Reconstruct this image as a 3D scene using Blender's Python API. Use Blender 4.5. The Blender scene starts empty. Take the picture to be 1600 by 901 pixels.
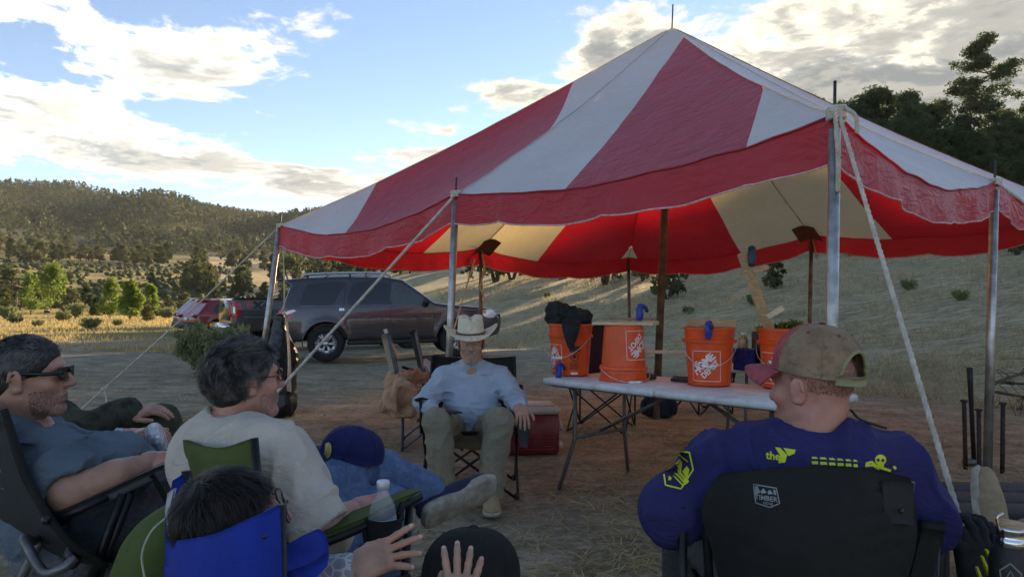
import bpy, math, random
import numpy as np
from mathutils import Matrix, Vector, noise as mnoise
from mathutils.bvhtree import BVHTree
rng = np.random.default_rng(7); random.seed(7)
scene = bpy.context.scene
COL = scene.collection
R = math.radians
# ------------------------------------------------------------------ camera
F, PITCH, ROLL, CAMH = 1120.0, 0.0263, 0.0104, 1.22
cam_d = bpy.data.cameras.new('camera'); cam = bpy.data.objects.new('camera', cam_d); COL.objects.link(cam)
cam_d.sensor_width = 36; cam_d.sensor_fit = 'HORIZONTAL'; cam_d.lens = 36*F/1600
cam_d.clip_start = 0.05; cam_d.clip_end = 6000
cam.matrix_world = Matrix.Translation((0, 0, CAMH)) @ Matrix.Rotation(math.pi/2+PITCH, 4, 'X') @ Matrix.Rotation(ROLL, 4, 'Z')
scene.camera = cam
# ------------------------------------------------------------------ light
SUN_AZ, SUN_EL = 28.0, 16.3          # degrees right of straight ahead, above the horizon
SUN_DIR = Vector((math.sin(R(SUN_AZ))*math.cos(R(SUN_EL)), math.cos(R(SUN_AZ))*math.cos(R(SUN_EL)), math.sin(R(SUN_EL))))
sun_d = bpy.data.lights.new('sun', 'SUN'); sun_d.energy = 2.6; sun_d.angle = R(0.8); sun_d.color = (1.0, .80, .56)
sun = bpy.data.objects.new('sun', sun_d); COL.objects.link(sun)
sun.rotation_euler = SUN_DIR.to_track_quat('Z', 'Y').to_euler(); sun.location = (0, 0, 60)
vs = scene.view_settings
vs.view_transform = 'Standard'; vs.look = 'None'; vs.gamma = 1; vs.use_curve_mapping = False; vs.exposure = 2.62
vs.use_white_balance = True; vs.white_balance_temperature = 7700; vs.white_balance_tint = 8     # the camera's shade setting
scene.cycles.max_bounces = 8; scene.cycles.transparent_max_bounces = 12; scene.cycles.sample_clamp_indirect = 6
try: scene.cycles.use_denoising = True
except Exception: pass

# ------------------------------------------------------------------ node helpers
class NT:
    def __init__(s, tree): s.t = tree; s.n = tree.nodes; s.l = tree.links
    def new(s, typ, **kw):
        n = s.n.new(typ)
        for k, v in kw.items(): setattr(n, k, v)
        return n
    def put(s, sock, v):
        if isinstance(v, bpy.types.NodeSocket): s.l.new(v, sock)
        elif v is not None:
            if hasattr(sock.default_value, '__len__'):
                v = tuple(v) if hasattr(v, '__len__') else (v,)*len(sock.default_value)
                if len(v) == 3 and len(sock.default_value) == 4: v = v+(1,)
            sock.default_value = v
    def math(s, op, a, b=None, c=None, clamp=False):
        n = s.new('ShaderNodeMath', operation=op); n.use_clamp = clamp
        s.put(n.inputs[0], a)
        if b is not None: s.put(n.inputs[1], b)
        if c is not None: s.put(n.inputs[2], c)
        return n.outputs[0]
    def vmath(s, op, a, b=None, out=0):
        n = s.new('ShaderNodeVectorMath', operation=op); s.put(n.inputs[0], a)
        if b is not None: s.put(n.inputs[1], b)
        return n.outputs[out]
    def noise(s, vec, scale, detail=4, rough=.55, dist=0, out=0):
        n = s.new('ShaderNodeTexNoise'); s.put(n.inputs['Vector'], vec)
        n.inputs['Scale'].default_value = scale; n.inputs['Detail'].default_value = detail
        n.inputs['Roughness'].default_value = rough; n.inputs['Distortion'].default_value = dist
        return n.outputs[out]
    def ramp(s, fac, lo, hi, a=0.0, b=1.0, smooth=True):
        n = s.new('ShaderNodeMapRange'); n.interpolation_type = 'SMOOTHSTEP' if smooth else 'LINEAR'
        s.put(n.inputs[0], fac)
        for i, v in zip((1, 2, 3, 4), (lo, hi, a, b)): s.put(n.inputs[i], v)
        return n.outputs[0]
    def mix(s, fac, a, b, mode='MIX'):
        n = s.new('ShaderNodeMix', data_type='RGBA', blend_type=mode)
        s.put(n.inputs[0], fac); s.put(n.inputs[6], a); s.put(n.inputs[7], b)
        return n.outputs[2]
    def scale(s, v, sc):
        n = s.new('ShaderNodeMapping'); s.put(n.inputs[0], v); n.inputs['Scale'].default_value = sc
        return n.outputs[0]
    def bump(s, h, strength=.3, dist=.01):
        n = s.new('ShaderNodeBump'); s.put(n.inputs['Height'], h)
        n.inputs['Strength'].default_value = strength; n.inputs['Distance'].default_value = dist
        return n.outputs[0]
MATS = {}
def mat(name, col, rough=.6, metal=0, var=.25, vscale=30, bump=.0, bscale=60, stretch=None, spec=.5, emit=None, sheen=0, coat=0, dust=None, fold=None):
    """principled material with noise colour variation and fine bump in object space"""
    if name in MATS: return MATS[name]
    m = bpy.data.materials.new(name); m.use_nodes = True; t = NT(m.node_tree)
    b = t.n['Principled BSDF']; tc = t.new('ShaderNodeTexCoord').outputs['Object']
    if stretch: tc = t.scale(tc, stretch)
    col = tuple(col)
    n1 = t.noise(tc, vscale, 6)
    c = t.mix(t.ramp(n1, .3, .7), tuple(x*(1-var) for x in col), tuple(min(1, x*(1+var)) for x in col))
    if dust: c = t.mix(t.ramp(t.noise(tc, dust[1], 5, .6), .48, .72, 0, dust[2]), c, dust[0])
    t.put(b.inputs['Base Color'], c)
    t.put(b.inputs['Roughness'], t.ramp(t.noise(tc, vscale*.7, 3), .2, .8, max(0, rough-.08), min(1, rough+.08)))
    b.inputs['Metallic'].default_value = metal; b.inputs['Specular IOR Level'].default_value = spec
    if sheen: b.inputs['Sheen Weight'].default_value = sheen
    if coat: b.inputs['Coat Weight'].default_value = coat; b.inputs['Coat Roughness'].default_value = .05
    h = None
    if bump: h = t.bump(t.noise(tc, bscale, 5), bump, .006)
    if fold:                                             # cloth folds: (scale vector, strength)
        w = t.noise(t.scale(tc, fold[0]), 1.0, 3, .5, 1.2)
        n = t.new('ShaderNodeBump'); t.put(n.inputs['Height'], w); n.inputs['Strength'].default_value = fold[1]; n.inputs['Distance'].default_value = .03
        if h: t.put(n.inputs['Normal'], h)
        h = n.outputs[0]
    if h: t.put(b.inputs['Normal'], h)
    if emit: t.put(b.inputs['Emission Color'], emit[0]); b.inputs['Emission Strength'].default_value = emit[1]
    MATS[name] = m; return m

# ------------------------------------------------------------------ world: physical sky with procedural clouds
world = bpy.data.worlds.new('World'); scene.world = world; world.use_nodes = True
t = NT(world.node_tree); t.n.clear()
wo = t.new('ShaderNodeOutputWorld'); sky = t.new('ShaderNodeTexSky', sky_type='NISHITA')
sky.sun_disc = False; sky.sun_elevation = R(SUN_EL); sky.sun_rotation = R(SUN_AZ); sky.altitude = 2200; sky.air_density = .78; sky.dust_density = .12; sky.ozone_density = 1.9
bg1 = t.new('ShaderNodeBackground'); bg1.inputs[1].default_value = 0.05
t.l.new(sky.outputs[0], bg1.inputs[0])
dirv = t.vmath('NORMALIZE', t.new('ShaderNodeTexCoord').outputs['Generated'])
sp = t.new('ShaderNodeSeparateXYZ'); t.l.new(dirv, sp.inputs[0]); dx, dy, dz = sp.outputs
az = t.math('ARCTAN2', dx, dy); el = t.math('ARCSINE', dz)
zc = t.math('ADD', t.math('MAXIMUM', dz, 0.0), .10)
cv = t.new('ShaderNodeCombineXYZ'); t.l.new(t.math('DIVIDE', dx, zc), cv.inputs[0]); t.l.new(t.math('DIVIDE', dy, zc), cv.inputs[1])
pl = cv.outputs[0]
def blob(px, py, rx, ry, rot, w):
    """a bank of cloud centred on a direction of the sky; radii in radians"""
    a0 = math.atan((px-800)/F); e0 = math.atan((480-py)/F*math.cos(a0))
    da = t.math('SUBTRACT', az, a0); de = t.math('SUBTRACT', el, e0)
    c, s_ = math.cos(R(rot)), math.sin(R(rot))
    u = t.math('DIVIDE', t.math('ADD', t.math('MULTIPLY', da, c), t.math('MULTIPLY', de, s_)), rx/F)
    v = t.math('DIVIDE', t.math('SUBTRACT', t.math('MULTIPLY', de, c), t.math('MULTIPLY', da, s_)), ry/F)
    q = t.math('ADD', t.math('MULTIPLY', u, u), t.math('MULTIPLY', v, v))
    return t.math('MULTIPLY', t.math('DIVIDE', 1.0, t.math('ADD', 1.0, t.math('POWER', q, 1.6))), w)
bl = [(100,40,190,62,-8,.28), (410,58,165,48,24,.34), (60,190,290,34,-7,.255), (170,262,340,26,-4,.245), (500,288,200,24,-6,.29), (795,142,70,26,-4,.34),
      (965,50,80,52,20,.30), (1330,90,400,150,-5,.36), (640,195,70,14,-6,.30), (660,242,80,24,10,.34), (1450,150,260,50,-8,.2), (720,15,120,12,0,.1), (1900,160,420,220,0,.3), (-420,90,360,120,0,.25)]
bias = None
for b_ in bl:
    v = blob(*b_); bias = v if bias is None else t.math('ADD', bias, v)
# extra unseen cloud cover added behind the viewer to brighten the foreground
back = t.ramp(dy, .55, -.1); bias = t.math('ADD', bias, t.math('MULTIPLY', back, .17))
def dens(vec):
    n1 = t.noise(vec, 2.6, 10, .62, .6); n2 = t.noise(vec, 11.0, 8, .64, .4)
    return t.math('ADD', t.math('ADD', n1, t.math('MULTIPLY', t.math('SUBTRACT', n2, .5), .44)), bias)
off = t.vmath('ADD', pl, (SUN_DIR.x*.10, SUN_DIR.y*.10, 0))
d0 = dens(pl); d1 = dens(off)
mask = t.ramp(d0, .835, .98); core = t.ramp(d0, .90, 1.18)
lit = t.ramp(t.math('SUBTRACT', d0, d1), -.07, .07)
sdot = t.vmath('DOT_PRODUCT', dirv, tuple(SUN_DIR), out=1)
glow = t.ramp(sdot, .80, .995)
ccol = t.mix(core, (.90, .96, 1.0), (.40, .48, .58)); ccol = t.mix(t.math('MULTIPLY', lit, .55), ccol, (.95, .98, 1.0))
ccol = t.mix(t.math('MULTIPLY', glow, t.ramp(core, .6, .1)), ccol, (1.2, 1.16, 1.08))
cs = t.math('MULTIPLY', t.ramp(sdot, .9, -.6, .17, 1.05), t.ramp(core, 0, 1, 1.0, .66))      # unseen sun-facing clouds behind the viewer, boosted to light the foreground
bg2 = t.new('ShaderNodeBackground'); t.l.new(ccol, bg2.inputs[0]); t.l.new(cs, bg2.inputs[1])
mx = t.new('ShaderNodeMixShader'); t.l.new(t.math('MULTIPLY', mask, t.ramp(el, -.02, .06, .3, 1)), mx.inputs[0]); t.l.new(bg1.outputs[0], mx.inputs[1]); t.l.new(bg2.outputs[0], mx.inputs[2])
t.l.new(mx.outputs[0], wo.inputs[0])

# ------------------------------------------------------------------ geometry helpers
cr_, sr_ = math.cos(ROLL), math.sin(ROLL)
def ray(px, py):
    a_, b_ = px-800.0, py-450.5
    a = a_*cr_+b_*sr_; b = -a_*sr_+b_*cr_
    zz = -b/F
    return np.array([a/F, math.cos(PITCH)-zz*math.sin(PITCH), math.sin(PITCH)+zz*math.cos(PITCH)])
def at(px, py, d):
    """world point that stands d metres ahead on the sight line through a picture point"""
    r = ray(px, py); r = r/r[1]*d; return np.array([r[0], r[1], r[2]+CAMH])
def on(px, py, z=0.0):
    r = ray(px, py); k = (z-CAMH)/r[2]; return np.array([r[0]*k, r[1]*k, z])
def V(*a): return np.array(a, float)
def nrm(v): v = np.asarray(v, float); return v/(np.linalg.norm(v, axis=-1, keepdims=True)+1e-12)
def mesh(name, v, f, m=None, smooth=True, parent=None, mats=None, fm=None):
    me = bpy.data.meshes.new(name)
    v = np.asarray(v, float).reshape(-1, 3)
    if isinstance(f, np.ndarray):
        k = f.shape[1]; n = len(f)
        me.vertices.add(len(v)); me.vertices.foreach_set('co', v.ravel())
        me.loops.add(n*k); me.loops.foreach_set('vertex_index', f.ravel().astype(np.int32))
        me.polygons.add(n); me.polygons.foreach_set('loop_start', np.arange(0, n*k, k, dtype=np.int32))
        me.update(calc_edges=True)
    else: me.from_pydata(v.tolist(), [], [list(map(int, q)) for q in f])
    if smooth: me.polygons.foreach_set('use_smooth', np.ones(len(me.polygons), bool))
    for mm in (mats or [m]):
        if mm: me.materials.append(mm)
    if fm is not None: me.polygons.foreach_set('material_index', np.asarray(fm, np.int32))
    me.update()
    o = bpy.data.objects.new(name, me); COL.objects.link(o)
    if parent is not None: o.parent = parent
    return o
class MB:
    """collects shapes, then links them as one mesh object"""
    def __init__(s): s.v = []; s.f = []; s.n = 0
    def add(s, v, f):
        v = np.asarray(v, float).reshape(-1, 3); s.v.append(v)
        s.f += [[int(i)+s.n for i in q] for q in f]; s.n += len(v); return s
    def box(s, c, size, M=None, bev=0.0):
        hx, hy, hz = np.asarray(size)/2; b = min(bev, hx*.9, hy*.9, hz*.9)
        if b <= 0:
            v = np.array([[x, y, z] for x in (-hx, hx) for y in (-hy, hy) for z in (-hz, hz)])
            f = [(0,1,3,2), (4,6,7,5), (0,4,5,1), (2,3,7,6), (0,2,6,4), (1,5,7,3)]
        else:
            v = []; f = []
            for ax in range(3):
                for sg in (-1, 1):
                    h = [hx, hy, hz]; a1, a2 = (ax+1) % 3, (ax+2) % 3; q = []
                    for s1, s2 in ((-1,-1), (1,-1), (1,1), (-1,1)):
                        p = [0, 0, 0]; p[ax] = sg*h[ax]; p[a1] = s1*(h[a1]-b); p[a2] = s2*(h[a2]-b); q.append(len(v)); v.append(p)
                    f.append(q if sg > 0 else q[::-1])
            v = np.array(v, float)
            def idx(ax, sg, s1, s2): return (ax*2+(sg > 0))*4+{(-1,-1): 0, (1,-1): 1, (1,1): 2, (-1,1): 3}[(s1, s2)]
            def corner(ax, s_):                          # vertex on face ax at corner signs s_ (xyz)
                return idx(ax, s_[ax], s_[(ax+1) % 3], s_[(ax+2) % 3])
            for ax in range(3):                          # edge along axis ax
                a1, a2 = (ax+1) % 3, (ax+2) % 3
                for s1 in (-1, 1):
                    for s2 in (-1, 1):
                        lo = [0, 0, 0]; hi = [0, 0, 0]; lo[ax] = -1; hi[ax] = 1; lo[a1] = hi[a1] = s1; lo[a2] = hi[a2] = s2
                        q = [corner(a1, lo), corner(a1, hi), corner(a2, hi), corner(a2, lo)]
                        f.append(q if s1*s2 < 0 else q[::-1])
            for sx in (-1, 1):
                for sy in (-1, 1):
                    for sz in (-1, 1):
                        q = [corner(k, (sx, sy, sz)) for k in range(3)]; f.append(q if sx*sy*sz > 0 else q[::-1])
        if M is not None: v = v @ np.asarray(M)[:3, :3].T
        return s.add(v+np.asarray(c, float), f)
    def tube(s, pts, r, seg=8, sub=0, closed=False, flat=None):
        p = np.asarray(pts, float)
        if sub: p = spline(p, sub, closed)
        n = len(p); rr = np.interp(np.linspace(0, 1, n), np.linspace(0, 1, len(r)), r) if hasattr(r, '__len__') else np.full(n, float(r))
        tg = np.gradient(p, axis=0) if not closed else np.roll(p, -1, 0)-np.roll(p, 1, 0)
        tg = nrm(tg); up = V(0, 0, 1) if abs(tg[0][2]) < .9 else V(1, 0, 0)
        a = nrm(np.cross(tg[0], up)); vs_ = []
        for i in range(n):
            a = nrm(a-tg[i]*np.dot(a, tg[i])); b = np.cross(tg[i], a)
            for k in range(seg):
                th = 2*math.pi*k/seg; vs_.append(p[i]+rr[i]*(math.cos(th)*a+math.sin(th)*b*(flat or 1)))
        f = []
        for i in range(n-1 if not closed else n):
            j = (i+1) % n
            for k in range(seg): f.append((i*seg+k, i*seg+(k+1) % seg, j*seg+(k+1) % seg, j*seg+k))
        if not closed: f.append(list(range(seg))[::-1]); f.append([(n-1)*seg+k for k in range(seg)])
        return s.add(vs_, f)
    def lathe(s, prof, seg=24, M=None, c=(0, 0, 0), caps=True):
        v = []; n = len(prof)
        for r_, z in prof:
            for k in range(seg):
                th = 2*math.pi*k/seg; v.append((r_*math.cos(th), r_*math.sin(th), z))
        f = [(i*seg+k, i*seg+(k+1) % seg, (i+1)*seg+(k+1) % seg, (i+1)*seg+k) for i in range(n-1) for k in range(seg)]
        if caps: f.append(list(range(seg))[::-1]); f.append([(n-1)*seg+k for k in range(seg)])
        v = np.array(v)
        if M is not None: v = v @ np.asarray(M)[:3, :3].T
        return s.add(v+np.asarray(c, float), f)
    def sheet(s, grid, thick=0.0, sub=4):
        """smooth sheet through a grid of control points, given thickness"""
        g = np.asarray(grid, float)
        if sub:
            g = np.stack([spline(row, sub) for row in g]); g = np.stack([spline(g[:, j], sub) for j in range(g.shape[1])], 1)
        n, m_ = g.shape[:2]
        if not thick:
            return s.add(g.reshape(-1, 3), [(i*m_+j, i*m_+j+1, (i+1)*m_+j+1, (i+1)*m_+j) for i in range(n-1) for j in range(m_-1)])
        nn = nrm(np.cross(np.gradient(g, axis=0), np.gradient(g, axis=1)))
        a = (g+nn*thick/2).reshape(-1, 3); b = (g-nn*thick/2).reshape(-1, 3); N = n*m_
        f = []
        for i in range(n-1):
            for j in range(m_-1):
                q = (i*m_+j, i*m_+j+1, (i+1)*m_+j+1, (i+1)*m_+j); f.append(q[::-1]); f.append([x+N for x in q])
        for i in range(n-1):
            f.append((i*m_, (i+1)*m_, (i+1)*m_+N, i*m_+N)); f.append(((i+1)*m_-1+N, (i+2)*m_-1+N, (i+2)*m_-1, (i+1)*m_-1))
        for j in range(m_-1):
            f.append((j+N, j+1+N, j+1, j)); k = (n-1)*m_+j; f.append((k, k+1, k+1+N, k+N))
        return s.add(np.vstack([a, b]), f)
    def prism(s, poly, h, M=None, c=(0, 0, 0)):
        p = np.asarray(poly, float); n = len(p)
        v = np.vstack([np.c_[p, np.full(n, -h/2)], np.c_[p, np.full(n, h/2)]])
        f = [list(range(n))[::-1], list(range(n, 2*n))]+[(i, (i+1) % n, (i+1) % n+n, i+n) for i in range(n)]
        if M is not None: v = v @ np.asarray(M)[:3, :3].T
        return s.add(v+np.asarray(c, float), f)
    def ball(s, c, r, nu=14, nv=9, M=None):
        v = []; r = np.broadcast_to(np.asarray(r, float), 3)
        for i in range(nv):
            ph = math.pi*(i+.5)/nv-math.pi/2
            for k in range(nu):
                th = 2*math.pi*k/nu; v.append((math.cos(ph)*math.cos(th), math.cos(ph)*math.sin(th), math.sin(ph)))
        v = np.array(v+[(0, 0, -1), (0, 0, 1)])*r
        f = [(i*nu+k, i*nu+(k+1) % nu, (i+1)*nu+(k+1) % nu, (i+1)*nu+k) for i in range(nv-1) for k in range(nu)]
        f += [((k+1) % nu, k, nv*nu) for k in range(nu)]+[((nv-1)*nu+k, (nv-1)*nu+(k+1) % nu, nv*nu+1) for k in range(nu)]
        if M is not None: v = v @ np.asarray(M)[:3, :3].T
        return s.add(v+np.asarray(c, float), f)
    def build(s, name, m, parent=None, smooth=True, angle=None):
        o = mesh(name, np.vstack(s.v), s.f, m, smooth, parent)
        if angle is not None:
            try: o.data.set_sharp_from_angle(angle=R(angle))
            except Exception: pass
        return o
def spline(p, sub, closed=False):
    p = np.asarray(p, float); n = len(p); out = []
    if n < 3 and not closed:
        return np.array([p[0]+(p[-1]-p[0])*k/sub for k in range(sub+1)])
    rngs = n if closed else n-1
    for i in range(rngs):
        p1, p2 = p[i], p[(i+1) % n]
        p0 = p[i-1] if (i > 0 or closed) else 2*p1-p2
        p3 = p[(i+2) % n] if (i+2 < n or closed) else 2*p2-p1
        for k in range(sub):
            u = k/sub; out.append(.5*((2*p1)+(-p0+p2)*u+(2*p0-5*p1+4*p2-p3)*u*u+(-p0+3*p1-3*p2+p3)*u**3))
    if not closed: out.append(p[-1])
    return np.array(out)
def tag(o, label=None, cat=None, group=None, kind=None):
    for k, v in (('label', label), ('category', cat), ('group', group), ('kind', kind)):
        if v: o[k] = v
    return o
def thing(name, label, cat, loc=(0, 0, 0), rz=0.0, group=None):
    o = bpy.data.objects.new(name, None); COL.objects.link(o); o.empty_display_size = .1
    o.location = tuple(loc); o.rotation_euler = (0, 0, rz); return tag(o, label, cat, group)
def rebase(root, parts=None):
    """move an Empty whose children were built in world space to the children's base"""
    ch = [c for c in root.children]
    lo = np.array([1e9]*3); hi = -lo
    for c in ch:
        if c.type == 'MESH' and len(c.data.vertices):
            co = np.empty(len(c.data.vertices)*3); c.data.vertices.foreach_get('co', co); co = co.reshape(-1, 3)
            lo = np.minimum(lo, co.min(0)); hi = np.maximum(hi, co.max(0))
    b = V((lo[0]+hi[0])/2, (lo[1]+hi[1])/2, lo[2]); root.location = tuple(b)
    for c in ch: c.matrix_parent_inverse = Matrix.Translation(tuple(-b))
    return root
def copy_tree(o, parent=None):
    c = o.copy(); COL.objects.link(c); c.parent = parent
    for ch in o.children: copy_tree(ch, c)
    return c
def rotz(a): c, s = math.cos(a), math.sin(a); return np.array([[c, -s, 0], [s, c, 0], [0, 0, 1.]])
def rotx(a): c, s = math.cos(a), math.sin(a); return np.array([[1., 0, 0], [0, c, -s], [0, s, c]])
def roty(a): c, s = math.cos(a), math.sin(a); return np.array([[c, 0, s], [0, 1., 0], [-s, 0, c]])
def frame(z, x=None):
    """rotation whose z axis is z and x axis close to x"""
    z = nrm(z); x = V(1, 0, 0) if x is None else np.asarray(x, float)
    if abs(np.dot(nrm(x), z)) > .98: x = V(0, 1, 0)
    y = nrm(np.cross(z, x)); x = np.cross(y, z); return np.stack([x, y, z], 1)
# value noise on numpy arrays
_lat = rng.random((32, 32, 32)).astype(np.float32)
def vnoise(p):
    p = np.asarray(p, np.float32); i = np.floor(p).astype(int); f = p-i; f = f*f*(3-2*f); i &= 31; j = (i+1) & 31
    def L(a, b, c): return _lat[a[..., 0], b[..., 1], c[..., 2]]
    x, y, z = f[..., 0], f[..., 1], f[..., 2]
    c00 = L(i, i, i)*(1-x)+L(j, i, i)*x; c10 = L(i, j, i)*(1-x)+L(j, j, i)*x
    c01 = L(i, i, j)*(1-x)+L(j, i, j)*x; c11 = L(i, j, j)*(1-x)+L(j, j, j)*x
    return (c00*(1-y)+c10*y)*(1-z)+(c01*(1-y)+c11*y)*z-.5
def fbm(p, o=4):
    p = np.asarray(p, np.float32); r_ = 0; a = 1.
    for k in range(o): r_ = r_+a*vnoise(p*(2**k)+k*7.3); a *= .5
    return r_
# ------------------------------------------------------------------ signed distance bodies, turned into one mesh by surface nets
def cap(a, b, ra, rb=None, k=None): return ('c', np.asarray(a, float), np.asarray(b, float), ra, ra if rb is None else rb, k)
def ell(c, r, M=None, k=None): return ('e', np.asarray(c, float), np.broadcast_to(np.asarray(r, float), 3), np.eye(3) if M is None else M, k)
def rbox(c, h, M=None, r=.01, k=None): return ('b', np.asarray(c, float), np.asarray(h, float), np.eye(3) if M is None else M, r, k)
def pdist(q, P):
    if q[0] == 'c':
        _, a, b, ra, rb, _k = q; ba = b-a; h = np.clip(((P-a) @ ba)/(ba @ ba+1e-12), 0, 1)
        return np.linalg.norm(P-a-h[..., None]*ba, axis=-1)-(ra+(rb-ra)*h)
    if q[0] == 'e':
        _, c, r_, M, _k = q; p = (P-c) @ M; k0 = np.linalg.norm(p/r_, axis=-1); k1 = np.linalg.norm(p/(r_*r_), axis=-1)+1e-9
        return k0*(k0-1)/k1
    _, c, h, M, r_, _k = q; p = np.abs((P-c) @ M)-(h-r_)
    return np.linalg.norm(np.maximum(p, 0), axis=-1)+np.minimum(p.max(-1), 0)-r_
def pbox(q):
    if q[0] == 'c':
        r_ = max(q[3], q[4]); return np.minimum(q[1], q[2])-r_, np.maximum(q[1], q[2])+r_
    r_ = np.abs(q[3]) @ q[2]; return q[1]-r_, q[1]+r_
def sdf_mesh(prims, vox, k=.02, cuts=(), wr=None, off=0.0):
    """prims: smooth union; cuts: smooth subtraction; wr(P): surface displacement"""
    lo = np.min([pbox(q)[0] for q in prims], 0)-4*vox-abs(off); hi = np.max([pbox(q)[1] for q in prims], 0)+4*vox+abs(off)
    n = np.ceil((hi-lo)/vox).astype(int)+1
    D = np.full(n, 1.0, np.float32); ax = [lo[i]+np.arange(n[i])*vox for i in range(3)]
    def block(q, mg):
        a, b = pbox(q); i0 = np.maximum(np.floor((a-mg-lo)/vox).astype(int), 0); i1 = np.minimum(np.ceil((b+mg-lo)/vox).astype(int)+1, n)
        if (i1 <= i0).any(): return None, None
        sl = tuple(slice(i0[i], i1[i]) for i in range(3))
        return sl, np.stack(np.meshgrid(*[ax[i][sl[i]] for i in range(3)], indexing='ij'), -1)
    for q in prims:
        kk = q[-1] if q[-1] is not None else k
        sl, P = block(q, kk+4*vox+abs(off))
        if sl is None: continue
        d = pdist(q, P).astype(np.float32); o = D[sl]; h = np.maximum(kk-np.abs(o-d), 0)/kk
        D[sl] = np.minimum(o, d)-h*h*kk*.25
    for q in cuts:
        kk = q[-1] if q[-1] is not None else .004
        sl, P = block(q, kk+4*vox)
        if sl is None: continue
        d = -pdist(q, P).astype(np.float32); o = D[sl]; h = np.maximum(kk-np.abs(o-d), 0)/kk
        D[sl] = np.maximum(o, d)+h*h*kk*.25
    D -= off
    if wr is not None:
        w = np.argwhere(np.abs(D) < 5*vox+.01); P = lo+w*vox; D[w[:, 0], w[:, 1], w[:, 2]] += wr(P).astype(np.float32)
    return nets(D, lo, vox)
def nets(D, lo, vox):
    n = np.array(D.shape)
    S = D < 0; c8 = [S[i:n[0]-1+i, j:n[1]-1+j, l:n[2]-1+l] for i in (0, 1) for j in (0, 1) for l in (0, 1)]
    cnt = sum(c.astype(np.int8) for c in c8); act = (cnt > 0) & (cnt < 8); I = np.argwhere(act)
    idx = np.full(act.shape, -1, np.int32); idx[act] = np.arange(len(I))
    acc = np.zeros((len(I), 3)); num = np.zeros(len(I))
    cor = [(i, j, l) for i in (0, 1) for j in (0, 1) for l in (0, 1)]
    val = {c: D[I[:, 0]+c[0], I[:, 1]+c[1], I[:, 2]+c[2]].astype(float) for c in cor}
    for a in cor:
        for x in range(3):
            if a[x] == 0:
                b = list(a); b[x] = 1; b = tuple(b); va, vb = val[a], val[b]; m_ = (va < 0) != (vb < 0)
                tt = np.where(m_, va/(va-vb+1e-12), 0); p = np.tile(np.array(a, float), (len(I), 1)); p[:, x] = tt
                acc += np.where(m_[:, None], p, 0); num += m_
    vts = lo+(I+acc/num[:, None])*vox; quads = []
    for x in range(3):
        y, z = (x+1) % 3, (x+2) % 3
        sA = [slice(None)]*3; sB = [slice(None)]*3; sA[x] = slice(0, n[x]-1); sB[x] = slice(1, n[x])
        for d_ in (y, z): sA[d_] = slice(1, n[d_]-1); sB[d_] = slice(1, n[d_]-1)
        a, b = S[tuple(sA)], S[tuple(sB)]; E = np.argwhere(a != b); ori = a[E[:, 0], E[:, 1], E[:, 2]]
        E[:, y] += 1; E[:, z] += 1
        def cell(dy_, dz_): e = E.copy(); e[:, y] -= dy_; e[:, z] -= dz_; return idx[e[:, 0], e[:, 1], e[:, 2]]
        q = np.stack([cell(1, 1), cell(0, 1), cell(0, 0), cell(1, 0)], 1); q[~ori] = q[~ori][:, ::-1]; quads.append(q)
    return vts, np.vstack(quads)
def sdf_obj(name, prims, vox, m, parent=None, **kw):
    v, f = sdf_mesh(prims, vox, **kw); return mesh(name, v, f, m, True, parent)
def bvh(o):
    me = o.data; return BVHTree.FromPolygons([v.co[:] for v in me.vertices], [p.vertices[:] for p in me.polygons])
def text_mesh(s_, size=1.0, bold=0.0, align='CENTER', space=1.0):
    cu = bpy.data.curves.new('txt', 'FONT'); cu.body = s_; cu.size = size; cu.align_x = align; cu.align_y = 'CENTER'; cu.offset = bold; cu.space_character = space; cu.resolution_u = 3
    o = bpy.data.objects.new('txt', cu); COL.objects.link(o); bpy.context.view_layer.update()
    me = o.evaluated_get(bpy.context.evaluated_depsgraph_get()).to_mesh()
    v = np.array([x.co[:] for x in me.vertices]); f = [list(p.vertices) for p in me.polygons]
    o.to_mesh_clear() if hasattr(o, 'to_mesh_clear') else None
    bpy.data.objects.remove(o); bpy.data.curves.remove(cu); return v, f
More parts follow.
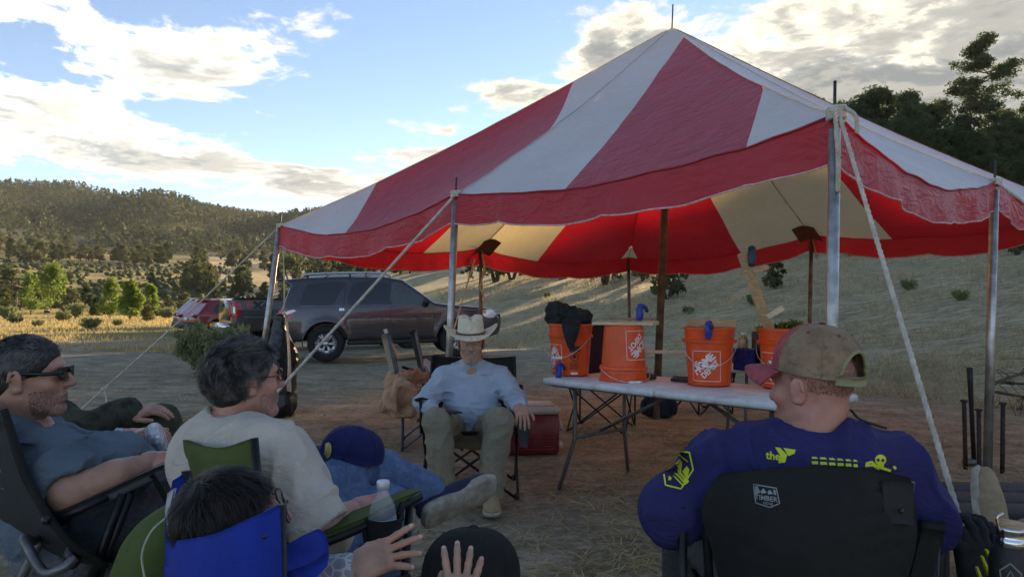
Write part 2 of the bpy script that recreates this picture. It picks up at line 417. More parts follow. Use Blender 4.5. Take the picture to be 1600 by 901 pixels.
# ================================================================== TERRAIN
def sstep(a, b, x): t_ = np.clip((x-a)/(b-a), 0, 1); return t_*t_*(3-2*t_)
RIDGE_AZ = np.radians([-180, -70, -44, -35.5, -32, -28, -25, -22.7, -19.6, -15.9, -10, -4, 3, 12, 30, 60, 180])
RIDGE_EL = np.array([.07, .12, .165, .174, .163, .149, .146, .147, .141, .131, .118, .105, .09, .08, .07, .06, .07])
def height(x, y):
    x = np.asarray(x, float); y = np.asarray(y, float)
    s = .9*x+.43*y-9.5; Rr = np.hypot(x, y); A = np.arctan2(x, y)
    hill = np.where(s > 0, .235*s*s/(np.abs(s)+5), 0)
    hill = np.where(hill < 8, hill, 8+6*(1-np.exp(-(hill-8)/6)))*(1-sstep(90, 190, Rr))
    q = np.stack([x*.03, y*.03, x*0], -1)
    hill = hill*(1+.12*fbm(q+3.1, 3))+np.where(s > 0, np.minimum(s, 12)/12, 0)*.35*fbm(np.stack([x*.16, y*.16, x*0+5], -1), 3)
    zf = .1*np.where(Rr > 80, (Rr-80)**2/(np.abs(Rr-80)+25), 0); zf = np.minimum(zf, 24)
    ze = np.interp(A, RIDGE_AZ, RIDGE_EL)*760*.93*np.maximum(np.cos(A), .75)-6
    k = sstep(300, 760, Rr); mt = np.maximum(ze-24, 0)*k
    gul = fbm(np.stack([A*9, Rr*.0035, A*0+1], -1), 4); mt = mt*(1+.55*gul*(k*(1-k)*4))
    for a0, r0, hh, wa, wr in ((-26.5, 470, 20, 5.5, 95), (-38, 430, 10, 5, 90), (-15, 440, 18, 5, 80), (-6, 400, 12, 6, 80)):
        mt = mt+hh*np.exp(-((A-R(a0))/R(wa))**2-((Rr-r0)/wr)**2)
    fall = 1-sstep(800, 1500, Rr)*.8
    rough = .05*fbm(np.stack([x*.5, y*.5, x*0], -1), 3)*sstep(6, 20, Rr)+.03*fbm(np.stack([x*1.3, y*1.3, x*0], -1), 2)*sstep(1.5, 4, Rr)*.6
    fieldn = .9*fbm(np.stack([x*.03, y*.03, x*0+9], -1), 3)*sstep(30, 120, Rr)
    ramp_ = .11*sstep(-3.6, -1.2, x)*np.exp(-((y-16.2)/3)**2)*np.exp(-(np.maximum(x+.6, 0)/2.5)**2)
    return ramp_+hill+(zf+mt)*fall+rough+fieldn
def H(x, y): return float(height(np.array([x]), np.array([y]))[0])
ang = np.concatenate([np.radians(np.arange(-180, -46, 3.0)), np.radians(np.arange(-46, 46, .32)), np.radians(np.arange(46, 180, 3.0))])
rad = np.concatenate([np.linspace(.3, 8, 60), 8*np.exp(np.linspace(0, math.log(2500/8), 250))[1:]])
AA, RR = np.meshgrid(ang, rad, indexing='ij'); GX, GY = RR*np.sin(AA), RR*np.cos(AA); GZ = height(GX, GY)
na, nr = AA.shape
vv = np.stack([GX, GY, GZ], -1).reshape(-1, 3); vv = np.vstack([vv, [[0, 0, H(0, .01)]]])
ii, jj = np.meshgrid(np.arange(na), np.arange(nr-1), indexing='ij'); i2 = (ii+1) % na
gf = np.stack([ii*nr+jj, ii*nr+jj+1, i2*nr+jj+1, i2*nr+jj], -1).reshape(-1, 4)
gfan = [(na*nr, i*nr, ((i+1) % na)*nr) for i in range(na)]
m = bpy.data.materials.new('ground_earth'); m.use_nodes = True; t = NT(m.node_tree); b = t.n['Principled BSDF']
P_ = t.new('ShaderNodeNewGeometry').outputs['Position']; sp = t.new('ShaderNodeSeparateXYZ'); t.l.new(P_, sp.inputs[0]); X, Y, Z = sp.outputs
rr = t.math('SQRT', t.math('ADD', t.math('MULTIPLY', X, X), t.math('MULTIPLY', Y, Y)))
big = t.noise(P_, .25, 5, .6); mid = t.noise(P_, 2.2, 6, .65); fine = t.noise(P_, 14, 6, .7); straw = t.noise(t.scale(P_, (9, 34, 9)), 1, 4, .6, 1.5); straw2 = t.noise(t.scale(P_, (38, 10, 9)), 1, 4, .6, 1.5)
dirt = t.mix(t.ramp(mid, .35, .65), (.26, .215, .15), (.44, .37, .265)); dirt = t.mix(t.ramp(fine, .45, .75), dirt, (.56, .48, .35))
sm = t.math('MAXIMUM', t.ramp(straw, .56, .66), t.ramp(straw2, .58, .68))
strawc = t.mix(fine, (.44, .31, .14), (.62, .48, .25))
nearc = t.mix(t.math('MULTIPLY', sm, t.ramp(big, .34, .56, .25, .95)), dirt, strawc)
dry = t.mix(t.ramp(t.noise(t.scale(P_, (2.2, 6, 6)), 1, 6, .65), .32, .68), (.28, .21, .115), (.60, .48, .27)); dry = t.mix(t.ramp(fine, .42, .7), dry, (.60, .51, .34)); dry = t.mix(t.ramp(big, .5, .7), dry, (.33, .29, .165))
gold = t.mix(t.ramp(t.noise(P_, .8, 6, .65), .32, .68), (.38, .29, .11), (.52, .42, .20)); gold = t.mix(t.ramp(t.noise(P_, .16, 5, .65), .46, .60, 0, .85), gold, (.19, .17, .07)); gold = t.mix(t.ramp(fine, .35, .75, 0, .5), gold, (.30, .23, .09))
fmask = t.math('ADD', t.math('SUBTRACT', t.math('MULTIPLY', Y, .62), t.math('MULTIPLY', X, .55)), t.math('MULTIPLY', t.math('SUBTRACT', big, .5), 14))   # field to the left and beyond the vehicles
hmask = t.math('ADD', t.math('ADD', t.math('MULTIPLY', X, .9), t.math('MULTIPLY', Y, .43)), t.math('MULTIPLY', t.math('SUBTRACT', mid, .5), 5))
c = t.mix(t.ramp(fmask, 21, 26), nearc, gold)
c = t.mix(t.math('MULTIPLY', t.ramp(rr, 75, 120), t.ramp(t.noise(P_, .05, 5, .6), .40, .58)), c, (.15, .155, .06))
c = t.mix(t.ramp(hmask, 7.5, 10.5), c, dry)
wood = t.mix(t.noise(P_, .06, 6, .7), (.05, .066, .03), (.13, .125, .06)); c = t.mix(t.ramp(rr, 250, 340), c, wood)
t.put(b.inputs['Base Color'], c); b.inputs['Roughness'].default_value = .95; b.inputs['Specular IOR Level'].default_value = .15
hgt = t.math('ADD', t.math('ADD', t.math('MULTIPLY', fine, .5), t.math('MULTIPLY', mid, .8)), t.math('MULTIPLY', sm, .25))
lump = t.noise(t.scale(P_, (1.0, 2.6, 1)), 1.6, 5, .6, .6); c = t.mix(t.ramp(lump, .42, .60, 0, .55), c, t.vmath('MULTIPLY', c, (.55, .54, .52))); t.put(b.inputs['Base Color'], c)
t.put(b.inputs['Normal'], t.bump(t.math('ADD', hgt, t.math('MULTIPLY', lump, 1.2)), .9, .07))
ground = mesh('ground', vv, [tuple(q) for q in gf.tolist()]+gfan, m); tag(ground, kind='structure')

# ------------------------------------------------------------------ litter of straw, pebbles and dry grass on the ground
def strips(name, base, dirs, up, w, L, curl, m, label):
    """thin bent blades: base points, lean directions, widths, lengths"""
    n = len(base); side = nrm(np.cross(dirs, up+rng.normal(0, .3, (n, 3))))*w[:, None]/2
    p1 = base+dirs*L[:, None]*.5+up*(curl*.5)[:, None]; p2 = base+dirs*L[:, None]+up*curl[:, None]*.2
    v = np.stack([base-side, base+side, p1-side*.8, p1+side*.8, p2], 1).reshape(-1, 3); k = np.arange(n)[:, None]*5
    f = np.vstack([k+np.array([[0, 1, 3]]), k+np.array([[0, 3, 2]]), k+np.array([[2, 3, 4]])])
    o = mesh(name, v, f, m, False); return tag(o, label, None, None, 'stuff')
def leafmat(name, c1, c2, trans=.35, sc=3.0, rough=.7):
    m = bpy.data.materials.new(name); m.use_nodes = True; t = NT(m.node_tree); b = t.n['Principled BSDF']
    p = t.new('ShaderNodeNewGeometry').outputs['Position']
    oi = t.new('ShaderNodeObjectInfo').outputs['Random']
    c = t.mix(t.ramp(t.noise(p, sc, 4, .7), .3, .7), c1, c2); c = t.mix(t.ramp(t.noise(p, sc*9, 2), .3, .7, 0, .5), c, tuple(x*.6 for x in c1))
    c = t.mix(t.math('MULTIPLY', oi, .45), c, tuple(x*.75 for x in c2))
    t.put(b.inputs['Base Color'], c); b.inputs['Roughness'].default_value = rough; b.inputs['Specular IOR Level'].default_value = .2
    tr = t.new('ShaderNodeBsdfTranslucent'); t.put(tr.inputs[0], c); mx = t.new('ShaderNodeMixShader'); mx.inputs[0].default_value = trans
    t.l.new(b.outputs[0], mx.inputs[1]); t.l.new(tr.outputs[0], mx.inputs[2]); t.l.new(mx.outputs[0], t.n['Material Output'].inputs[0]); return m
def scatter(n, fpos, keep=None):
    p = fpos(n)
    if keep is not None: p = p[keep(p)]
    return np.c_[p, height(p[:, 0], p[:, 1])]
def polar(n, a0, a1, r0, r1, pw=1.0):
    a = np.radians(rng.uniform(a0, a1, n)); r_ = r0+(r1-r0)*rng.random(n)**pw; return np.c_[r_*np.sin(a), r_*np.cos(a)]
M_STRAW = leafmat('straw', (.42, .31, .14), (.70, .56, .30), .25, 6)
M_DRY = leafmat('dry_grass', (.37, .29, .16), (.66, .54, .33), .3, 2)
M_GOLD = leafmat('golden_grass', (.40, .31, .12), (.58, .47, .22), .45, 1)
b_ = scatter(50000, lambda n: polar(n, -40, 40, 1.6, 15, 1.3), lambda p: (fbm(np.c_[p*.7, p[:, :1]*0], 3) > -.12) | (rng.random(len(p)) < .25)); n = len(b_)
a_ = rng.uniform(0, 2*math.pi, n); d_ = np.c_[np.cos(a_), np.sin(a_), rng.uniform(-.02, .22, n)]; b_[:, 2] += .006
strips('straw_litter', b_, d_, np.tile(V(0, 0, 1), (n, 1)), rng.uniform(.0025, .008, n), rng.uniform(.04, .20, n), rng.uniform(.0, .03, n), M_STRAW, 'scattered dry straw lying over the trampled dirt')
hs = lambda p: .9*p[:, 0]+.43*p[:, 1]
b_ = scatter(80000, lambda n: polar(n, -6, 44, 9, 75, 1.2), lambda p: (hs(p) > 9.2+2.2*fbm(np.c_[p*.35, p[:, :1]*0], 3)) & (fbm(np.c_[p*.9, p[:, :1]*0+3], 3)+rng.normal(0, .06, len(p)) > .0)); n = len(b_)
d_ = nrm(np.c_[rng.normal(0, .55, n), rng.normal(0, .55, n), np.ones(n)]); dist = np.hypot(b_[:, 0], b_[:, 1])
strips('hillside_grass', b_, d_, np.tile(V(0, 0, .3), (n, 1)), rng.uniform(.006, .014, n)*(1+dist/22), rng.uniform(.08, .34, n), rng.uniform(-.05, .05, n), M_DRY, 'dry tan grass covering the slope behind the tent')
b_ = scatter(60000, lambda n: polar(n, -42, -2, 18, 110, 1.5), lambda p: (.62*p[:, 1]-.55*p[:, 0] > 23+14*fbm(np.c_[p*.12, p[:, :1]*0], 3)) & (hs(p) < 12) & (fbm(np.c_[p*.25, p[:, :1]*0+5], 3)+rng.normal(0, .12, len(p)) > -.05)); n = len(b_)
d_ = nrm(np.c_[rng.normal(0, .4, n), rng.normal(0, .4, n), np.ones(n)]); dist = np.hypot(b_[:, 0], b_[:, 1])
strips('meadow_grass', b_, d_, np.tile(V(0, 0, .3), (n, 1)), rng.uniform(.008, .018, n)*(1+dist/25), rng.uniform(.06, .24, n), rng.uniform(-.06, .06, n), M_GOLD, 'tall golden grass in the sunlit meadow')
b_ = scatter(26000, lambda n: polar(n, -40, 20, 6, 30, 1.0), lambda p: (fbm(np.c_[p*1.1, p[:, :1]*0+8], 3)+rng.normal(0, .08, len(p)) > .17) & (.62*p[:, 1]-.55*p[:, 0] < 27)); n = len(b_)
d_ = nrm(np.c_[rng.normal(0, .7, n), rng.normal(0, .7, n), np.ones(n)*.8])
strips('stubble_grass', b_, d_, np.tile(V(0, 0, .2), (n, 1)), rng.uniform(.005, .012, n), rng.uniform(.03, .10, n), rng.uniform(-.02, .02, n), M_DRY, 'short trampled dry grass in patches on the dirt')
mb = MB(); ptmpl = []
for k in range(420):
    p = polar(1, -38, 38, 1.8, 12)[0]; r_ = random.uniform(.006, .02); z = H(*p)
    q = np.array([[1,0,0], [.3,.95,0], [-.8,.6,0], [-.8,-.6,0], [.3,-.95,0], [0,0,.7]])*(r_*rng.uniform(.7, 1.3, (6, 1)))
    mb.add(q+V(p[0], p[1], z+.001), [(0,1,5), (1,2,5), (2,3,5), (3,4,5), (4,0,5)])
tag(mb.build('gravel', mat('pebble', (.22, .18, .15), .9), None, False), 'small grey brown stones scattered over the bare dirt', None, None, 'stuff')
# ================================================================== VEGETATION
M_BARK = mat('bark', (.10, .075, .055), .95, bump=.6, bscale=14, var=.4, vscale=6)
M_PINE = leafmat('pine_needles', (.042, .066, .026), (.115, .15, .06), .4, .9)
M_JUN = leafmat('juniper_leaves', (.065, .085, .03), (.17, .185, .07), .4, .7)
M_LIME = leafmat('young_leaves', (.14, .22, .04), (.28, .37, .08), .5, 1.2)
M_SAGE = leafmat('sage_leaves', (.20, .23, .10), (.38, .40, .20), .45, 6)
M_FOREST = leafmat('forest_canopy', (.036, .056, .026), (.088, .108, .046), .3, .05)
def leaves(cent, size, elong=1.0, axis=None):
    """one triangle leaf per centre"""
    n = len(cent); a = nrm(rng.normal(0, 1, (n, 3)))
    if axis is not None: a = nrm(a*.55+axis)
    b = nrm(np.cross(a, rng.normal(0, 1, (n, 3)))); s = (size*rng.uniform(.6, 1.4, n))[:, None]
    v = np.stack([cent+a*s*elong, cent-a*s*.5*elong+b*s*.6, cent-a*s*.5*elong-b*s*.6], 1).reshape(-1, 3)
    return v, np.arange(3*n).reshape(-1, 3)
def clumps(cc, rad, per, flat=.7):
    c = np.repeat(cc, per, 0); r_ = np.repeat(rad, per); d = nrm(rng.normal(0, 1, (len(c), 3)))*(rng.random((len(c), 1))**.45)
    return c+d*r_[:, None]*V(1, 1, flat)
def tree_meshes(kind, h):
    """trunk (with limbs) and crown of one tree, base at the origin"""
    tr = MB(); lean = rng.normal(0, .025, 2)*h
    def tp(z): return V(lean[0]*(z/h)**1.5, lean[1]*(z/h)**1.5, z)
    if kind == 'tall':
        tr.tube([tp(z) for z in np.linspace(-.3, h*.98, 9)], [h*.02, h*.017, h*.010, .03], 8)
        cc = []; rad = []
        for z in np.linspace(h*.30, h*.97, 25):
            k = (z-h*.30)/(h*.67); L = h*(.04+.155*math.sin(math.pi*min(1, k*.85+.18))**.9)*random.uniform(.55, 1.15)
            for q in range(2):
                a = random.uniform(0, 6.28); e = tp(z)+V(math.cos(a)*L, math.sin(a)*L, L*.18+.2)
                mid = tp(z)*.5+e*.5-V(0, 0, L*.06); tr.tube([tp(z-.1), mid, e], [.05, .03, .012], 5)
                for u in (.5, .75, 1.0):
                    cc.append(mid+(e-mid)*(2*u-1)+rng.normal(0, .2, 3)); rad.append(h*.026*random.uniform(.8, 1.5))
        p = clumps(np.array(cc), np.array(rad)*1.7, 95, .55); v, f = leaves(p, .085, 2.0)
    elif kind == 'pine':
        tr.tube([tp(z) for z in np.linspace(-.3, h*.95, 7)], [h*.024, h*.016, .02], 7); cc = []; rad = []
        for i in range(46):
            k = random.random()**.8; z = h*(.14+.84*k); L = h*.30*(1-k)**.55*random.uniform(.5, 1.05)+.2; a = random.uniform(0, 6.28)
            e = tp(z)+V(math.cos(a)*L, math.sin(a)*L, .1*L)
            if i % 2: tr.tube([tp(z-.2), e], [.045, .012], 4)
            cc += [tp(z)*.25+e*.75, e]; rad += [h*.055, h*.05]
        p = clumps(np.array(cc)+rng.normal(0, .15, (len(cc), 3)), np.array(rad)*1.25*rng.uniform(.7, 1.4, len(rad)), 95, .75); v, f = leaves(p, .10, 1.9)
    elif kind == 'juniper':
        for q in range(3):
            a = random.uniform(0, 6.28); tr.tube([V(0, 0, -.2), V(math.cos(a)*.15*h, math.sin(a)*.15*h, h*.45), V(math.cos(a)*.22*h, math.sin(a)*.22*h, h*.8)], [h*.04, h*.025, .02], 5)
        th = rng.uniform(0, 6.28, 34); zz = rng.uniform(.16, .98, 34); rr_ = .36*np.sin(np.pi*np.clip(zz*.86+.1, 0, 1))**.8*np.sqrt(rng.random(34))
        cc = np.c_[np.cos(th)*rr_, np.sin(th)*rr_, zz]*h; p = clumps(cc, rng.uniform(.08, .15, 34)*h, 36, .8); v, f = leaves(p, h*.045, 1.1)
    elif kind == 'lime':
        n0 = 7; cc = []
        tr.tube([tp(z) for z in np.linspace(-.2, h*.9, 6)], [h*.018, h*.012, .012], 6)
        for i in range(30):
            z = h*random.uniform(.18, .98); L = h*.24*math.sin(math.pi*min(1, z/h*.75+.22))*random.uniform(.3, 1.0); a = random.uniform(0, 6.28)
            e = tp(z)+V(math.cos(a)*L, math.sin(a)*L, L*.5); tr.tube([tp(z-.15*h), e], [.025, .008], 4); cc.append(e)
        p = clumps(np.array(cc), rng.uniform(.06, .12, len(cc))*h*1.3, 75, 1.1); v, f = leaves(p, .11, 1.2)
    else:                                                # shrub: many stems from the ground
        cc = []
        for i in range(46):
            a = random.uniform(0, 6.28); L = h*random.uniform(.3, .75); e = V(math.cos(a)*L*.8, math.sin(a)*L*.8, h*random.uniform(.5, 1.0)*(1-.25*L/h))
            tr.tube([V(math.cos(a)*.05, math.sin(a)*.05, -.05), e*.5+V(0, 0, h*.12), e], [.012*h, .006*h, .003*h], 3)
            for u in (.55, .8, 1.0): cc.append(e*u)
        p = clumps(np.array(cc), rng.uniform(.07, .14, len(cc))*h, 40, 1.0); v, f = leaves(p, .022*h+.008, 2.2, V(0, 0, .8))
    return tr, (v, f)
def tree(kind, h, leaf, name, label, cat, group=None):
    r_ = thing(name, label, cat, group=group); tr, (v, f) = tree_meshes(kind, h)
    tr.build('trunk' if kind != 'shrub' else 'stems', M_BARK, r_); mesh('crown' if kind != 'shrub' else 'foliage', v, f, leaf, False, r_); return r_
def plant(tr, x, y, s=1.0, rz=None, label=None, dz=0.0):
    tr.location = (x, y, H(x, y)-.05+dz); tr.rotation_euler = (0, 0, random.uniform(0, 6.28) if rz is None else rz); tr.scale = (s, s, s*random.uniform(.92, 1.1))
    if label: tr['label'] = label
    return tr
# hillside pines behind the tent on the right
PG = 'dark pines along the crest of the slope'
plant(tree('tall', 12.5, M_PINE, 'pine_tree', 'tall open-crowned pine rising above the dark pines at right', 'tree', PG), *at(1547, 300, 52)[:2], s=1.0)
pv = [tree('pine', 9, M_PINE, 'pine_tree', 'dense dark pine on the crest of the slope behind the tent', 'tree', PG) for k in range(3)]
spots = [(1358,148,58), (1418,146,60), (1395,190,54), (1440,168,56), (1470,165,62), (1492,190,52), (1515,210,48), (1570,165,56), (1592,180,50), (1625,150,56), (1660,170,54), (1345,158,62), (1450,215,48),
         (1545,240,44), (1590,250,42), (1480,240,45), (1420,230,50), (1630,250,44), (1315,170,60), (1260,165,64), (1700,160,58), (1680,230,46), (1210,160,64), (1740,200,52), (1375,175,52), (1405,178,50), (1432,182,52), (1460,195,48), (1505,185,54), (1530,215,46), (1560,205,48), (1578,225,44), (1605,215,46), (1500,250,42), (1560,262,40), (1800,180,55), (1860,190,58), (1160,160,66), (1285,190,58), (1235,185,58), (1110,165,68), (1060,180,70), (1010,200,72), (950,240,76), (900,280,80), (850,320,84), (800,370,86), (760,395,80), (730,405,76)]
for i, (px, py, d) in enumerate(spots):
    o = pv[i] if i < 3 else copy_tree(pv[i % 3]); p = at(px, py, d); h = max(3, p[2]-H(p[0], p[1])); plant(o, p[0], p[1], h/9/.99)
# junipers and shrubs dotted over the slope
SG = 'low dark shrubs dotted over the slope'
jv = [tree('juniper', 2, M_JUN, 'juniper_shrub', 'low dark juniper shrub on the dry slope behind the tent', 'shrub', SG) for k in range(2)]
def slope_point(px, py):
    r = ray(px, py); r = r/r[1]; lo_ = 8.0
    for d in np.arange(8, 160, .25):
        if CAMH+r[2]*d < H(r[0]*d, d): return r[0]*d, d
    return r[0]*60, 60
for i, (px, py, s) in enumerate([(1042,468,1.0), (945,446,.9), (1004,440,.8), (880,436,1.1), (1208,452,.55), (840,432,1.0), (800,436,1.3), (775,440,1.4), (1330,400,.9), (1180,410,1.2), (1130,415,.9), (1400,392,1.1), (1470,395,.8), (1590,400,.7)]):
    o = jv[i] if i < 2 else copy_tree(jv[i % 2]); x, y = slope_point(px, py); plant(o, x, y, s*y/42*(1.7 if i < 5 else 1.2))
for i, (px, py, s) in enumerate([(1180,478,.5), (1075,490,.35), (855,465,.4), (1420,455,.4), (1500,470,.35)]):
    o = tree('shrub', 1, M_SAGE, 'sage_bush', 'small pale tuft of brush on the dry slope', 'shrub', 'pale tufts of brush on the slope') if i == 0 else copy_tree(sage0)
    if i == 0: sage0 = o
    x, y = slope_point(px, py); plant(o, x, y, s)
sb = tree('shrub', 1, M_SAGE, 'sage_bush', 'feathery grey green bush growing beside the parked vehicles', 'shrub'); x, y = on(318, 588)[:2]; plant(sb, x, y+.4, 1.0)
# bright young trees in the meadow at the left
LG = 'bright young trees in the meadow'
LB = ['largest bright green young tree, full-crowned, left in the meadow', 'slim upright bright green tree in the middle of the meadow', 'bright green young tree with a bare lower trunk nearest the red car', 'short bushy bright green tree below the slim ones', 'pale green young tree beside the wooden shelter', 'low round green bush in the meadow nearest the vehicles']
for i, (px, py, tp_, d) in enumerate([(80,478,418,62), (172,490,443,56), (236,492,452,54), (203,512,462,46), (48,480,432,66), (232,505,478,48)]):
    p = on(px, py) if False else at(px, py, d); h = (py-tp_)/F*d*1.3
    plant(tree('lime' if i < 5 else 'juniper', h, M_LIME if i < 5 else M_JUN, 'young_tree' if i < 5 else 'meadow_bush', LB[i], 'tree' if i < 5 else 'shrub', LG if i < 5 else None), p[0], p[1], 1.0)
ms = tree('shrub', .9, M_SAGE, 'meadow_shrub', 'small olive shrub standing in the golden meadow grass', 'shrub', 'small shrubs in the meadow')
for i, (px, d, s) in enumerate([(143,33,.8), (25,40,.7), (120,58,1.4), (60,36,.5), (100,46,.9), (262,60,1.3), (10,52,1.2), (185,40,.5)]):
    o = ms if i == 0 else copy_tree(ms); p = at(px, 480, d); plant(o, p[0], p[1], s)
# valley trees, each its own thing
VG = 'dark trees dotted over the valley floor'
vt = [tree('juniper' if k < 3 else 'pine', 6, M_JUN if k < 3 else M_PINE, 'valley_tree', 'dark green tree among those dotted over the far valley', 'tree', VG) for k in range(5)]
placed = []
for i in range(2600):
    if len(placed) >= 285: break
    a = R(random.uniform(-38, 2)); r_ = 78+230*random.random()**.8; x, y = r_*math.sin(a), r_*math.cos(a)
    dn = fbm(np.array([[x*.018, y*.03, 2.0]]), 3)[0]
    band = .0 if r_ < 112 else (.28 if r_ < 150 else (-.32 if r_ < 205 else (.3 if r_ < 232 else (-.05 if r_ < 262 else .3))))
    if r_ < 96 or dn+band*.6 < .08 or any((x-u)**2+(y-w)**2 < 9 for u, w in placed): continue
    o = vt[len(placed)] if len(placed) < 5 else copy_tree(random.choice(vt)); placed.append((x, y))
    plant(o, x, y, random.uniform(.4, 1.0))
for i, (px, d, h_) in enumerate([(8,70,3.4), (30,74,3.0), (110,72,3.2), (135,76,3.6), (150,70,2.4), (260,80,2.6), (290,84,3.0), (335,92,4.4), (372,96,4.8), (412,94,4.0), (445,98,3.6), (15,84,4.6), (60,86,4.2), (95,82,3.8)]):
    p = at(px, 480, d); plant(copy_tree(vt[i % 5]), p[0], p[1], h_/7.5)
# the far wooded mountainsides, one mass
ico_v = []; g_ = (1+5**.5)/2
ico_v = nrm(np.array([(-1,g_,0),(1,g_,0),(-1,-g_,0),(1,-g_,0),(0,-1,g_),(0,1,g_),(0,-1,-g_),(0,1,-g_),(g_,0,-1),(g_,0,1),(-g_,0,-1),(-g_,0,1)]))
ico_f = np.array([(0,11,5),(0,5,1),(0,1,7),(0,7,10),(0,10,11),(1,5,9),(5,11,4),(11,10,2),(10,7,6),(7,1,8),(3,9,4),(3,4,2),(3,2,6),(3,6,8),(3,8,9),(4,9,5),(2,4,11),(6,2,10),(8,6,7),(9,8,1)])
N = 18000; p = polar(N*2, -42, 14, 290, 800, .8); keep = fbm(np.c_[p*.012, p[:, :1]*0], 3)+rng.normal(0, .15, len(p)) > -.22; p = p[keep][:N]; N = len(p); z = height(p[:, 0], p[:, 1])
hh = rng.uniform(1.1, 3.6, N)*(1+.5*fbm(np.c_[p*.02, p[:, :1]*0+2], 2))
cc = np.repeat(np.c_[p, z], 17, 0); h_ = np.repeat(hh, 17); u = rng.random(len(cc)); th = rng.uniform(0, 6.283, len(cc)); ro = h_*.52*np.sqrt(rng.random(len(cc)))*(1-.75*u**1.6)
cc = cc+np.c_[np.cos(th)*ro, np.sin(th)*ro, h_*(.15+1.35*u)]; v, f = leaves(cc, .62*h_/2.4, 1.0)
tag(mesh('forest', v, f, M_FOREST, False), 'distant pine woodland covering the far mountainsides', None, None, 'stuff')
N = 1500; p = polar(N*4, -42, 6, 70, 300, .9); keep = (fbm(np.c_[p*.02, p[:, :1]*0+4], 3)+rng.normal(0, .08, len(p)) > .16) & (hs(p) < 14); p = p[keep][:N]; N = len(p); z = height(p[:, 0], p[:, 1]); hh = rng.uniform(.3, 1.0, N)
v = ico_v[None]*rng.uniform(.6, 1.4, (N, 12, 1))*hh[:, None, None]*V(.8, .8, .6)+np.c_[p, z+hh*.3][:, None]; f = (ico_f[None]+(np.arange(N)*12)[:, None, None]).reshape(-1, 3)
tag(mesh('valley_brush', v.reshape(-1, 3), f, M_JUN, False), 'low olive brush dotted over the far valley fields', None, None, 'stuff')
# weathered shelter at the far left
sh = thing('wooden_shelter', 'weathered open wooden shelter with slab roof at the left edge', 'shelter'); b0 = at(2, 480, 74); zb = H(b0[0], b0[1])
MW = mat('grey_wood', (.16, .13, .10), .9, bump=.5, bscale=20, stretch=(1, 1, 8), var=.35, vscale=8)
for dx, dy in ((-2.2, -1), (2.2, -1), (-2.2, 1.4), (2.2, 1.4)): MB().tube([b0+V(dx, dy, zb-b0[2]-.2), b0+V(dx+.05, dy, zb-b0[2]+1.9)], .09, 6).build('post', MW, sh)
for k in range(9):
    u = -2.7+k*.62; MB().box(b0+V(u, .1, zb-b0[2]+2.15+.05*random.random()), (.56, 3.4, .07), rotx(-.18)).build('roof_board', MW, sh, False)
MB().tube([b0+V(-2.5, -1, zb-b0[2]+1.85), b0+V(2.5, -1, zb-b0[2]+1.88)], .08, 6).build('beam', MW, sh)
rebase(sh)
# ================================================================== TENT
def clothmat(name, col, tcol, trans=.5):
    m = bpy.data.materials.new(name); m.use_nodes = True; t = NT(m.node_tree); b = t.n['Principled BSDF']; p = t.new('ShaderNodeNewGeometry').outputs['Position']
    n1 = t.noise(p, 1.3, 6, .65); n2 = t.noise(t.scale(p, (5, 5, 2)), 1, 5, .6, .8); n3 = t.noise(p, 22, 5, .7)
    c = t.mix(t.ramp(n1, .3, .7, 0, .45), col, tuple(x*.78 for x in col)); c = t.mix(t.ramp(n3, .60, .8, 0, .4), c, (.30, .26, .22)); c = t.mix(t.ramp(t.noise(t.scale(p, (1.2, 1.2, 5)), 1, 6, .7), .52, .72, 0, .22), c, tuple(.6*x+.10 for x in col))
    t.put(b.inputs['Base Color'], c); b.inputs['Roughness'].default_value = .38; b.inputs['Specular IOR Level'].default_value = .45
    tc = t.mix(t.ramp(n3, .60, .78, 0, .5), tcol, tuple(x*.6 for x in tcol)); tc = t.mix(t.ramp(n1, .35, .7, 0, .3), tc, tuple(x*.7 for x in tcol))
    n4 = t.noise(t.scale(p, (3.5, 3.5, 9)), 1, 4, .55, 2.2); nb = t.bump(t.math('ADD', t.math('ADD', n2, n4), t.math('MULTIPLY', n3, .10)), .42, .06); t.put(b.inputs['Normal'], nb)
    tr = t.new('ShaderNodeBsdfTranslucent'); t.put(tr.inputs[0], tc); mx = t.new('ShaderNodeMixShader'); mx.inputs[0].default_value = trans
    t.l.new(b.outputs[0], mx.inputs[1]); t.l.new(tr.outputs[0], mx.inputs[2]); t.l.new(mx.outputs[0], t.n['Material Output'].inputs[0]); return m
M_RED = clothmat('red_vinyl', (.50, .048, .07), (.78, .012, .022), .30)
M_WHT = clothmat('white_vinyl', (.76, .77, .77), (.84, .64, .31), .27)
M_PIPE = mat('piping_cord', (.62, .45, .42), .7)
M_STEEL = mat('galvanised_pole', (.42, .42, .40), .38, .85, var=.25, vscale=14, bump=.08, bscale=50)
M_RUST = mat('rusty_pole', (.19, .125, .085), .7, .3, var=.4, vscale=9, bump=.2)
M_PIN = mat('dark_iron', (.06, .055, .05), .6, .6, var=.4)
M_ROPE = mat('white_rope', (.60, .56, .47), .9, var=.2, bump=.9, bscale=160, stretch=(1, 1, .5))
M_BRN = mat('brown_patch', (.16, .075, .035), .8, bump=.2)
tent = thing('party_tent', 'red and white striped peaked party tent on metal poles', 'tent')
PT = {'A': at(437, 353, 8.05), 'B': at(712, 304, 5.85), 'C': at(1307, 181, 3.65), 'D': at(1556, 284, 5.70), 'E': at(1705, 330, 7.9), 'M2': at(1268, 367, 10.0), 'F': at(982, 402, 12.2), 'M1': at(752, 388, 10.2)}
PK = at(1050, 43, 7.95)
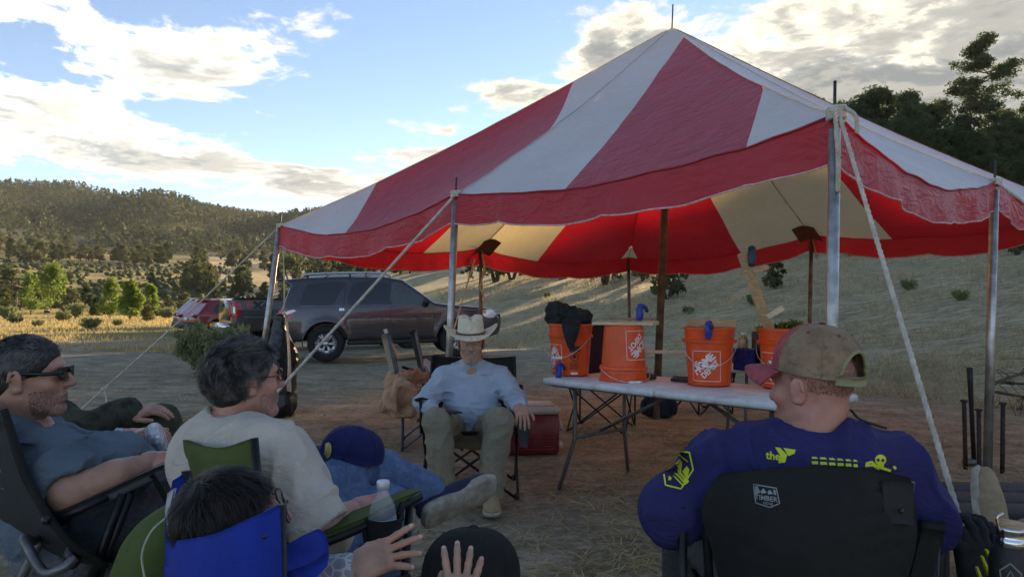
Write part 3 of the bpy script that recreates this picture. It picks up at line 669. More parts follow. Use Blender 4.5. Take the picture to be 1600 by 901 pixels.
def srf(mid, cor, tau, r_, sag=.2, slope=.38):
    """point on a half face: tau along the eave from mid pole to corner, r_ from eave to peak"""
    tau = np.asarray(tau, float); r_ = np.asarray(r_, float); Mp, Cp = PT[mid], PT[cor]
    p = Mp+r_[..., None]*(PK-Mp)+tau[..., None]*(Cp-Mp)
    q = np.clip(tau/np.maximum(1-r_, 1e-3), 0, 1)
    p[..., 2] -= sag*4*q*(1-q)*(1-r_)**1.6+slope*r_*(1-r_)**1.2
    p[..., 2] += .035*vnoise(p*2.3)*4*q*(1-q)+.018*vnoise(p*6)*(1-r_)
    return p
def panel(mid, cor, r0, r1, lo, hi, m, sag):
    nr_, nt = max(3, int((r1-r0)*34)), 16; g = []
    for r_ in np.linspace(r0, r1, nr_):
        a = max(0, lo(r_)); b = max(a+1e-4, min(hi(r_), 1-r_)); g.append(srf(mid, cor, np.linspace(a, b, nt), np.full(nt, min(r_, .995)), sag))
    MB().sheet(np.array(g), 0, 0).build('canopy_panel', m, tent)
one = lambda r_: 1-r_; zero = lambda r_: 0.0
b1 = lambda r_: .387-.284*r_; b2 = lambda r_: .836-.381*r_; b3 = lambda r_: .554+.794*r_; b4 = lambda r_: (r_-.35)*.636
panel('B', 'C', 0, 1, zero, b1, M_WHT, .13); panel('B', 'C', 0, .855, b1, b2, M_RED, .13); panel('B', 'C', 0, .265, b2, one, M_WHT, .13)
panel('B', 'A', 0, .248, b3, one, M_WHT, .2); panel('B', 'A', 0, .746, b4, b3, M_RED, .2); panel('B', 'A', .35, 1, zero, b4, M_WHT, .2)
panel('D', 'C', 0, 1, zero, one, M_WHT, .2); panel('D', 'E', 0, 1, zero, one, M_WHT, .16)
c1 = lambda r_: .34-.18*r_; c2 = lambda r_: .94-.3*r_
for mid, cor in (('M1', 'A'), ('M1', 'F'), ('M2', 'F'), ('M2', 'E')):
    panel(mid, cor, 0, 1, zero, c1, M_WHT, .16); panel(mid, cor, 0, .80, c1, c2, M_RED, .16); panel(mid, cor, 0, .14, c2, one, M_WHT, .16)
# ridge and hip seams
for k in PT:
    mid = k in ('B', 'D', 'M1', 'M2'); other = {'B': 'A', 'D': 'C', 'M1': 'F', 'M2': 'F'}.get(k)
    rs = np.linspace(0, .985, 24)
    if mid: pts = srf(k, other, np.zeros(24), rs)
    else: pts = srf({'A': 'B', 'C': 'B', 'E': 'D', 'F': 'M1'}[k], k, 1-rs, rs)
    MB().tube(pts+V(0, 0, .004), .008, 5, flat=.6).build('seam', M_WHT if k in 'ABCD' else M_BRN, tent)
# hanging valance along every half eave, with scalloped bottom and cord edge
def valance(a, b, sag, drop=.245, ph=0.0, mid_first=True):
    mid, cor = (a, b) if a in ('B', 'D', 'M1', 'M2') else (b, a)
    n = 64; u = np.linspace(0, 1, n); top = srf(mid, cor, u, np.zeros(n), sag); top[:, 2] += .006
    out = np.cross(PT[b]-PT[a], V(0, 0, 1)); out = nrm(out); cen = (PT[a]+PT[b])/2-PK
    if np.dot(out[:2], cen[:2]) < 0: out = -out
    L = np.linalg.norm(PT[b]-PT[a]); ss = u*L; g = []
    sc = np.abs(np.sin(math.pi*(ss/1.02+ph)))**.35
    for k in np.linspace(0, 1, 9):
        d_ = drop*(.84+.16*sc)*k
        wav = (.022*np.sin(ss*7+ph*5+2*vnoise(np.c_[ss*2, ss*0, ss*0]))+.035*vnoise(np.c_[ss*3.1+ph, k+ss*0, ss*0])+.006*np.sin(ss*23+ph))*k
        p = top+out*(wav+.015*k)[:, None]; p[:, 2] = top[:, 2]-d_; g.append(p)
    va = MB().sheet(np.array(g), 0, 0).build('valance', M_RED, tent)
    MB().tube(g[-1], .006, 5).build('piping', M_PIPE, va)
    MB().tube(top+out*.004, .007, 5).build('seam', M_BRN if a in ('M1', 'M2', 'F') else M_RED, va)
for i, (a, b, sg) in enumerate([('A', 'B', .2), ('B', 'C', .13), ('C', 'D', .2), ('D', 'E', .16), ('E', 'M2', .16), ('M2', 'F', .16), ('F', 'M1', .16), ('M1', 'A', .16)]): valance(a, b, sg, ph=i*.37+.1)
# poles
def pole(top, base, r_, m, pin=.16, name='pole', seg=12):
    top = np.asarray(top, float); base = np.asarray(base, float); d_ = nrm(top-base)
    p_ = MB().tube([base-d_*.03, top-d_*.05], r_, seg).build(name, m, tent)
    MB().tube([top-d_*.06, top+d_*pin], .008, 6).build('pin', M_PIN, p_)
def gnd(p, dx=0, dy=0): x, y = p[0]+dx, p[1]+dy; return V(x, y, H(x, y))
pole(PT['A']-V(0, 0, .02), gnd(PT['A'], -.22, -.05), .032, M_STEEL); pole(PT['B']-V(0, 0, .02), gnd(PT['B'], -.06, 0), .030, M_STEEL)
pole(PT['C']-V(.01, 0, .02), gnd(PT['C'], -.04, 0), .030, M_STEEL, .2); pole(PT['D']-V(.01, 0, .02), on(1543, 738), .032, M_STEEL, .2)
pole(PT['E'], gnd(PT['E']), .03, M_STEEL)
pole(PT['M1'], gnd(PT['M1']), .028, M_RUST, .1); pole(PT['M2'], gnd(PT['M2'], -.05, 0), .028, M_RUST, .1); pole(PT['F'], gnd(PT['F'], .04, 0), .028, M_RUST, .1)
cp = on(1025, 655); pole(PK, V(cp[0], cp[1], H(cp[0], cp[1])), .042, M_RUST, .26)
for k in ('M1', 'M2'):                                       # brown reinforcing patch under the ridge
    d_ = nrm(PK-PT[k]); s_ = nrm(np.cross(d_, V(0, 0, 1))); p0 = PT[k]-V(0, 0, .03)
    MB().sheet(np.array([[p0+d_*a_*.3+s_*b_*.16-V(0, 0, .05*abs(b_)+.02) for b_ in (-1, -.3, .3, 1)] for a_ in (0, .5, 1)]), .01, 3).build('corner_patch', M_BRN, tent)
rebase(tent)
# guy ropes: each a thing of its own
def rope(pts, r_, label, name='guy_rope', extra=None, sub=0):
    o = thing(name, label, 'rope', group='ropes holding the tent'); p = np.asarray(pts, float)
    if sub: p = spline(p, sub)
    nseg = 200; q = np.linspace(0, len(p)-1, nseg); pp = np.stack([np.interp(q, np.arange(len(p)), p[:, k]) for k in range(3)], 1)
    tg = nrm(np.gradient(pp, axis=0)); a = nrm(np.cross(tg, V(.3, .2, .9))); b = np.cross(tg, a)
    L = np.linalg.norm(np.diff(pp, axis=0), axis=1).sum(); ph = np.linspace(0, L/.045, nseg)*2*math.pi
    mb = MB()
    if L/.045*6 < nseg*1.3 or True:
        nseg2 = int(min(900, max(60, L/.008))); q2 = np.linspace(0, nseg-1, nseg2); C_ = lambda A_: np.stack([np.interp(q2, np.arange(nseg), A_[:, k]) for k in range(3)], 1)
        P2, a2, b2_ = C_(pp), C_(a), C_(b); ph2 = np.linspace(0, L/.05, nseg2)*2*math.pi
        for s3 in range(3): mb.tube(P2+(a2*np.cos(ph2+s3*2.1)[:, None]+b2_*np.sin(ph2+s3*2.1)[:, None])*r_*.5, r_*.62, 5)
    mb.build('strand', M_ROPE, o)
    for e in (extra or []): e(o)
    return rebase(o)
def knot(c, r_, turns=3.2):
    def f(o):
        th = np.linspace(0, turns*2*math.pi, 60); c_ = np.asarray(c, float)
        MB().tube(np.c_[c_[0]+r_*np.cos(th), c_[1]+r_*np.sin(th), c_[2]+np.linspace(-r_*.8, r_*.8, 60)], r_*.32, 6).build('knot', M_ROPE, o)
    return f
def loop(pts, r_):
    def f(o): MB().tube(np.array(pts), r_, 6, 6).build('tail', M_ROPE, o)
    return f
a0 = PT['A']; k1 = at(162, 607, 7.3)
rope([a0, (a0+k1)/2-V(0, 0, .03), k1, at(112, 652, 7.2)], .008, 'thin guy rope from the far left corner down across the grass', extra=[knot(k1, .022), loop([k1, at(166, 625, 7.3), at(158, 655, 7.2)], .007), knot(a0, .03), loop([a0+V(-.03, 0, 0), a0+V(-.05, -.02, -.35), a0+V(-.08, -.02, -.6)], .007)])
b0_ = PT['B']; g1 = at(455, 588, 5.4); g0 = V(g1[0]-.75, g1[1]-.15, 0); g0 = g1+(g1-b0_)*(g1[2]/(b0_[2]-g1[2]))
rope([b0_, g1, g0+V(0, 0, H(g0[0], g0[1]))], .012, 'thick guy rope slanting across the dark parked vehicle', extra=[knot(b0_, .035)])
c0_ = PT['C']
rope([c0_+V(.0, -.02, .02), at(1515, 862, 2.55), at(1530, 905, 2.5)], .0105, 'thick white rope from the near corner to lower right', extra=[knot(c0_+V(0, 0, .01), .04, 4), loop([c0_+V(.02, -.05, .03), c0_+V(.07, -.06, -.02), c0_+V(.08, -.05, -.10)], .011)])
rope([c0_+V(-.03, -.05, .02), at(1310, 250, 3.6), at(1309, 300, 3.62)], .012, 'short rope end hanging straight down the near corner pole')
d0_ = PT['D']; rope([d0_, at(1640, 345, 5.2), at(1900, 560, 4.6)], .011, 'guy rope leaving the right side pole out of frame', extra=[knot(d0_, .035)])
m1 = PT['M1']; rope([m1+V(0, -.03, 0), at(757, 420, 10.1), at(750, 450, 10.1), at(760, 472, 10.1)], .012, 'loose pale rope end dangling from the back left pole', extra=[knot(m1, .03), loop([m1, at(735, 405, 10.1), at(742, 420, 10.1)], .008)])
rope([at(742, 405, 10.0), at(722, 470, 9.4), at(700, 548, 8.8), at(675, 620, 8.2)], .010, 'thin rope running down behind the cream hat')
m2 = PT['M2']; rope([m2, at(1275, 395, 9.9), at(1277, 405, 9.9)], .008, 'small knotted rope end under the back right pole', extra=[knot(at(1276, 398, 9.9), .02)])
# ================================================================== VEHICLES
def paint(name, col, flake=.0, rough=.25, dust=.25):
    m = bpy.data.materials.new(name); m.use_nodes = True; t = NT(m.node_tree); b = t.n['Principled BSDF']; tc = t.new('ShaderNodeTexCoord').outputs['Object']
    sp = t.new('ShaderNodeSeparateXYZ'); t.l.new(tc, sp.inputs[0]); n = t.noise(tc, 5, 6, .65)
    dz_ = t.math('MULTIPLY', t.ramp(sp.outputs[2], 1.1, .35), t.ramp(n, .3, .75, .2, 1)); dd = t.math('MULTIPLY', dz_, dust)     # road dust on the sills
    t.put(b.inputs['Base Color'], t.mix(dd, col, (.20, .16, .12))); b.inputs['Metallic'].default_value = flake
    t.put(b.inputs['Roughness'], t.math('ADD', rough, t.math('MULTIPLY', dd, .5))); b.inputs['Coat Weight'].default_value = .8; b.inputs['Coat Roughness'].default_value = .04; return m
M_GLASS = mat('car_glass', (.012, .015, .017), .04, 0, var=.1, spec=.8)
M_TYRE = mat('tyre_rubber', (.018, .018, .018), .85, bump=.3, bscale=30); M_RIM = mat('alloy_rim', (.55, .56, .57), .3, .9, var=.1); M_BLK = mat('black_plastic', (.015, .015, .016), .55, var=.2)
M_TAIL = mat('tail_lens', (.45, .012, .012), .12, spec=.8, var=.2); M_LENS = mat('clear_lens', (.75, .75, .74), .08, .2, var=.1); M_CHR = mat('chrome', (.7, .7, .7), .12, 1.0, var=.05); M_SILV = mat('silver_trim', (.5, .51, .52), .35, .6, var=.1); M_AMB = mat('amber_lens', (.8, .25, .05), .15)
def poly_sdf(px, pz, poly):
    poly = np.asarray(poly, float); d = np.full(px.shape, 1e9); s = np.ones(px.shape); n = len(poly)
    for i in range(n):
        a, b = poly[i], poly[i-1]; e = b-a; wx, wz = px-a[0], pz-a[1]; h = np.clip((wx*e[0]+wz*e[1])/(e @ e), 0, 1)
        d = np.minimum(d, (wx-e[0]*h)**2+(wz-e[1]*h)**2)
        c1, c2, c3 = pz >= a[1], pz < b[1], e[0]*wz > e[1]*wx; fl = (c1 & c2 & c3) | (~c1 & ~c2 & ~c3); s = np.where(fl, -s, s)
    return s*np.sqrt(d)
def wheel(root, c, r_, w, spokes, rim=M_RIM, side=-1):
    """tyre with rim, spokes and hub; axle along y, outer face towards side"""
    o = MB().lathe([(r_*.60, -w/2), (r_*.93, -w/2), (r_*.985, -w*.38), (r_, -w*.2), (r_, w*.2), (r_*.985, w*.38), (r_*.93, w/2), (r_*.66, w/2), (r_*.60, w*.42)], 40, rotx(-side*math.pi/2), c, False).build('wheel', M_TYRE, root)
    rr_ = r_*.66; q = rotx(-side*math.pi/2)
    MB().lathe([(rr_*.6, -.02), (rr_*.93, -.02), (rr_*.97, w*.44), (rr_*1.03, w*.46), (rr_*1.0, w*.40), (rr_*.88, -.05)], 36, q, c, False).build('rim', rim, o)
    MB().lathe([(0.001, -.03), (rr_*.9, -.03)], 30, q, c, False).build('brake_disc', M_PIN, o)
    sp_ = MB()
    for k in range(spokes):
        for off in (-.13, .13):
            a = 2*math.pi*k/spokes; u = V(math.cos(a+off*.4), math.sin(a+off*.4), 0); v_ = V(math.cos(a+off), math.sin(a+off), 0)
            pr = [u*rr_*.2+V(0, 0, w*.30), v_*rr_*.97+V(0, 0, w*.36)]; sp_.tube([x @ q.T+np.asarray(c) for x in pr], [rr_*.085, rr_*.075], 6)
    sp_.build('spokes', rim, o); MB().lathe([(rr_*.24, w*.22), (rr_*.22, w*.37), (rr_*.1, w*.40), (0.001, w*.40)], 16, q, c).build('hub', rim, o); return o
def vehicle(name, label, prof, zbelt, wmax, wroof, zroof, wheels, wr, m, vox=.025, spokes=6, nose=.6, tail=.25, arch=.075, cut=None):
    root = thing(name, label, 'car'); prof = np.asarray(prof, float); x0, x1 = prof[:, 0].min(), prof[:, 0].max()
    def W(x, z):
        x = np.asarray(x, float); z = np.asarray(z, float)
        w = np.where(z < zbelt, wmax-.03*((z-.75)/.4)**2, wmax-.03*((zbelt-.75)/.4)**2-(wmax-.03-wroof)*np.clip((z-zbelt)/(zroof-zbelt), 0, 1.2)**1.15)
        fx = np.clip((x-(x1-nose))/nose, 0, 1); bx = np.clip(((x0+tail)-x)/tail, 0, 1)
        for xc in wheels:                                      # flared arches
            rr_ = np.hypot(x-xc, z-wr); w = w+.028*np.exp(-((rr_-wr-arch)/.09)**2)*(z < zbelt)
        return w-.26*fx**2.2*nose/.6-.10*bx**2
    lo = V(x0-.1, -wmax-.12, prof[:, 1].min()-.1); hi = V(x1+.1, wmax+.12, prof[:, 1].max()+.1); n = np.ceil((hi-lo)/vox).astype(int)+1
    gx, gz = np.meshgrid(lo[0]+np.arange(n[0])*vox, lo[2]+np.arange(n[2])*vox, indexing='ij')
    P2 = poly_sdf(gx, gz, prof); WW = W(gx, gz); ay = np.abs(lo[1]+np.arange(n[1])*vox)
    a = P2[:, None, :]; b = (ay[None, :, None]-WW[:, None, :])*.93; k = .07; h = np.maximum(k-np.abs(a-b), 0)/k; D = np.maximum(a, b)+h*h*k*.25
    for xc in wheels:
        c2 = np.hypot(gx-xc, gz-wr)-(wr+arch); d = np.maximum(c2[:, None, :], .55-ay[None, :, None]); D = np.maximum(D, -d)
    if cut:
        for (xa, xb, za, zb, yy) in cut: D = np.maximum(D, -np.maximum(np.maximum(np.abs(gx-(xa+xb)/2)-(xb-xa)/2, np.abs(gz-(za+zb)/2)-(zb-za)/2)[:, None, :], ay[None, :, None]-yy))
    v, f = nets(D.astype(np.float32), lo, vox); mesh('body', v, f, m, True, root)
    for xc in wheels:
        for sd in (-1, 1): wheel(root, (xc, sd*(wmax-.13), wr), wr, .26, spokes, side=sd)
    def patch(nm, poly, m_, off=.008, par=None, sides=(-1,), rings=5):
        out = []
        for sd in sides:
            p = spline(np.asarray(poly, float), 3, True) if len(poly) > 4 else np.asarray(poly, float); p = np.vstack([p[i]+(p[(i+1) % len(p)]-p[i])*np.linspace(0, 1, 4)[:-1, None] for i in range(len(p))]) if len(poly) <= 4 else p
            c = p.mean(0); nn = len(p); vs_ = []; fs = []
            for r_ in range(rings+1):
                q = c+(p-c)*max(r_/rings, .001)
                vs_.append(np.c_[q[:, 0], sd*(W(q[:, 0], q[:, 1])+off), q[:, 1]])
            for r_ in range(rings):
                for i in range(nn): fs.append((r_*nn+i, r_*nn+(i+1) % nn, (r_+1)*nn+(i+1) % nn, (r_+1)*nn+i))
            out.append(mesh(nm, np.vstack(vs_), fs, m_, True, par or root))
        return out[0]
    def line(nm, pts, m_, wd=.012, off=.006, par=None, sd=-1):
        p = np.asarray(pts, float); q = np.vstack([p[i]+(p[i+1]-p[i])*np.linspace(0, 1, 9)[:, None] for i in range(len(p)-1)])
        return MB().tube(np.c_[q[:, 0], sd*(W(q[:, 0], q[:, 1])+off), q[:, 1]], wd/2, 5, flat=.5).build(nm, m_, par or root)
    return root, W, patch, line
def place(root, local, world, heading):
    q = rotz(heading) @ np.asarray(local, float); root.rotation_euler = (0, 0, heading)
    root.location = (world[0]-q[0], world[1]-q[1], world[2]); return root
HEAD = math.atan2(.57, .82)
# --- dark grey four-wheel-drive in front
MP = paint('dark_grey_paint', (.058, .052, .060), .55, .26, .35)
prof = [(.10,.52), (.0,.60), (-.02,.80), (.03,1.05), (.10,1.15), (.26,1.60), (.10,1.73), (.16,1.765), (.6,1.80), (1.4,1.815), (2.3,1.78), (2.62,1.72), (3.30,1.20), (3.50,1.165), (4.45,1.06), (4.66,.99), (4.76,.82), (4.80,.62), (4.72,.46), (4.4,.40), (.4,.44)]
suv, W, patch, line = vehicle('four_wheel_drive', 'dark grey four-wheel-drive wagon parked nearest the tent', prof, 1.13, .955, .72, 1.80, (.98, 3.77), .385, MP, .026)
patch('rear_quarter_window', [(.47,1.21), (.60,1.60), (.75,1.665), (1.36,1.68), (1.26,1.45), (1.12,1.22), (.8,1.19)], M_GLASS, sides=(-1, 1))
patch('rear_door_window', [(1.46,1.20), (1.50,1.5), (1.64,1.675), (2.28,1.66), (2.30,1.4), (2.30,1.19), (1.9,1.18)], M_GLASS, sides=(-1, 1))
patch('front_door_window', [(2.38,1.19), (2.37,1.5), (2.40,1.655), (2.58,1.63), (2.9,1.42), (3.17,1.20), (2.8,1.17)], mat('lit_glass', (.05, .065, .06), .03, spec=.9), sides=(-1, 1))
for pts in ([(1.40,1.66), (1.36,1.12), (1.37,.80), (1.50,.56)], [(2.335,1.68), (2.335,.52)], [(3.26,1.16), (3.28,.80), (3.22,.52)], [(1.5,.53), (3.2,.51)], [(3.3,1.16), (4.4,1.05)]): line('door_seam', pts, M_BLK, .014, .002)
line('window_trim', [(.46,1.185), (3.2,1.165)], M_CHR, .016, .008)
for x in (1.62, 2.50): patch('door_handle', [(x-.02,1.02), (x+.22,1.02), (x+.22,1.06), (x-.02,1.06)], MP, .03)
patch('body_moulding', [(1.52,.60), (3.2,.58), (3.2,.66), (1.52,.68)], mat('dusty_cladding', (.05, .045, .04), .6), .014)
MB().tube([V(1.45, -.96, .40), V(1.6, -1.0, .39), V(3.15, -1.0, .38), V(3.3, -.96, .39)], .045, 8, 3).build('side_step', M_BLK, suv)
for sd in (-1, 1):
    MB().tube([V(.50, sd*.66, 1.80), V(.62, sd*.66, 1.865), V(1.5, sd*.665, 1.885), V(2.2, sd*.66, 1.86), V(2.38, sd*.66, 1.79)], .026, 8, 4).build('roof_rail', M_SILV, suv)
    for x in (.62, 1.5, 2.2): MB().tube([V(x, sd*.66, 1.76), V(x, sd*.66, 1.86)], .025, 6).build('rail_foot', M_BLK, suv)
for x in (.98, 1.85): MB().tube([V(x, -.70, 1.90), V(x, .70, 1.90)], .028, 8, flat=.6).build('crossbar', M_SILV, suv)
MB().box(V(3.10, -1.06, 1.22), (.14, .20, .16), None, .05).build('mirror', M_BLK, suv); MB().tube([V(3.12, -.90, 1.17), V(3.1, -1.02, 1.19)], .03, 6).build('mirror_arm', M_BLK, suv)
patch('tail_light', [(.03,1.06), (.08,1.12), (.30,1.12), (.36,1.08), (.26,.92), (.08,.86), (.03,.95)], M_TAIL, .012, sides=(-1, 1)); patch('tail_light', [(.12,1.07), (.34,1.125), (.40,1.09), (.20,1.02)], M_LENS, .016)
patch('fuel_cap', [(.62,.93), (.78,.93), (.78,1.08), (.62,1.08)], MP, .004)
patch('head_light', [(4.32,1.00), (4.5,1.02), (4.66,.94), (4.6,.84), (4.4,.86)], M_LENS, .012, sides=(-1, 1)); patch('turn_signal', [(4.3,1.01), (4.42,1.02), (4.42,.93), (4.3,.95)], M_AMB, .018)
MB().box(V(4.79, 0, .78), (.06, 1.1, .26), None, .02).build('grille', M_BLK, suv); MB().box(V(.02, 0, .58), (.16, 1.7, .16), None, .05).build('rear_bumper', M_SILV, suv)
MB().sheet(np.array([[V(.14, y, 1.22), V(.215, y, 1.4), V(.29, y, 1.58)] for y in (-.72, 0, .72)]), .01, 2).build('rear_window', M_GLASS, suv)
MB().box(V(.07, 0, 1.755), (.22, 1.25, .035), None, .015).build('spoiler', MP, suv)
tv, tf = text_mesh('SR5', .07, .003); MB().add(np.c_[tv[:, 0]+1.32, -(W(tv[:, 0]+1.32, tv[:, 1]+1.10)+.010), tv[:, 1]+1.10], tf).build('badge', M_CHR, suv, False)
for xx in (.98, 3.77):
    th = np.linspace(-.1, math.pi+.1, 26); q = np.c_[xx+np.cos(th)*.475, .385+np.sin(th)*.475]; MB().tube(np.c_[q[:, 0], -(W(q[:, 0], q[:, 1])+.004), q[:, 1]], .025, 6, flat=.5).build('arch_trim', MP, suv)
gz_ = H(-3.9, 15.5); rw = on(510, 567); place(suv, (.98, -.85, 0), (rw[0], rw[1], gz_), R(12)); suv.rotation_euler = (0, -R(2.0), R(12))
# --- grey pickup
MG = paint('pewter_paint', (.075, .068, .062), .5, .3, .5)
prof = [(.1,.62), (.0,.70), (.0,1.36), (.03,1.40), (1.95,1.41), (2.0,1.47), (2.16,1.86), (2.5,1.94), (3.4,1.95), (3.75,1.86), (4.4,1.38), (5.5,1.27), (5.78,1.1), (5.86,.8), (5.75,.5), (.5,.55)]
trk, W, patch, line = vehicle('pickup_truck', 'grey pickup truck with its tailgate toward the meadow', prof, 1.36, 1.0, .76, 1.95, (1.25, 4.9), .40, MG, .04, 6, nose=.5, tail=.08, cut=[(.12, 1.9, .95, 1.6, .0)] and None)
patch('tail_light', [(.0,1.30), (.2,1.30), (.22,1.1), (.16,.93), (.0,.92)], M_TAIL, .014); patch('tail_light', [(.03,1.18), (.07,1.18), (.07,1.02), (.03,1.02)], M_LENS, .018)
for yy in (-.80,): MB().box(V(-.012, yy, 1.11), (.03, .16, .38), None, .01).build('tail_light', M_TAIL, trk)
MB().box(V(-.012, 0, 1.08), (.03, 1.40, .52), None, .012).build('tailgate', MG, trk); MB().box(V(-.035, .1, 1.22), (.02, .30, .09), None, .008).build('tailgate_handle', M_BLK, trk)
MB().box(V(-.12, 0, .66), (.20, 1.9, .18), None, .04).build('rear_bumper', M_CHR, trk); MB().box(V(-.235, -.1, .68), (.01, .32, .13)).build('licence_plate', M_LENS, trk)
patch('rear_window', [(2.3,1.46), (2.38,1.80), (2.9,1.84), (2.9,1.46)], M_GLASS); patch('front_window', [(3.0,1.46), (3.0,1.84), (3.5,1.82), (4.0,1.46)], M_GLASS)
line('bed_rail', [(.05,1.395), (1.95,1.405)], M_BLK, .05, -.02); line('body_crease', [(.3,.92), (1.9,.92)], M_SILV, .012, .004); line('bed_seam', [(1.98,1.4), (1.98,.6)], M_BLK, .014, .002)
for s_, x_, mm in (('F', .42, M_TAIL), ('X4', .72, M_BLK)):
    tv, tf = text_mesh(s_, .26, .012); MB().add(np.c_[tv[:, 0]*1.3+x_, -(W(tv[:, 0]+x_, tv[:, 1]+1.2)+.012), tv[:, 1]+1.22], tf).build('decal', mm, trk, False)
p = at(362, 530, 18.2); place(trk, (0, -1.0, 0), (p[0], p[1], H(p[0], p[1])), HEAD-.05)
# --- red crossover and blue-grey hatchback beyond
MR = paint('red_paint', (.24, .012, .020), .3, .25, .3)
def small_car(name, label, m, sc):
    prof = np.array([(.08,.45), (.0,.6), (-.02,.85), (.10,1.05), (.55,1.58), (.62,1.64), (1.3,1.68), (2.2,1.66), (2.6,1.58), (3.35,1.10), (4.25,.95), (4.45,.8), (4.5,.5), (4.2,.34), (.4,.36)])*V(1, sc)
    r_, W, patch, line = vehicle(name, label, prof, 1.02*sc, .91, .66, 1.66*sc, (.85, 3.55), .345, m, .04, 5, nose=.7, tail=.3)
    patch('side_window', [(.75,1.10*sc), (.85,1.45*sc), (1.3,1.56*sc), (2.0,1.56*sc), (2.0,1.06*sc)], M_GLASS); patch('side_window', [(2.08,1.06*sc), (2.08,1.56*sc), (2.4,1.5*sc), (3.05,1.08*sc)], M_GLASS)
    MB().sheet(np.array([[V(.17, y, 1.10*sc), V(.36, y, 1.34*sc), V(.53, y*.9, 1.54*sc)] for y in (-.62, 0, .62)]), .012, 2).build('rear_window', M_LENS if sc < .93 else M_GLASS, r_)
    for yy in (-.66, .66): MB().box(V(.03, yy, .98*sc), (.16, .32, .10), None, .03).build('tail_light', M_TAIL, r_)
    MB().box(V(.0, 0, .52), (.20, 1.5, .26), None, .06).build('rear_bumper', M_BLK, r_); MB().box(V(-.03, 0, .83*sc), (.015, .34, .14)).build('licence_plate', M_LENS, r_)
    MB().box(V(.58, 0, 1.68*sc), (.24, 1.1, .03), None, .012).build('spoiler', m, r_)
    for x in (1.42, 2.06): line('door_seam', [(x,1.05*sc), (x,.5)], M_BLK, .012, .002)
    return r_
rd = small_car('crossover_car', 'red crossover car with raked rear window beside the pickup', MR, .92); p = at(292, 520, 26.5); place(rd, (0, -.4, 0), (p[0]-.1, p[1]+.5, H(p[0], p[1])-.1), HEAD+.22)
bl_ = small_car('hatchback_car', 'blue grey hatchback at the far end of the parked row', paint('blue_grey_paint', (.055, .075, .11), .5, .3, .3), .94); p = at(277, 512, 28.5); place(bl_, (0, 0, 0), (p[0]-.05, p[1]+.4, H(p[0], p[1])-.12), HEAD+.2)
# ================================================================== PEOPLE
J = at
def skin(name, col):
    m = bpy.data.materials.new(name); m.use_nodes = True; t = NT(m.node_tree); b = t.n['Principled BSDF']; p = t.new('ShaderNodeTexCoord').outputs['Object']
    c = t.mix(t.ramp(t.noise(p, 18, 5, .6), .3, .7), tuple(x*.82 for x in col), tuple(min(1, x*1.12) for x in col)); c = t.mix(t.ramp(t.noise(p, 7, 3), .5, .75, 0, .4), c, (col[0]*1.02, col[1]*.72, col[2]*.68))
    t.put(b.inputs['Base Color'], c); b.inputs['Roughness'].default_value = .5; b.inputs['Subsurface Weight'].default_value = .06; b.inputs['Subsurface Radius'].default_value = (.012, .005, .003); b.inputs['Subsurface Scale'].default_value = .5
    c = t.mix(t.ramp(t.noise(p, 90, 4, .7), .55, .8, 0, .35), c, tuple(x*.62 for x in col)); t.put(b.inputs['Base Color'], c); t.put(b.inputs['Normal'], t.bump(t.math('ADD', t.noise(p, 260, 4), t.math('MULTIPLY', t.noise(t.scale(p, (60, 60, 130)), 1, 3, .6, 1.5), .9)), .22, .0035)); return m
def cloth(name, col, weave=500, var=.12, fold=.4, rough=.9, speck=None):
    m = bpy.data.materials.new(name); m.use_nodes = True; t = NT(m.node_tree); b = t.n['Principled BSDF']; p = t.new('ShaderNodeTexCoord').outputs['Object']
    c = t.mix(t.ramp(t.noise(p, 9, 6, .7), .25, .75), tuple(x*(1-var) for x in col), tuple(min(1, x*(1+var)) for x in col))
    if speck: c = t.mix(t.ramp(t.noise(p, speck[1], 3, .7), .45, .65, 0, speck[2]), c, speck[0])
    t.put(b.inputs['Base Color'], c); b.inputs['Roughness'].default_value = rough; b.inputs['Specular IOR Level'].default_value = .25; b.inputs['Sheen Weight'].default_value = .0
    h = t.math('ADD', t.math('MULTIPLY', t.noise(p, weave, 2), .12), t.noise(p, 34, 5, .6, .8))
    nb = t.new('ShaderNodeBump'); t.put(nb.inputs['Height'], t.noise(t.scale(p, (11, 11, 17)), 1, 3, .5, 1.8)); nb.inputs['Strength'].default_value = fold; nb.inputs['Distance'].default_value = .03; t.put(nb.inputs['Normal'], t.bump(h, .35, .006)); t.put(b.inputs['Normal'], nb.outputs[0]); return m
SK1 = skin('tanned_skin', (.48, .25, .175)); SK2 = skin('ruddy_skin', (.52, .25, .185)); SK3 = skin('fair_skin', (.47, .27, .19))
def head_R(az, pitch=0.0, roll=0.0): return rotz(-R(az)) @ rotx(R(pitch)) @ roty(R(roll))
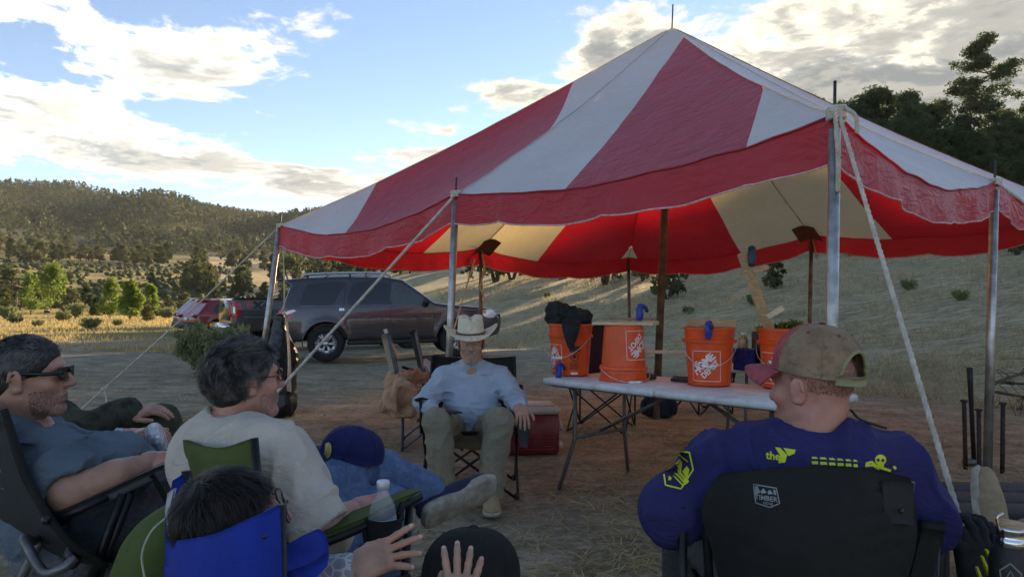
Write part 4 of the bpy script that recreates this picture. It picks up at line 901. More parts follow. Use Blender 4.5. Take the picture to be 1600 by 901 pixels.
def head_prims(c, M, s=1.0, neck=None, nr=.056, beard=0.0):
    T = lambda *p: np.asarray(c)+(M @ V(*p))*s
    q = [ell(T(0, -.014, .034), V(.074, .096, .086)*s, M, .02*s), ell(T(0, .022, -.038), V(.060, .068, .082)*s, M, .03*s),
         cap(T(-.05, -.005, -.055), T(-.020, .062, -.096), .020*s, .018*s, .02*s), cap(T(.05, -.005, -.055), T(.020, .062, -.096), .020*s, .018*s, .02*s),
         cap(T(-.012, .074, -.098), T(.012, .074, -.098), .017*s, None, .018*s),
         cap(T(-.036, .074, .032), T(.036, .074, .032), .014*s, None, .016*s),
         ell(T(-.042, .058, -.018), V(.024, .022, .022)*s, M, .02*s), ell(T(.042, .058, -.018), V(.024, .022, .022)*s, M, .02*s),
         cap(T(0, .088, .022), T(0, .110, -.020), .0085*s, .0125*s, .012*s), cap(T(-.012, .097, -.024), T(.012, .097, -.024), .008*s, None, .008*s),
         cap(T(-.020, .084, -.054), T(.020, .084, -.054), .0075*s, None, .006*s), cap(T(-.017, .083, -.067), T(.017, .083, -.067), .0085*s, None, .006*s),
         ell(T(0, .06, -.055), V(.034, .026, .03)*s, M, .016*s)]
    for sd in (-1, 1):
        Me = M @ rotz(-sd*.38) @ roty(sd*.12)
        q += [ell(T(sd*.079, -.012, -.002), V(.0065, .020, .034)*s, Me, .006*s), cap(T(sd*.083, -.026, .022), T(sd*.086, -.030, -.002), .0055*s, .005*s, .005*s), cap(T(sd*.080, -.002, -.028), T(sd*.082, -.016, -.03), .007*s, .005*s, .005*s)]
    if neck is not None: q += [cap(T(0, -.028, -.05), neck, nr*s, nr*1.12*s, .03*s)]
    cuts = [ell(T(sd*.032, .098, .012), V(.017, .016, .010)*s, M, .012*s) for sd in (-1, 1)]+[ell(T(0, .098, -.0605), V(.016, .012, .0014)*s, M, .004*s)]
    return q, cuts
TIPS = []
def hand_prims(w, f, back, side, s=1.0, curl=(.25, .3, .2), spread=.06, thumb=None):
    """palm, four unequal fingers and a thumb; side=+1 when the thumb lies on the x side of (f, back)"""
    y = nrm(f); z = nrm(np.asarray(back)-y*np.dot(back, y)); x = np.cross(y, z)*side; M = np.stack([x, y, z], 1); T = lambda *p: np.asarray(w)+(M @ V(*p))*s
    q = [rbox(T(0, .050, 0), V(.040, .046, .0135)*s, M, .012*s, .012*s), cap(T(0, -.02, 0), T(0, .02, 0), .027*s, .027*s, .02*s), ell(T(.026, .034, -.008), V(.017, .03, .015)*s, M, .012*s)]
    for i, (bx, L) in enumerate([(.030, .076), (.0105, .084), (-.0095, .078), (-.0285, .060)]):
        a = spread*(1.5-i)/1.5; d = V(math.sin(a), math.cos(a), 0); p = V(bx, .090-.004*abs(i-1), .002); ang = 0; r_ = [.0092, .0085, .0078, .0066]
        c3 = curl if not hasattr(curl[0], '__len__') else curl[i]
        for k, fr in enumerate((.44, .30, .26)):
            ang += c3[k]; e = p+(d*math.cos(ang)+V(0, 0, -1)*math.sin(ang))*L*fr; q.append(cap(T(*p), T(*e), r_[k]*s, r_[k+1]*s, .004*s)); p = e
        TIPS.append((T(*p), M @ (d*math.cos(ang)-V(0, 0, 1)*math.sin(ang)), M @ (d*math.sin(ang)+V(0, 0, 1)*math.cos(ang)), s)); q.append(ell(T(bx, .088, .008), V(.009, .010, .007)*s, M, .008*s))
    th = thumb or [(.030, .022, -.004), (.055, .050, -.010), (.066, .078, -.014), (.068, .100, -.018)]
    for k in range(3): q.append(cap(T(*th[k]), T(*th[k+1]), (.0135, .0105, .0092)[k]*s, (.0105, .0092, .0075)[k]*s, .008*s if k == 0 else .004*s))
    return q
def nails(parent, tips, m_):
    for tp, d, n_, s_ in tips: MB().ball(tp-d*.004*s_+n_*.0052*s_, V(.0052, .0068, .0016)*s_, 10, 6, np.stack([np.cross(d, n_), d, n_], 1)).build('fingernail', m_, parent)
def stubble(parent, body, c, M, s, m_, n=2600, L=.0035):
    """short bristles over jaw, chin and upper lip"""
    bv = bvh(body); out = []
    for k in range(n):
        a = random.uniform(-1.5, 1.5); z = random.uniform(-.11, -.035)
        if abs(a) < .35 and z > -.05: continue
        d = M @ V(math.sin(a), math.cos(a), 0); o_ = np.asarray(c)+M @ V(0, .01, z)*s; h = bv.ray_cast(Vector(o_+d*.2), Vector(-d), .3)
        if h[0] is None: continue
        q = np.array(h[0]); nn = np.array(h[1]); t_ = nrm(M @ V(0, .2, -1)+nn*.6+rng.normal(0, .3, 3)); w_ = nrm(np.cross(t_, nn))*.0006; out += [q-w_, q+w_, q+t_*L]
    tag(mesh('stubble', np.array(out), np.arange(len(out)).reshape(-1, 3), m_, False, parent), kind='stuff')
def joined(name, parts, m, parent):
    vs_, fs, n = [], [], 0
    for v, f in parts: vs_.append(v); fs.append(f+n); n += len(v)
    return mesh(name, np.vstack(vs_), np.vstack(fs), m, True, parent)
def limb(pts, rad, k=None): return [cap(pts[i], pts[i+1], rad[i], rad[i+1], k) for i in range(len(pts)-1)]
def wrk(a, S, seed=0, fine=.25):
    S = np.asarray(S, float)
    def f(P):
        n1 = vnoise(P*S+seed+1.5*vnoise(P*6.0)[:, None]); n2 = vnoise(P*S*2.3+seed+9)
        return -(a*2*(1-2*np.abs(n1))**3-a*.5)-a*fine*2*n2
    return f
HL = lambda y: np.interp(y, [-.12, -.05, -.005, .02, .045, .075], [-.055, -.05, -.012, .03, .066, .088])
def hair_shell(c, M, s, parent, m, vox=.004, th=.010, back=-.06, front=.062):
    T = lambda *p: np.asarray(c)+(M @ V(*p))*s
    q = [ell(T(0, -.016, .036), V(.074+th, .096+th, .086+th)*s, M), ell(T(0, -.06, -.02), V(.062+th*.5, .055, .05)*s, M, .03)]
    cuts = [ell(T(0, .105, -.03), V(.13, .075, front+.03)*s, M, .012), ell(T(.1, .035, -.07), V(.06, .06, .085)*s, M, .01), ell(T(-.1, .035, -.07), V(.06, .06, .085)*s, M, .01), rbox(T(0, 0, back-.1), V(.2, .2, .1)*s, M, .005, .01)]
    return sdf_obj('hair', q, vox, m, parent, k=.02, cuts=cuts, wr=lambda P: .0035*vnoise(P*70)+.005*vnoise(P*25))
def hair_strands(c, M, s, parent, m, n, L, curl, lift=.35, th=.008, flow=None, w=.0022, hl=0.0, name='hair_strands'):
    d = nrm(rng.normal(0, 1, (n*2, 3))); loc = d*V(.074+th, .096+th, .086+th)+V(0, -.016, .036); ok = (loc[:, 2] > HL(loc[:, 1])+hl); loc, d = loc[ok][:n], d[ok][:n]; n = len(loc)
    fl = np.tile(V(0, -.3, -1.), (n, 1)) if flow is None else flow(loc); tang = nrm(fl-d*np.sum(fl*d, 1, keepdims=True)); p = loc.copy(); pts = [p]; ph = rng.uniform(0, 6.28, n); frq = rng.uniform(.7, 1.4, n); LL = L*rng.uniform(.6, 1.3, n)
    sidev = np.cross(d, tang); K = 5
    clump = fbm(loc*45, 2)
    for k in range(1, K):
        a = k/(K-1); cu = curl*(np.sin(ph*.25+clump*9+a*5*frq)-np.sin(ph*.25+clump*9))
        p = loc+tang*(LL*a*.85)[:, None]+d*(LL*(lift*math.sin(a*2.2)+.0))[:, None]+sidev*cu[:, None]+d*(cu*.5)[:, None]; pts.append(p)
    wd = w*rng.uniform(.6, 1.4, n); A = []
    for k in range(K):
        ww = (wd*(1-.75*k/(K-1)))[:, None]*sidev/2; A += [pts[k]-ww, pts[k]+ww]
    v = np.stack(A, 1).reshape(-1, 3); v = np.asarray(c)+(v @ M.T)*s; b = (np.arange(n)*2*K)[:, None]
    f = np.vstack([b+np.array([[2*k, 2*k+1, 2*k+3, 2*k+2]]) for k in range(K-1)]); return tag(mesh(name, v, f, m, True, parent), kind='stuff')
def hairmat(name, c1, c2, sc=8):
    m = bpy.data.materials.new(name); m.use_nodes = True; t = NT(m.node_tree); b = t.n['Principled BSDF']; p = t.new('ShaderNodeTexCoord').outputs['Object']
    t.put(b.inputs['Base Color'], t.mix(t.ramp(t.noise(p, sc, 5, .7), .38, .66), c1, c2)); b.inputs['Roughness'].default_value = .5; b.inputs['Specular IOR Level'].default_value = .3; return m
def glasses(c, M, s, parent, lens_m, frame_m, w=.030, h=.019, arm=True, thick=.0022, y=.100, solid=False):
    T = lambda *p: np.asarray(c)+(M @ V(*p))*s
    g = bpy.data.objects.new('glasses', None); COL.objects.link(g); g.parent = parent
    for sd in (-1, 1):
        th = np.linspace(0, 2*math.pi, 22)[:-1]; ring = np.array([T(sd*.034+w*np.sign(math.cos(a))*abs(math.cos(a))**.7, y-.010*abs(math.cos(a))*(1 if math.cos(a)*sd > 0 else .2), .012+h*np.sign(math.sin(a))*abs(math.sin(a))**.7) for a in th])
        MB().tube(ring, thick*s, 5, closed=True).build('frame', frame_m, g)
        MB().add(np.vstack([ring, [ring.mean(0)]]), [(i, (i+1) % 21, 21) for i in range(21)]).build('lens', lens_m, g)
        MB().tube([T(sd*(.034+w), y-.012, .016), T(sd*.078, .06, .015), T(sd*.083, -.01, .018), T(sd*.082, -.035, .0)], [thick*s*(2.4 if solid else 1), thick*s*(2.2 if solid else 1), thick*s], 6, 4).build('temple', frame_m, g)
    MB().tube([T(-.006, y+.004, .016), T(0, y+.007, .018), T(.006, y+.004, .016)], thick*s, 5, 3).build('bridge', frame_m, g); return g
def cap_hat(c, M, s, parent, mf, mb_, mbrim, opening=True, brim_len=.075, name='cap', tilt=-.12, panels=None, strap=None, button=None, top=.105):
    """six-panel baseball cap in head coordinates"""
    g = bpy.data.objects.new(name, None); COL.objects.link(g)
    if parent is not None: g.parent = parent
    Mt = M @ rotx(tilt); T = lambda p: np.asarray(c)+((np.asarray(p)+V(0, -.010, .040)) @ Mt.T)*s
    rx, ry, rz_ = .089, .112, top
    def P_(a, ph): ph = np.asarray(ph); return np.stack([np.sin(a)*rx*np.cos(ph)**.8, np.cos(a)*ry*np.cos(ph)**.8*(1+.0*ph), rz_*np.sin(ph)**.92+.0*a], -1)
    for k in range(6):
        a0, a1 = k*math.pi/3, (k+1)*math.pi/3; g_ = []
        for a in np.linspace(a0, a1, 9):
            lo_ = 0.0; da = abs((a-math.pi+math.pi) % (2*math.pi)-math.pi)
            if opening and abs(a-math.pi) < .62: lo_ = .62*math.sqrt(max(0, 1-(abs(a-math.pi)/.62)**2))
            g_.append(T(P_(a+0*np.linspace(0, 1, 9), np.linspace(lo_, math.pi/2-.02, 9))))
        front = k in (0, 5); MB().sheet(np.array(g_), .004*s, 0).build('crown_panel', mf if front else mb_, g)
        MB().tube(T(P_(np.full(9, a0), np.linspace(.62 if k == 3 and opening else 0.02, math.pi/2-.03, 9)))+0, .0028*s, 4).build('seam', mbrim if k == 0 else mb_, g)
        e = T(P_(np.array([(a0+a1)/2]), np.array([.98])))[0]; MB().ball(e, .0048*s, 8, 5).build('eyelet', button or mbrim, g)
    MB().ball(T(V(0, 0, rz_+.002)), V(.010, .010, .006)*s, 10, 6, Mt).build('button', button or mbrim, g)
    rows = []
    for r_ in np.linspace(0, 1, 7):
        th = np.linspace(-1.12, 1.12, 15); L = brim_len*r_; f_ = np.cos(th*.95)**.8
        x = np.sin(th)*(rx+.012*r_); y_ = np.cos(th)*ry*.98+L*f_; z = -.004-.03*(np.abs(x)/rx)**2*r_-.012*r_*r_; rows.append(T(np.stack([x, y_, z], -1)))
    MB().sheet(np.array(rows), .004*s, 0).build('brim', mbrim, g)
    if opening:
        aa = np.linspace(math.pi-.75, math.pi+.75, 12); MB().sheet(np.array([T(np.stack([np.sin(aa)*rx*1.01, np.cos(aa)*ry*1.01, np.full(12, z)], -1)) for z in (-.010, .012)]), .004*s, 0).build('strap', strap or mb_, g)
        ar = np.linspace(-.64, .64, 15); MB().tube(T(np.stack([np.sin(math.pi+ar)*rx*1.01*np.cos(.62*np.sqrt(1-(ar/.65)**2))**.8, np.cos(math.pi+ar)*ry*1.01*np.cos(.62*np.sqrt(1-(ar/.65)**2))**.8, rz_*np.sin(.62*np.sqrt(1-(ar/.65)**2))], -1)), .005*s, 5).build('opening_trim', strap or mb_, g)
    return g
def watch(p, axis, r_, parent, m, face=None, up=None):
    w = MB().lathe([(r_, -.010), (r_+.004, -.010), (r_+.004, .010), (r_, .010)], 20, frame(axis), p).build('watch', m, parent)
    if face is not None: MB().box(np.asarray(p)+nrm(up)*(r_+.005), (.026, .026, .010), frame(nrm(up), axis), .003).build('watch_case', face, w)
M_BLKF = mat('black_frame', (.012, .012, .012), .3, var=.1); M_SHADE = mat('dark_lens', (.006, .006, .008), .05, var=.05, spec=.9)
m = bpy.data.materials.new('clear_lens_glass'); m.use_nodes = True; t = NT(m.node_tree); tb = t.new('ShaderNodeBsdfTransparent'); gl = t.new('ShaderNodeBsdfGlossy'); gl.inputs[1].default_value = .03; mxs = t.new('ShaderNodeMixShader'); mxs.inputs[0].default_value = .12
t.l.new(tb.outputs[0], mxs.inputs[1]); t.l.new(gl.outputs[0], mxs.inputs[2]); t.l.new(mxs.outputs[0], t.n['Material Output'].inputs[0]); M_CLEAR = m
# ---------------------------------------------------------------- man seen from behind in a cap
p6 = thing('person', 'person in navy printed shirt and red tan cap seen from behind', 'person')
M_NAVY = cloth('navy_cotton', (.030, .030, .118), 400, .18); hc = J(1268, 606, 1.88); M6 = head_R(-36, -6, 0)
nk = J(1266, 700, 1.86); hq, hcut = head_prims(hc, M6, 1.04, nk, .055)
hip = V(hc[0]-.02, 1.98, .46)
core = [cap(nk, J(1262, 800, 1.86), .09, .12), cap(J(1262, 800, 1.86), hip, .12, .13)]
sl, sr = J(1124, 730, 1.86), J(1402, 732, 1.86); el_, er_ = J(1048, 796, 1.80), J(1444, 808, 1.82); wl, wr_ = J(1120, 800, 2.10), J(1400, 806, 2.12)
arms = limb([sl, el_, wl], [.05, .042, .03])+limb([sr, er_, wr_], [.05, .042, .03])
legs = []; knees = []
for sd in (-1, 1): knee = hip+V(sd*.16, .50, .06); legs += limb([hip+V(sd*.1, 0, 0), knee, knee+V(0, .08, -.44)], [.075, .055, .045]); knees.append(knee)
TIPS.clear(); hl = hand_prims(wl, V(-.1, 1, -.1), V(0, .1, 1), 1, 1.05); hr = hand_prims(wr_, V(.1, 1, -.1), V(0, .1, 1), -1, 1.05)
joined('body', [sdf_mesh(hq, .005, .02, hcut), sdf_mesh(core+arms+legs, .009, .02), sdf_mesh(hl, .0035, .004), sdf_mesh(hr, .0035, .004)], SK2, p6)
sh_q = [cap(sl, sr, .076, .076, .06), ell(J(1262, 748, 1.84), V(.225, .125, .13), None, .06), ell(J(1262, 850, 1.86), V(.205, .14, .24), None, .08), ell(hip+V(0, .02, .10), V(.19, .16, .16), None, .06),
        cap(nk+V(0, -.005, -.005), sl+V(.06, 0, .02), .072, .066, .05), cap(nk+V(0, -.005, -.005), sr-V(.06, 0, -.02), .072, .066, .05), ell(J(1268, 702, 1.84), V(.16, .10, .065), None, .05)]+limb([sl, el_, wl], [.078, .074, .050], .04)+limb([sr, er_, wr_], [.078, .072, .050], .04)
fold6 = wrk(.010, (13, 13, 6), 3)
shirt6 = sdf_obj('shirt', sh_q, .0072, M_NAVY, p6, k=.05, cuts=[cap(nk+V(0, .03, -.03), nk+V(0, .0, .14), .074, .10, .006)], wr=fold6)
sdf_obj('trousers', [ell(hip, V(.19, .16, .13))]+limb([hip+V(-.1, 0, 0), knees[0], knees[0]+V(0, .08, -.40)], [.10, .08, .065])+limb([hip+V(.1, 0, 0), knees[1], knees[1]+V(0, .08, -.40)], [.10, .08, .065]), .012, cloth('grey_trousers', (.07, .07, .075)), p6, k=.04)
for k_ in knees: sdf_obj('shoe', [ell(k_+V(0, .16, -.485), V(.048, .13, .042))], .01, M_BLK, p6)
MH = hairmat('cropped_hair', (.16, .10, .07), (.24, .15, .11)); hair_strands(hc, M6, 1.04, p6, MH, 5000, .007, .001, .1, .002, w=.0012, hl=.012)
CT = cloth('tan_twill', (.30, .21, .13), 300, .25, speck=((.17, .11, .07), 26, .6)); CR = cloth('washed_red_twill', (.40, .085, .095), 300, .25, speck=((.25, .05, .06), 30, .6)); CO = cloth('olive_strap', (.30, .30, .17), 300)
cap_hat(hc, M6, 1.06, p6, CR, CT, CR, True, .082, tilt=.22, strap=CO, button=mat('dark_red_thread', (.22, .03, .035), .8), top=.118)
MB().tube([J(1330, 640, 1.83), J(1345, 655, 1.80), J(1385, 668, 1.79)], .004, 5, 4).build('cord', M_BLKF, p6)
rebase(p6)
# prints on the shirt, laid onto the cloth
BV = bvh(shirt6)
def print_on(nm, v, f, px, py, u, w, sc, m_, bv=BV, parent=shirt6, off=.0025, d0=1.2, d1=2.3):
    """project flat artwork onto the cloth surface: u, w are picture directions of its x and y axes"""
    out = []
    for a, b in v[:, :2]*sc:
        o_ = V(0, 0, CAMH); q = ray(px+a*u[0]+b*w[0], py+a*u[1]+b*w[1]); q = nrm(q); h = bv.ray_cast(Vector(o_), Vector(q), 6.0)
        out.append(np.array(h[0])-q*off if h[0] is not None else (out[-1] if out else o_+q*1.6))
    o = mesh(nm, np.array(out), f, m_, True, parent); return o
def sub_poly(poly, n=4):
    p = np.asarray(poly, float); return np.vstack([p[i]+(p[(i+1) % len(p)]-p[i])*np.linspace(0, 1, n+1)[:-1, None] for i in range(len(p))])
def fan(poly, rings=3, n=4):
    p = sub_poly(poly, n); c = p.mean(0); k = len(p); v = [c+(p-c)*max(r_/rings, .01) for r_ in range(rings+1)]
    f = [(r_*k+i, r_*k+(i+1) % k, (r_+1)*k+(i+1) % k, (r_+1)*k+i) for r_ in range(rings) for i in range(k)]; return np.vstack(v), f
def band(poly, w, n=5):
    p = sub_poly(poly, n); k = len(p); tg = nrm(np.roll(p, -1, 0)-np.roll(p, 1, 0)); nn = np.c_[-tg[:, 1], tg[:, 0]]*w/2; return np.vstack([p-nn, p+nn]), [(i, (i+1) % k, (i+1) % k+k, i+k) for i in range(k)]
M_NEON = mat('neon_print', (.72, .78, .03), .6, var=.08)
v, f = text_mesh('the', 17, .5); print_on('print_lettering', v, f, 1208, 712, (1, .12), (0, -1), 1.0, M_NEON)
for poly in ([(1211,698), (1219,699), (1230,710), (1227,722), (1216,723), (1219,711)], [(1224,699), (1243,702), (1242,708), (1232,712)]):
    v, f = fan(np.array(poly, float), 2, 2); print_on('print_emblem', v, f, 0, 0, (1, 0), (0, 1), 1.0, M_NEON)
y0 = 713
for i, (x_, w_) in enumerate([(1268,11), (1281,12), (1295,11), (1308,11), (1321,10), (1333,8)]):
    for yy, hh_ in ((y0+i*.9, 3.2), (y0+7+i*.9, 4.6)):
        v, f = fan([(x_, yy), (x_+w_-(1.5 if yy > y0+5 else 4), yy), (x_+w_, yy+hh_), (x_+1, yy+hh_)], 1, 2); print_on('print_lettering', v, f, 0, 0, (1, 0), (0, 1), 1.0, M_NEON)
th = np.linspace(0, 2*math.pi, 15)[:-1]
for (cx_, cy_, rx_, ry_, mm) in ((1376,718,9,8.5,M_NEON), (1376,727,5.5,4,M_NEON), (1372.3,718,2.3,2.6,M_NAVY), (1379.6,718.5,2.3,2.6,M_NAVY)):
    v, f = fan(np.c_[cx_+np.cos(th)*rx_, cy_+np.sin(th)*ry_], 2, 1); print_on('print_skull', v, f, 0, 0, (1, 0), (0, 1), 1.0, mm, off=.003 if mm is M_NEON else .005)
for seg_ in ([(1353,724), (1362,721), (1370,728), (1392,735)], [(1352,727), (1364,726), (1374,732)], [(1396,728), (1400,732)]):
    p = np.array(seg_, float); tg = nrm(np.gradient(p, axis=0)); nn = np.c_[-tg[:, 1], tg[:, 0]]*2.0; k = len(p); print_on('print_bones', np.vstack([p-nn, p+nn]), [(i, i+1, i+1+k, i+k) for i in range(k-1)], 0, 0, (1, 0), (0, 1), 1.0, M_NEON)
bx = lambda a, b: (1037+a*1.0, 704+b*1.0)
hexp = [(1062,705), (1077,706), (1083,733), (1064,763), (1040,757), (1036,731)]
v, f = band(np.array(hexp, float), 2.4); print_on('print_badge', v, f, 0, 0, (1, 0), (0, 1), 1.0, M_NEON)
for poly in ([(1049,722), (1077,751), (1071,757), (1044,728)], [(1043,731), (1069,758), (1068,760), (1041,732)], [(1056,724), (1062,716), (1066,722), (1064,738)], [(1066,736), (1073,727), (1077,733), (1074,748)], [(1045,742), (1050,746), (1047,750), (1044,749)], [(1062,709), (1075,720), (1075,722), (1060,711)]):
    v, f = fan(np.array(poly, float), 1, 3); print_on('print_badge', v, f, 0, 0, (1, 0), (0, 1), 1.0, M_NEON)
v, f = text_mesh('RANGE SERVICE', 5.2, .1); print_on('print_badge', v, f, 1060, 739.5, (.70, .72), (.72, -.70), .62, M_NAVY, off=.004)
# ---------------------------------------------------------------- man with grey wavy hair
p3 = thing('person', 'person with wavy grey hair and oatmeal shirt reclining with crossed legs', 'person')
hc = J(384, 596, 1.95); M3 = head_R(50, 4, 0); nk = J(352, 688, 1.93); hq, hcut = head_prims(hc, M3, .89, nk, .056)
hip = J(455, 850, 1.95); sN, sF = J(425, 715, 1.78), J(330, 690, 2.10); eN, wN = J(497, 824, 1.74), J(552, 800, 1.86); eF, wF = J(480, 760, 2.28), J(560, 770, 2.30)
kF = J(548, 716, 2.30); aF = J(684, 774, 2.42); kN = J(602, 802, 2.22); aN = J(610, 960, 2.30)
hN = hand_prims(wN, V(.9, .4, .12), V(-.1, -.6, .8), 1, 1.04, (.75, .9, .6)); hF = hand_prims(wF, V(.9, .2, -.1), V(0, 0, 1), -1, 1.0, (.4, .4, .3))
bd3 = joined('body', [sdf_mesh(hq, .005, .02, hcut), sdf_mesh(limb([nk, J(400, 760, 1.95), hip], [.09, .12, .12])+limb([sN, eN, wN], [.062, .047, .032])+limb([sF, eF, wF], [.06, .045, .03])+limb([hip, kF, aF], [.07, .05, .036])+limb([hip, kN, aN], [.07, .05, .036]), .009, .02), sdf_mesh(hN, .003, .004), sdf_mesh(hF, .0035, .004)], SK2, p3)
M_OAT = cloth('oatmeal_cotton', (.56, .50, .42), 450, .10, speck=((.46, .41, .34), 160, .25)); dirN = nrm(eN-sN)
sdf_obj('shirt', [ell(J(388, 730, 1.95), V(.15, .19, .13), rotz(-R(30)), .06), ell(J(425, 800, 1.95), V(.16, .17, .17), rotz(-R(30)), .08), ell(hip+V(0, 0, .03), V(.16, .16, .10), None, .06), cap(nk, sN+V(-.02, .02, .02), .078, .072, .05), cap(nk, sF, .075, .07, .05), cap(nk+V(-.02, 0, -.05), hip, .11, .13, .06), cap(sN, sN+dirN*.20, .084, .082, .04), cap(sF, sF+nrm(eF-sF)*.2, .08, .078, .04)],
        .0075, M_OAT, p3, k=.05, cuts=[cap(nk+V(.01, .01, .0), nk+(hc-nk)*.9, .066, .085, .006), rbox(sN+dirN*.30, V(.10, .10, .08), frame(dirN), .005, .006)], wr=wrk(.007, (12, 12, 7), 7, .08))
M_JEAN = cloth('blue_denim', (.085, .14, .26), 300, .25, speck=((.17, .25, .38), 40, .5))
sdf_obj('jeans', [ell(hip+V(0, .02, -.04), V(.17, .17, .12))]+limb([hip, kF, kF+(aF-kF)*.86], [.105, .078, .060], .03)+limb([hip, kN, aN], [.10, .080, .06], .03), .0085, M_JEAN, p3, k=.03, wr=wrk(.005, (16, 12, 12), 2, .1))
M_SOCK = cloth('pale_sock', (.50, .52, .58)); M_SOLE = mat('shoe_sole', (.36, .32, .25), .85, bump=.4, bscale=60, var=.25); M_NVY = cloth('navy_canvas', (.03, .035, .07))
dS = nrm(aF-kF); sdf_obj('sock', limb([kF+(aF-kF)*.84, aF-dS*.01], [.046, .034]), .005, M_SOCK, p3)
heel, toe = J(672, 806, 2.32), J(748, 768, 2.46); fd = nrm(toe-heel); sn = nrm(np.cross(fd, V(.0, -.3, 1))); sn = nrm(V(.10, -.85, -.35)-fd*np.dot(V(.10, -.85, -.35), fd)); wdv = np.cross(sn, fd)
def shoe(parent, heel, toe, sn, up_m, sole_m, w=.046, h=.06, s=1.0, boot=None):
    """foot from heel to toe; sn points out of the sole"""
    fd = toe-heel; L = np.linalg.norm(fd); fd = fd/L; sn = nrm(sn-fd*np.dot(sn, fd)); x = np.cross(fd, sn); M = np.stack([x, fd, -sn], 1); T = lambda a, b, c_: heel+M @ V(a, b, c_)
    q = [ell(T(0, L*.72, h*.36), V(w, L*.30, h*.55), M, .02), ell(T(0, L*.22, h*.55), V(w*.84, L*.24, h*.78), M, .03), ell(T(0, L*.48, h*.5), V(w*.86, L*.28, h*.66), M, .03)]
    if boot: q.append(cap(T(0, L*.24, h*.8), T(0, L*.16, boot), w*.86, w*.92, .03))
    up = sdf_obj('shoe', q, .004, up_m, parent, k=.02, cuts=[rbox(T(0, L*.5, -h*.5-.004), V(.2, .3, h*.5), M, .003, .004)])
    outl = np.array([(-.62,0.0), (-.85,.10), (-.80,.30), (-.74,.48), (-.98,.70), (-.9,.88), (-.5,.985), (0,1.0), (.5,.985), (.9,.88), (1.0,.70), (.82,.48), (.82,.30), (.85,.10), (.62,0.0), (0,-.02)])
    o2 = spline(outl, 4, True)*V(w*1.04, L); rows = [np.array([T(a, b, z) for a, b in o2*k_]) for k_, z in ((.90, -.012), (1.0, -.008), (1.03, .006), (1.0, .016))]
    n_ = len(o2); v = np.vstack(rows+[[T(0, L*.5, -.012)], [T(0, L*.5, .016)]]); f = [(r_*n_+i, r_*n_+(i+1) % n_, (r_+1)*n_+(i+1) % n_, (r_+1)*n_+i) for r_ in range(3) for i in range(n_)]+[((i+1) % n_, i, 4*n_) for i in range(n_)]+[(3*n_+i, 3*n_+(i+1) % n_, 4*n_+1) for i in range(n_)]
    so = mesh('sole', v, f, sole_m, True, up); return up, T, L
shoe(p3, heel-fd*.02, heel+fd*.285, sn, M_NVY, M_SOLE, .050)
shoe(p3, aN+V(0, -.03, -.07), aN+V(.05, .2, -.07), V(0, 0, -1), M_NVY, M_SOLE)
stubble(p3, bd3, hc, M3, .89, hairmat('grey_stubble', (.12, .10, .09), (.25, .22, .2), 30), 1800); GH = hairmat('grey_wavy_hair', (.022, .019, .018), (.20, .19, .185), 11)
GS = hairmat('dark_grey_hair', (.022, .019, .017), (.12, .11, .10), 16)
hair_shell(hc, M3, .89, p3, GS, th=.009, back=-.07)
flw = lambda L_: np.c_[np.sign(L_[:, 0])*.3+.6*fbm(L_*16, 2), -.7+.9*fbm(L_*16+5, 2), -.8+.6*fbm(L_*16+11, 2)]
hair_strands(hc, M3, .89, p3, GH, 15000, .031, .010, .42, .006, flow=flw, w=.0013)
glasses(hc, M3, .89, p3, M_CLEAR, mat('brown_frame', (.08, .025, .02), .35), .026, .018)
rebase(p3)
# ---------------------------------------------------------------- man at left with sunglasses
p1 = thing('person', 'person in grey blue t-shirt and black sunglasses lounging at far left', 'person')
hc = J(48, 590, 2.20); M1_ = head_R(74, 2, 0); nk = J(20, 672, 2.22); hq, hcut = head_prims(hc, M1_, 1.02, nk, .066)
hip = J(120, 830, 2.20); sN, sF = J(62, 722, 2.06), J(40, 690, 2.42); eN, wN = J(112, 772, 1.98), J(238, 722, 2.10); eF, wF = J(140, 712, 2.50), J(196, 684, 2.44)
kN = J(300, 765, 2.25); aN = J(345, 960, 2.4); kF = J(300, 750, 2.55); aF = J(350, 930, 2.7)
hN = hand_prims(wN, V(.92, .35, .10), V(-.1, -.3, .9), 1, 1.05, (.25, .65, .5)); hF = hand_prims(wF, V(.88, -.25, .25), V(.15, -.2, .95), -1, 1.05, (.35, .6, .4))
bd1 = joined('body', [sdf_mesh(hq, .005, .02, hcut), sdf_mesh(limb([nk, J(70, 760, 2.2), hip], [.10, .13, .13])+limb([sN, eN, J(180, 745, 2.03), wN], [.068, .054, .046, .034])+limb([sF, eF, wF], [.06, .048, .033])+limb([hip, kN, aN], [.07, .05, .04])+limb([hip, kF, aF], [.07, .05, .04]), .009, .02), sdf_mesh(hN, .003, .004), sdf_mesh(hF, .003, .004)], SK1, p1)
M_SLATE = cloth('slate_cotton', (.11, .145, .18), 450, .12); dirN = nrm(eN-sN)
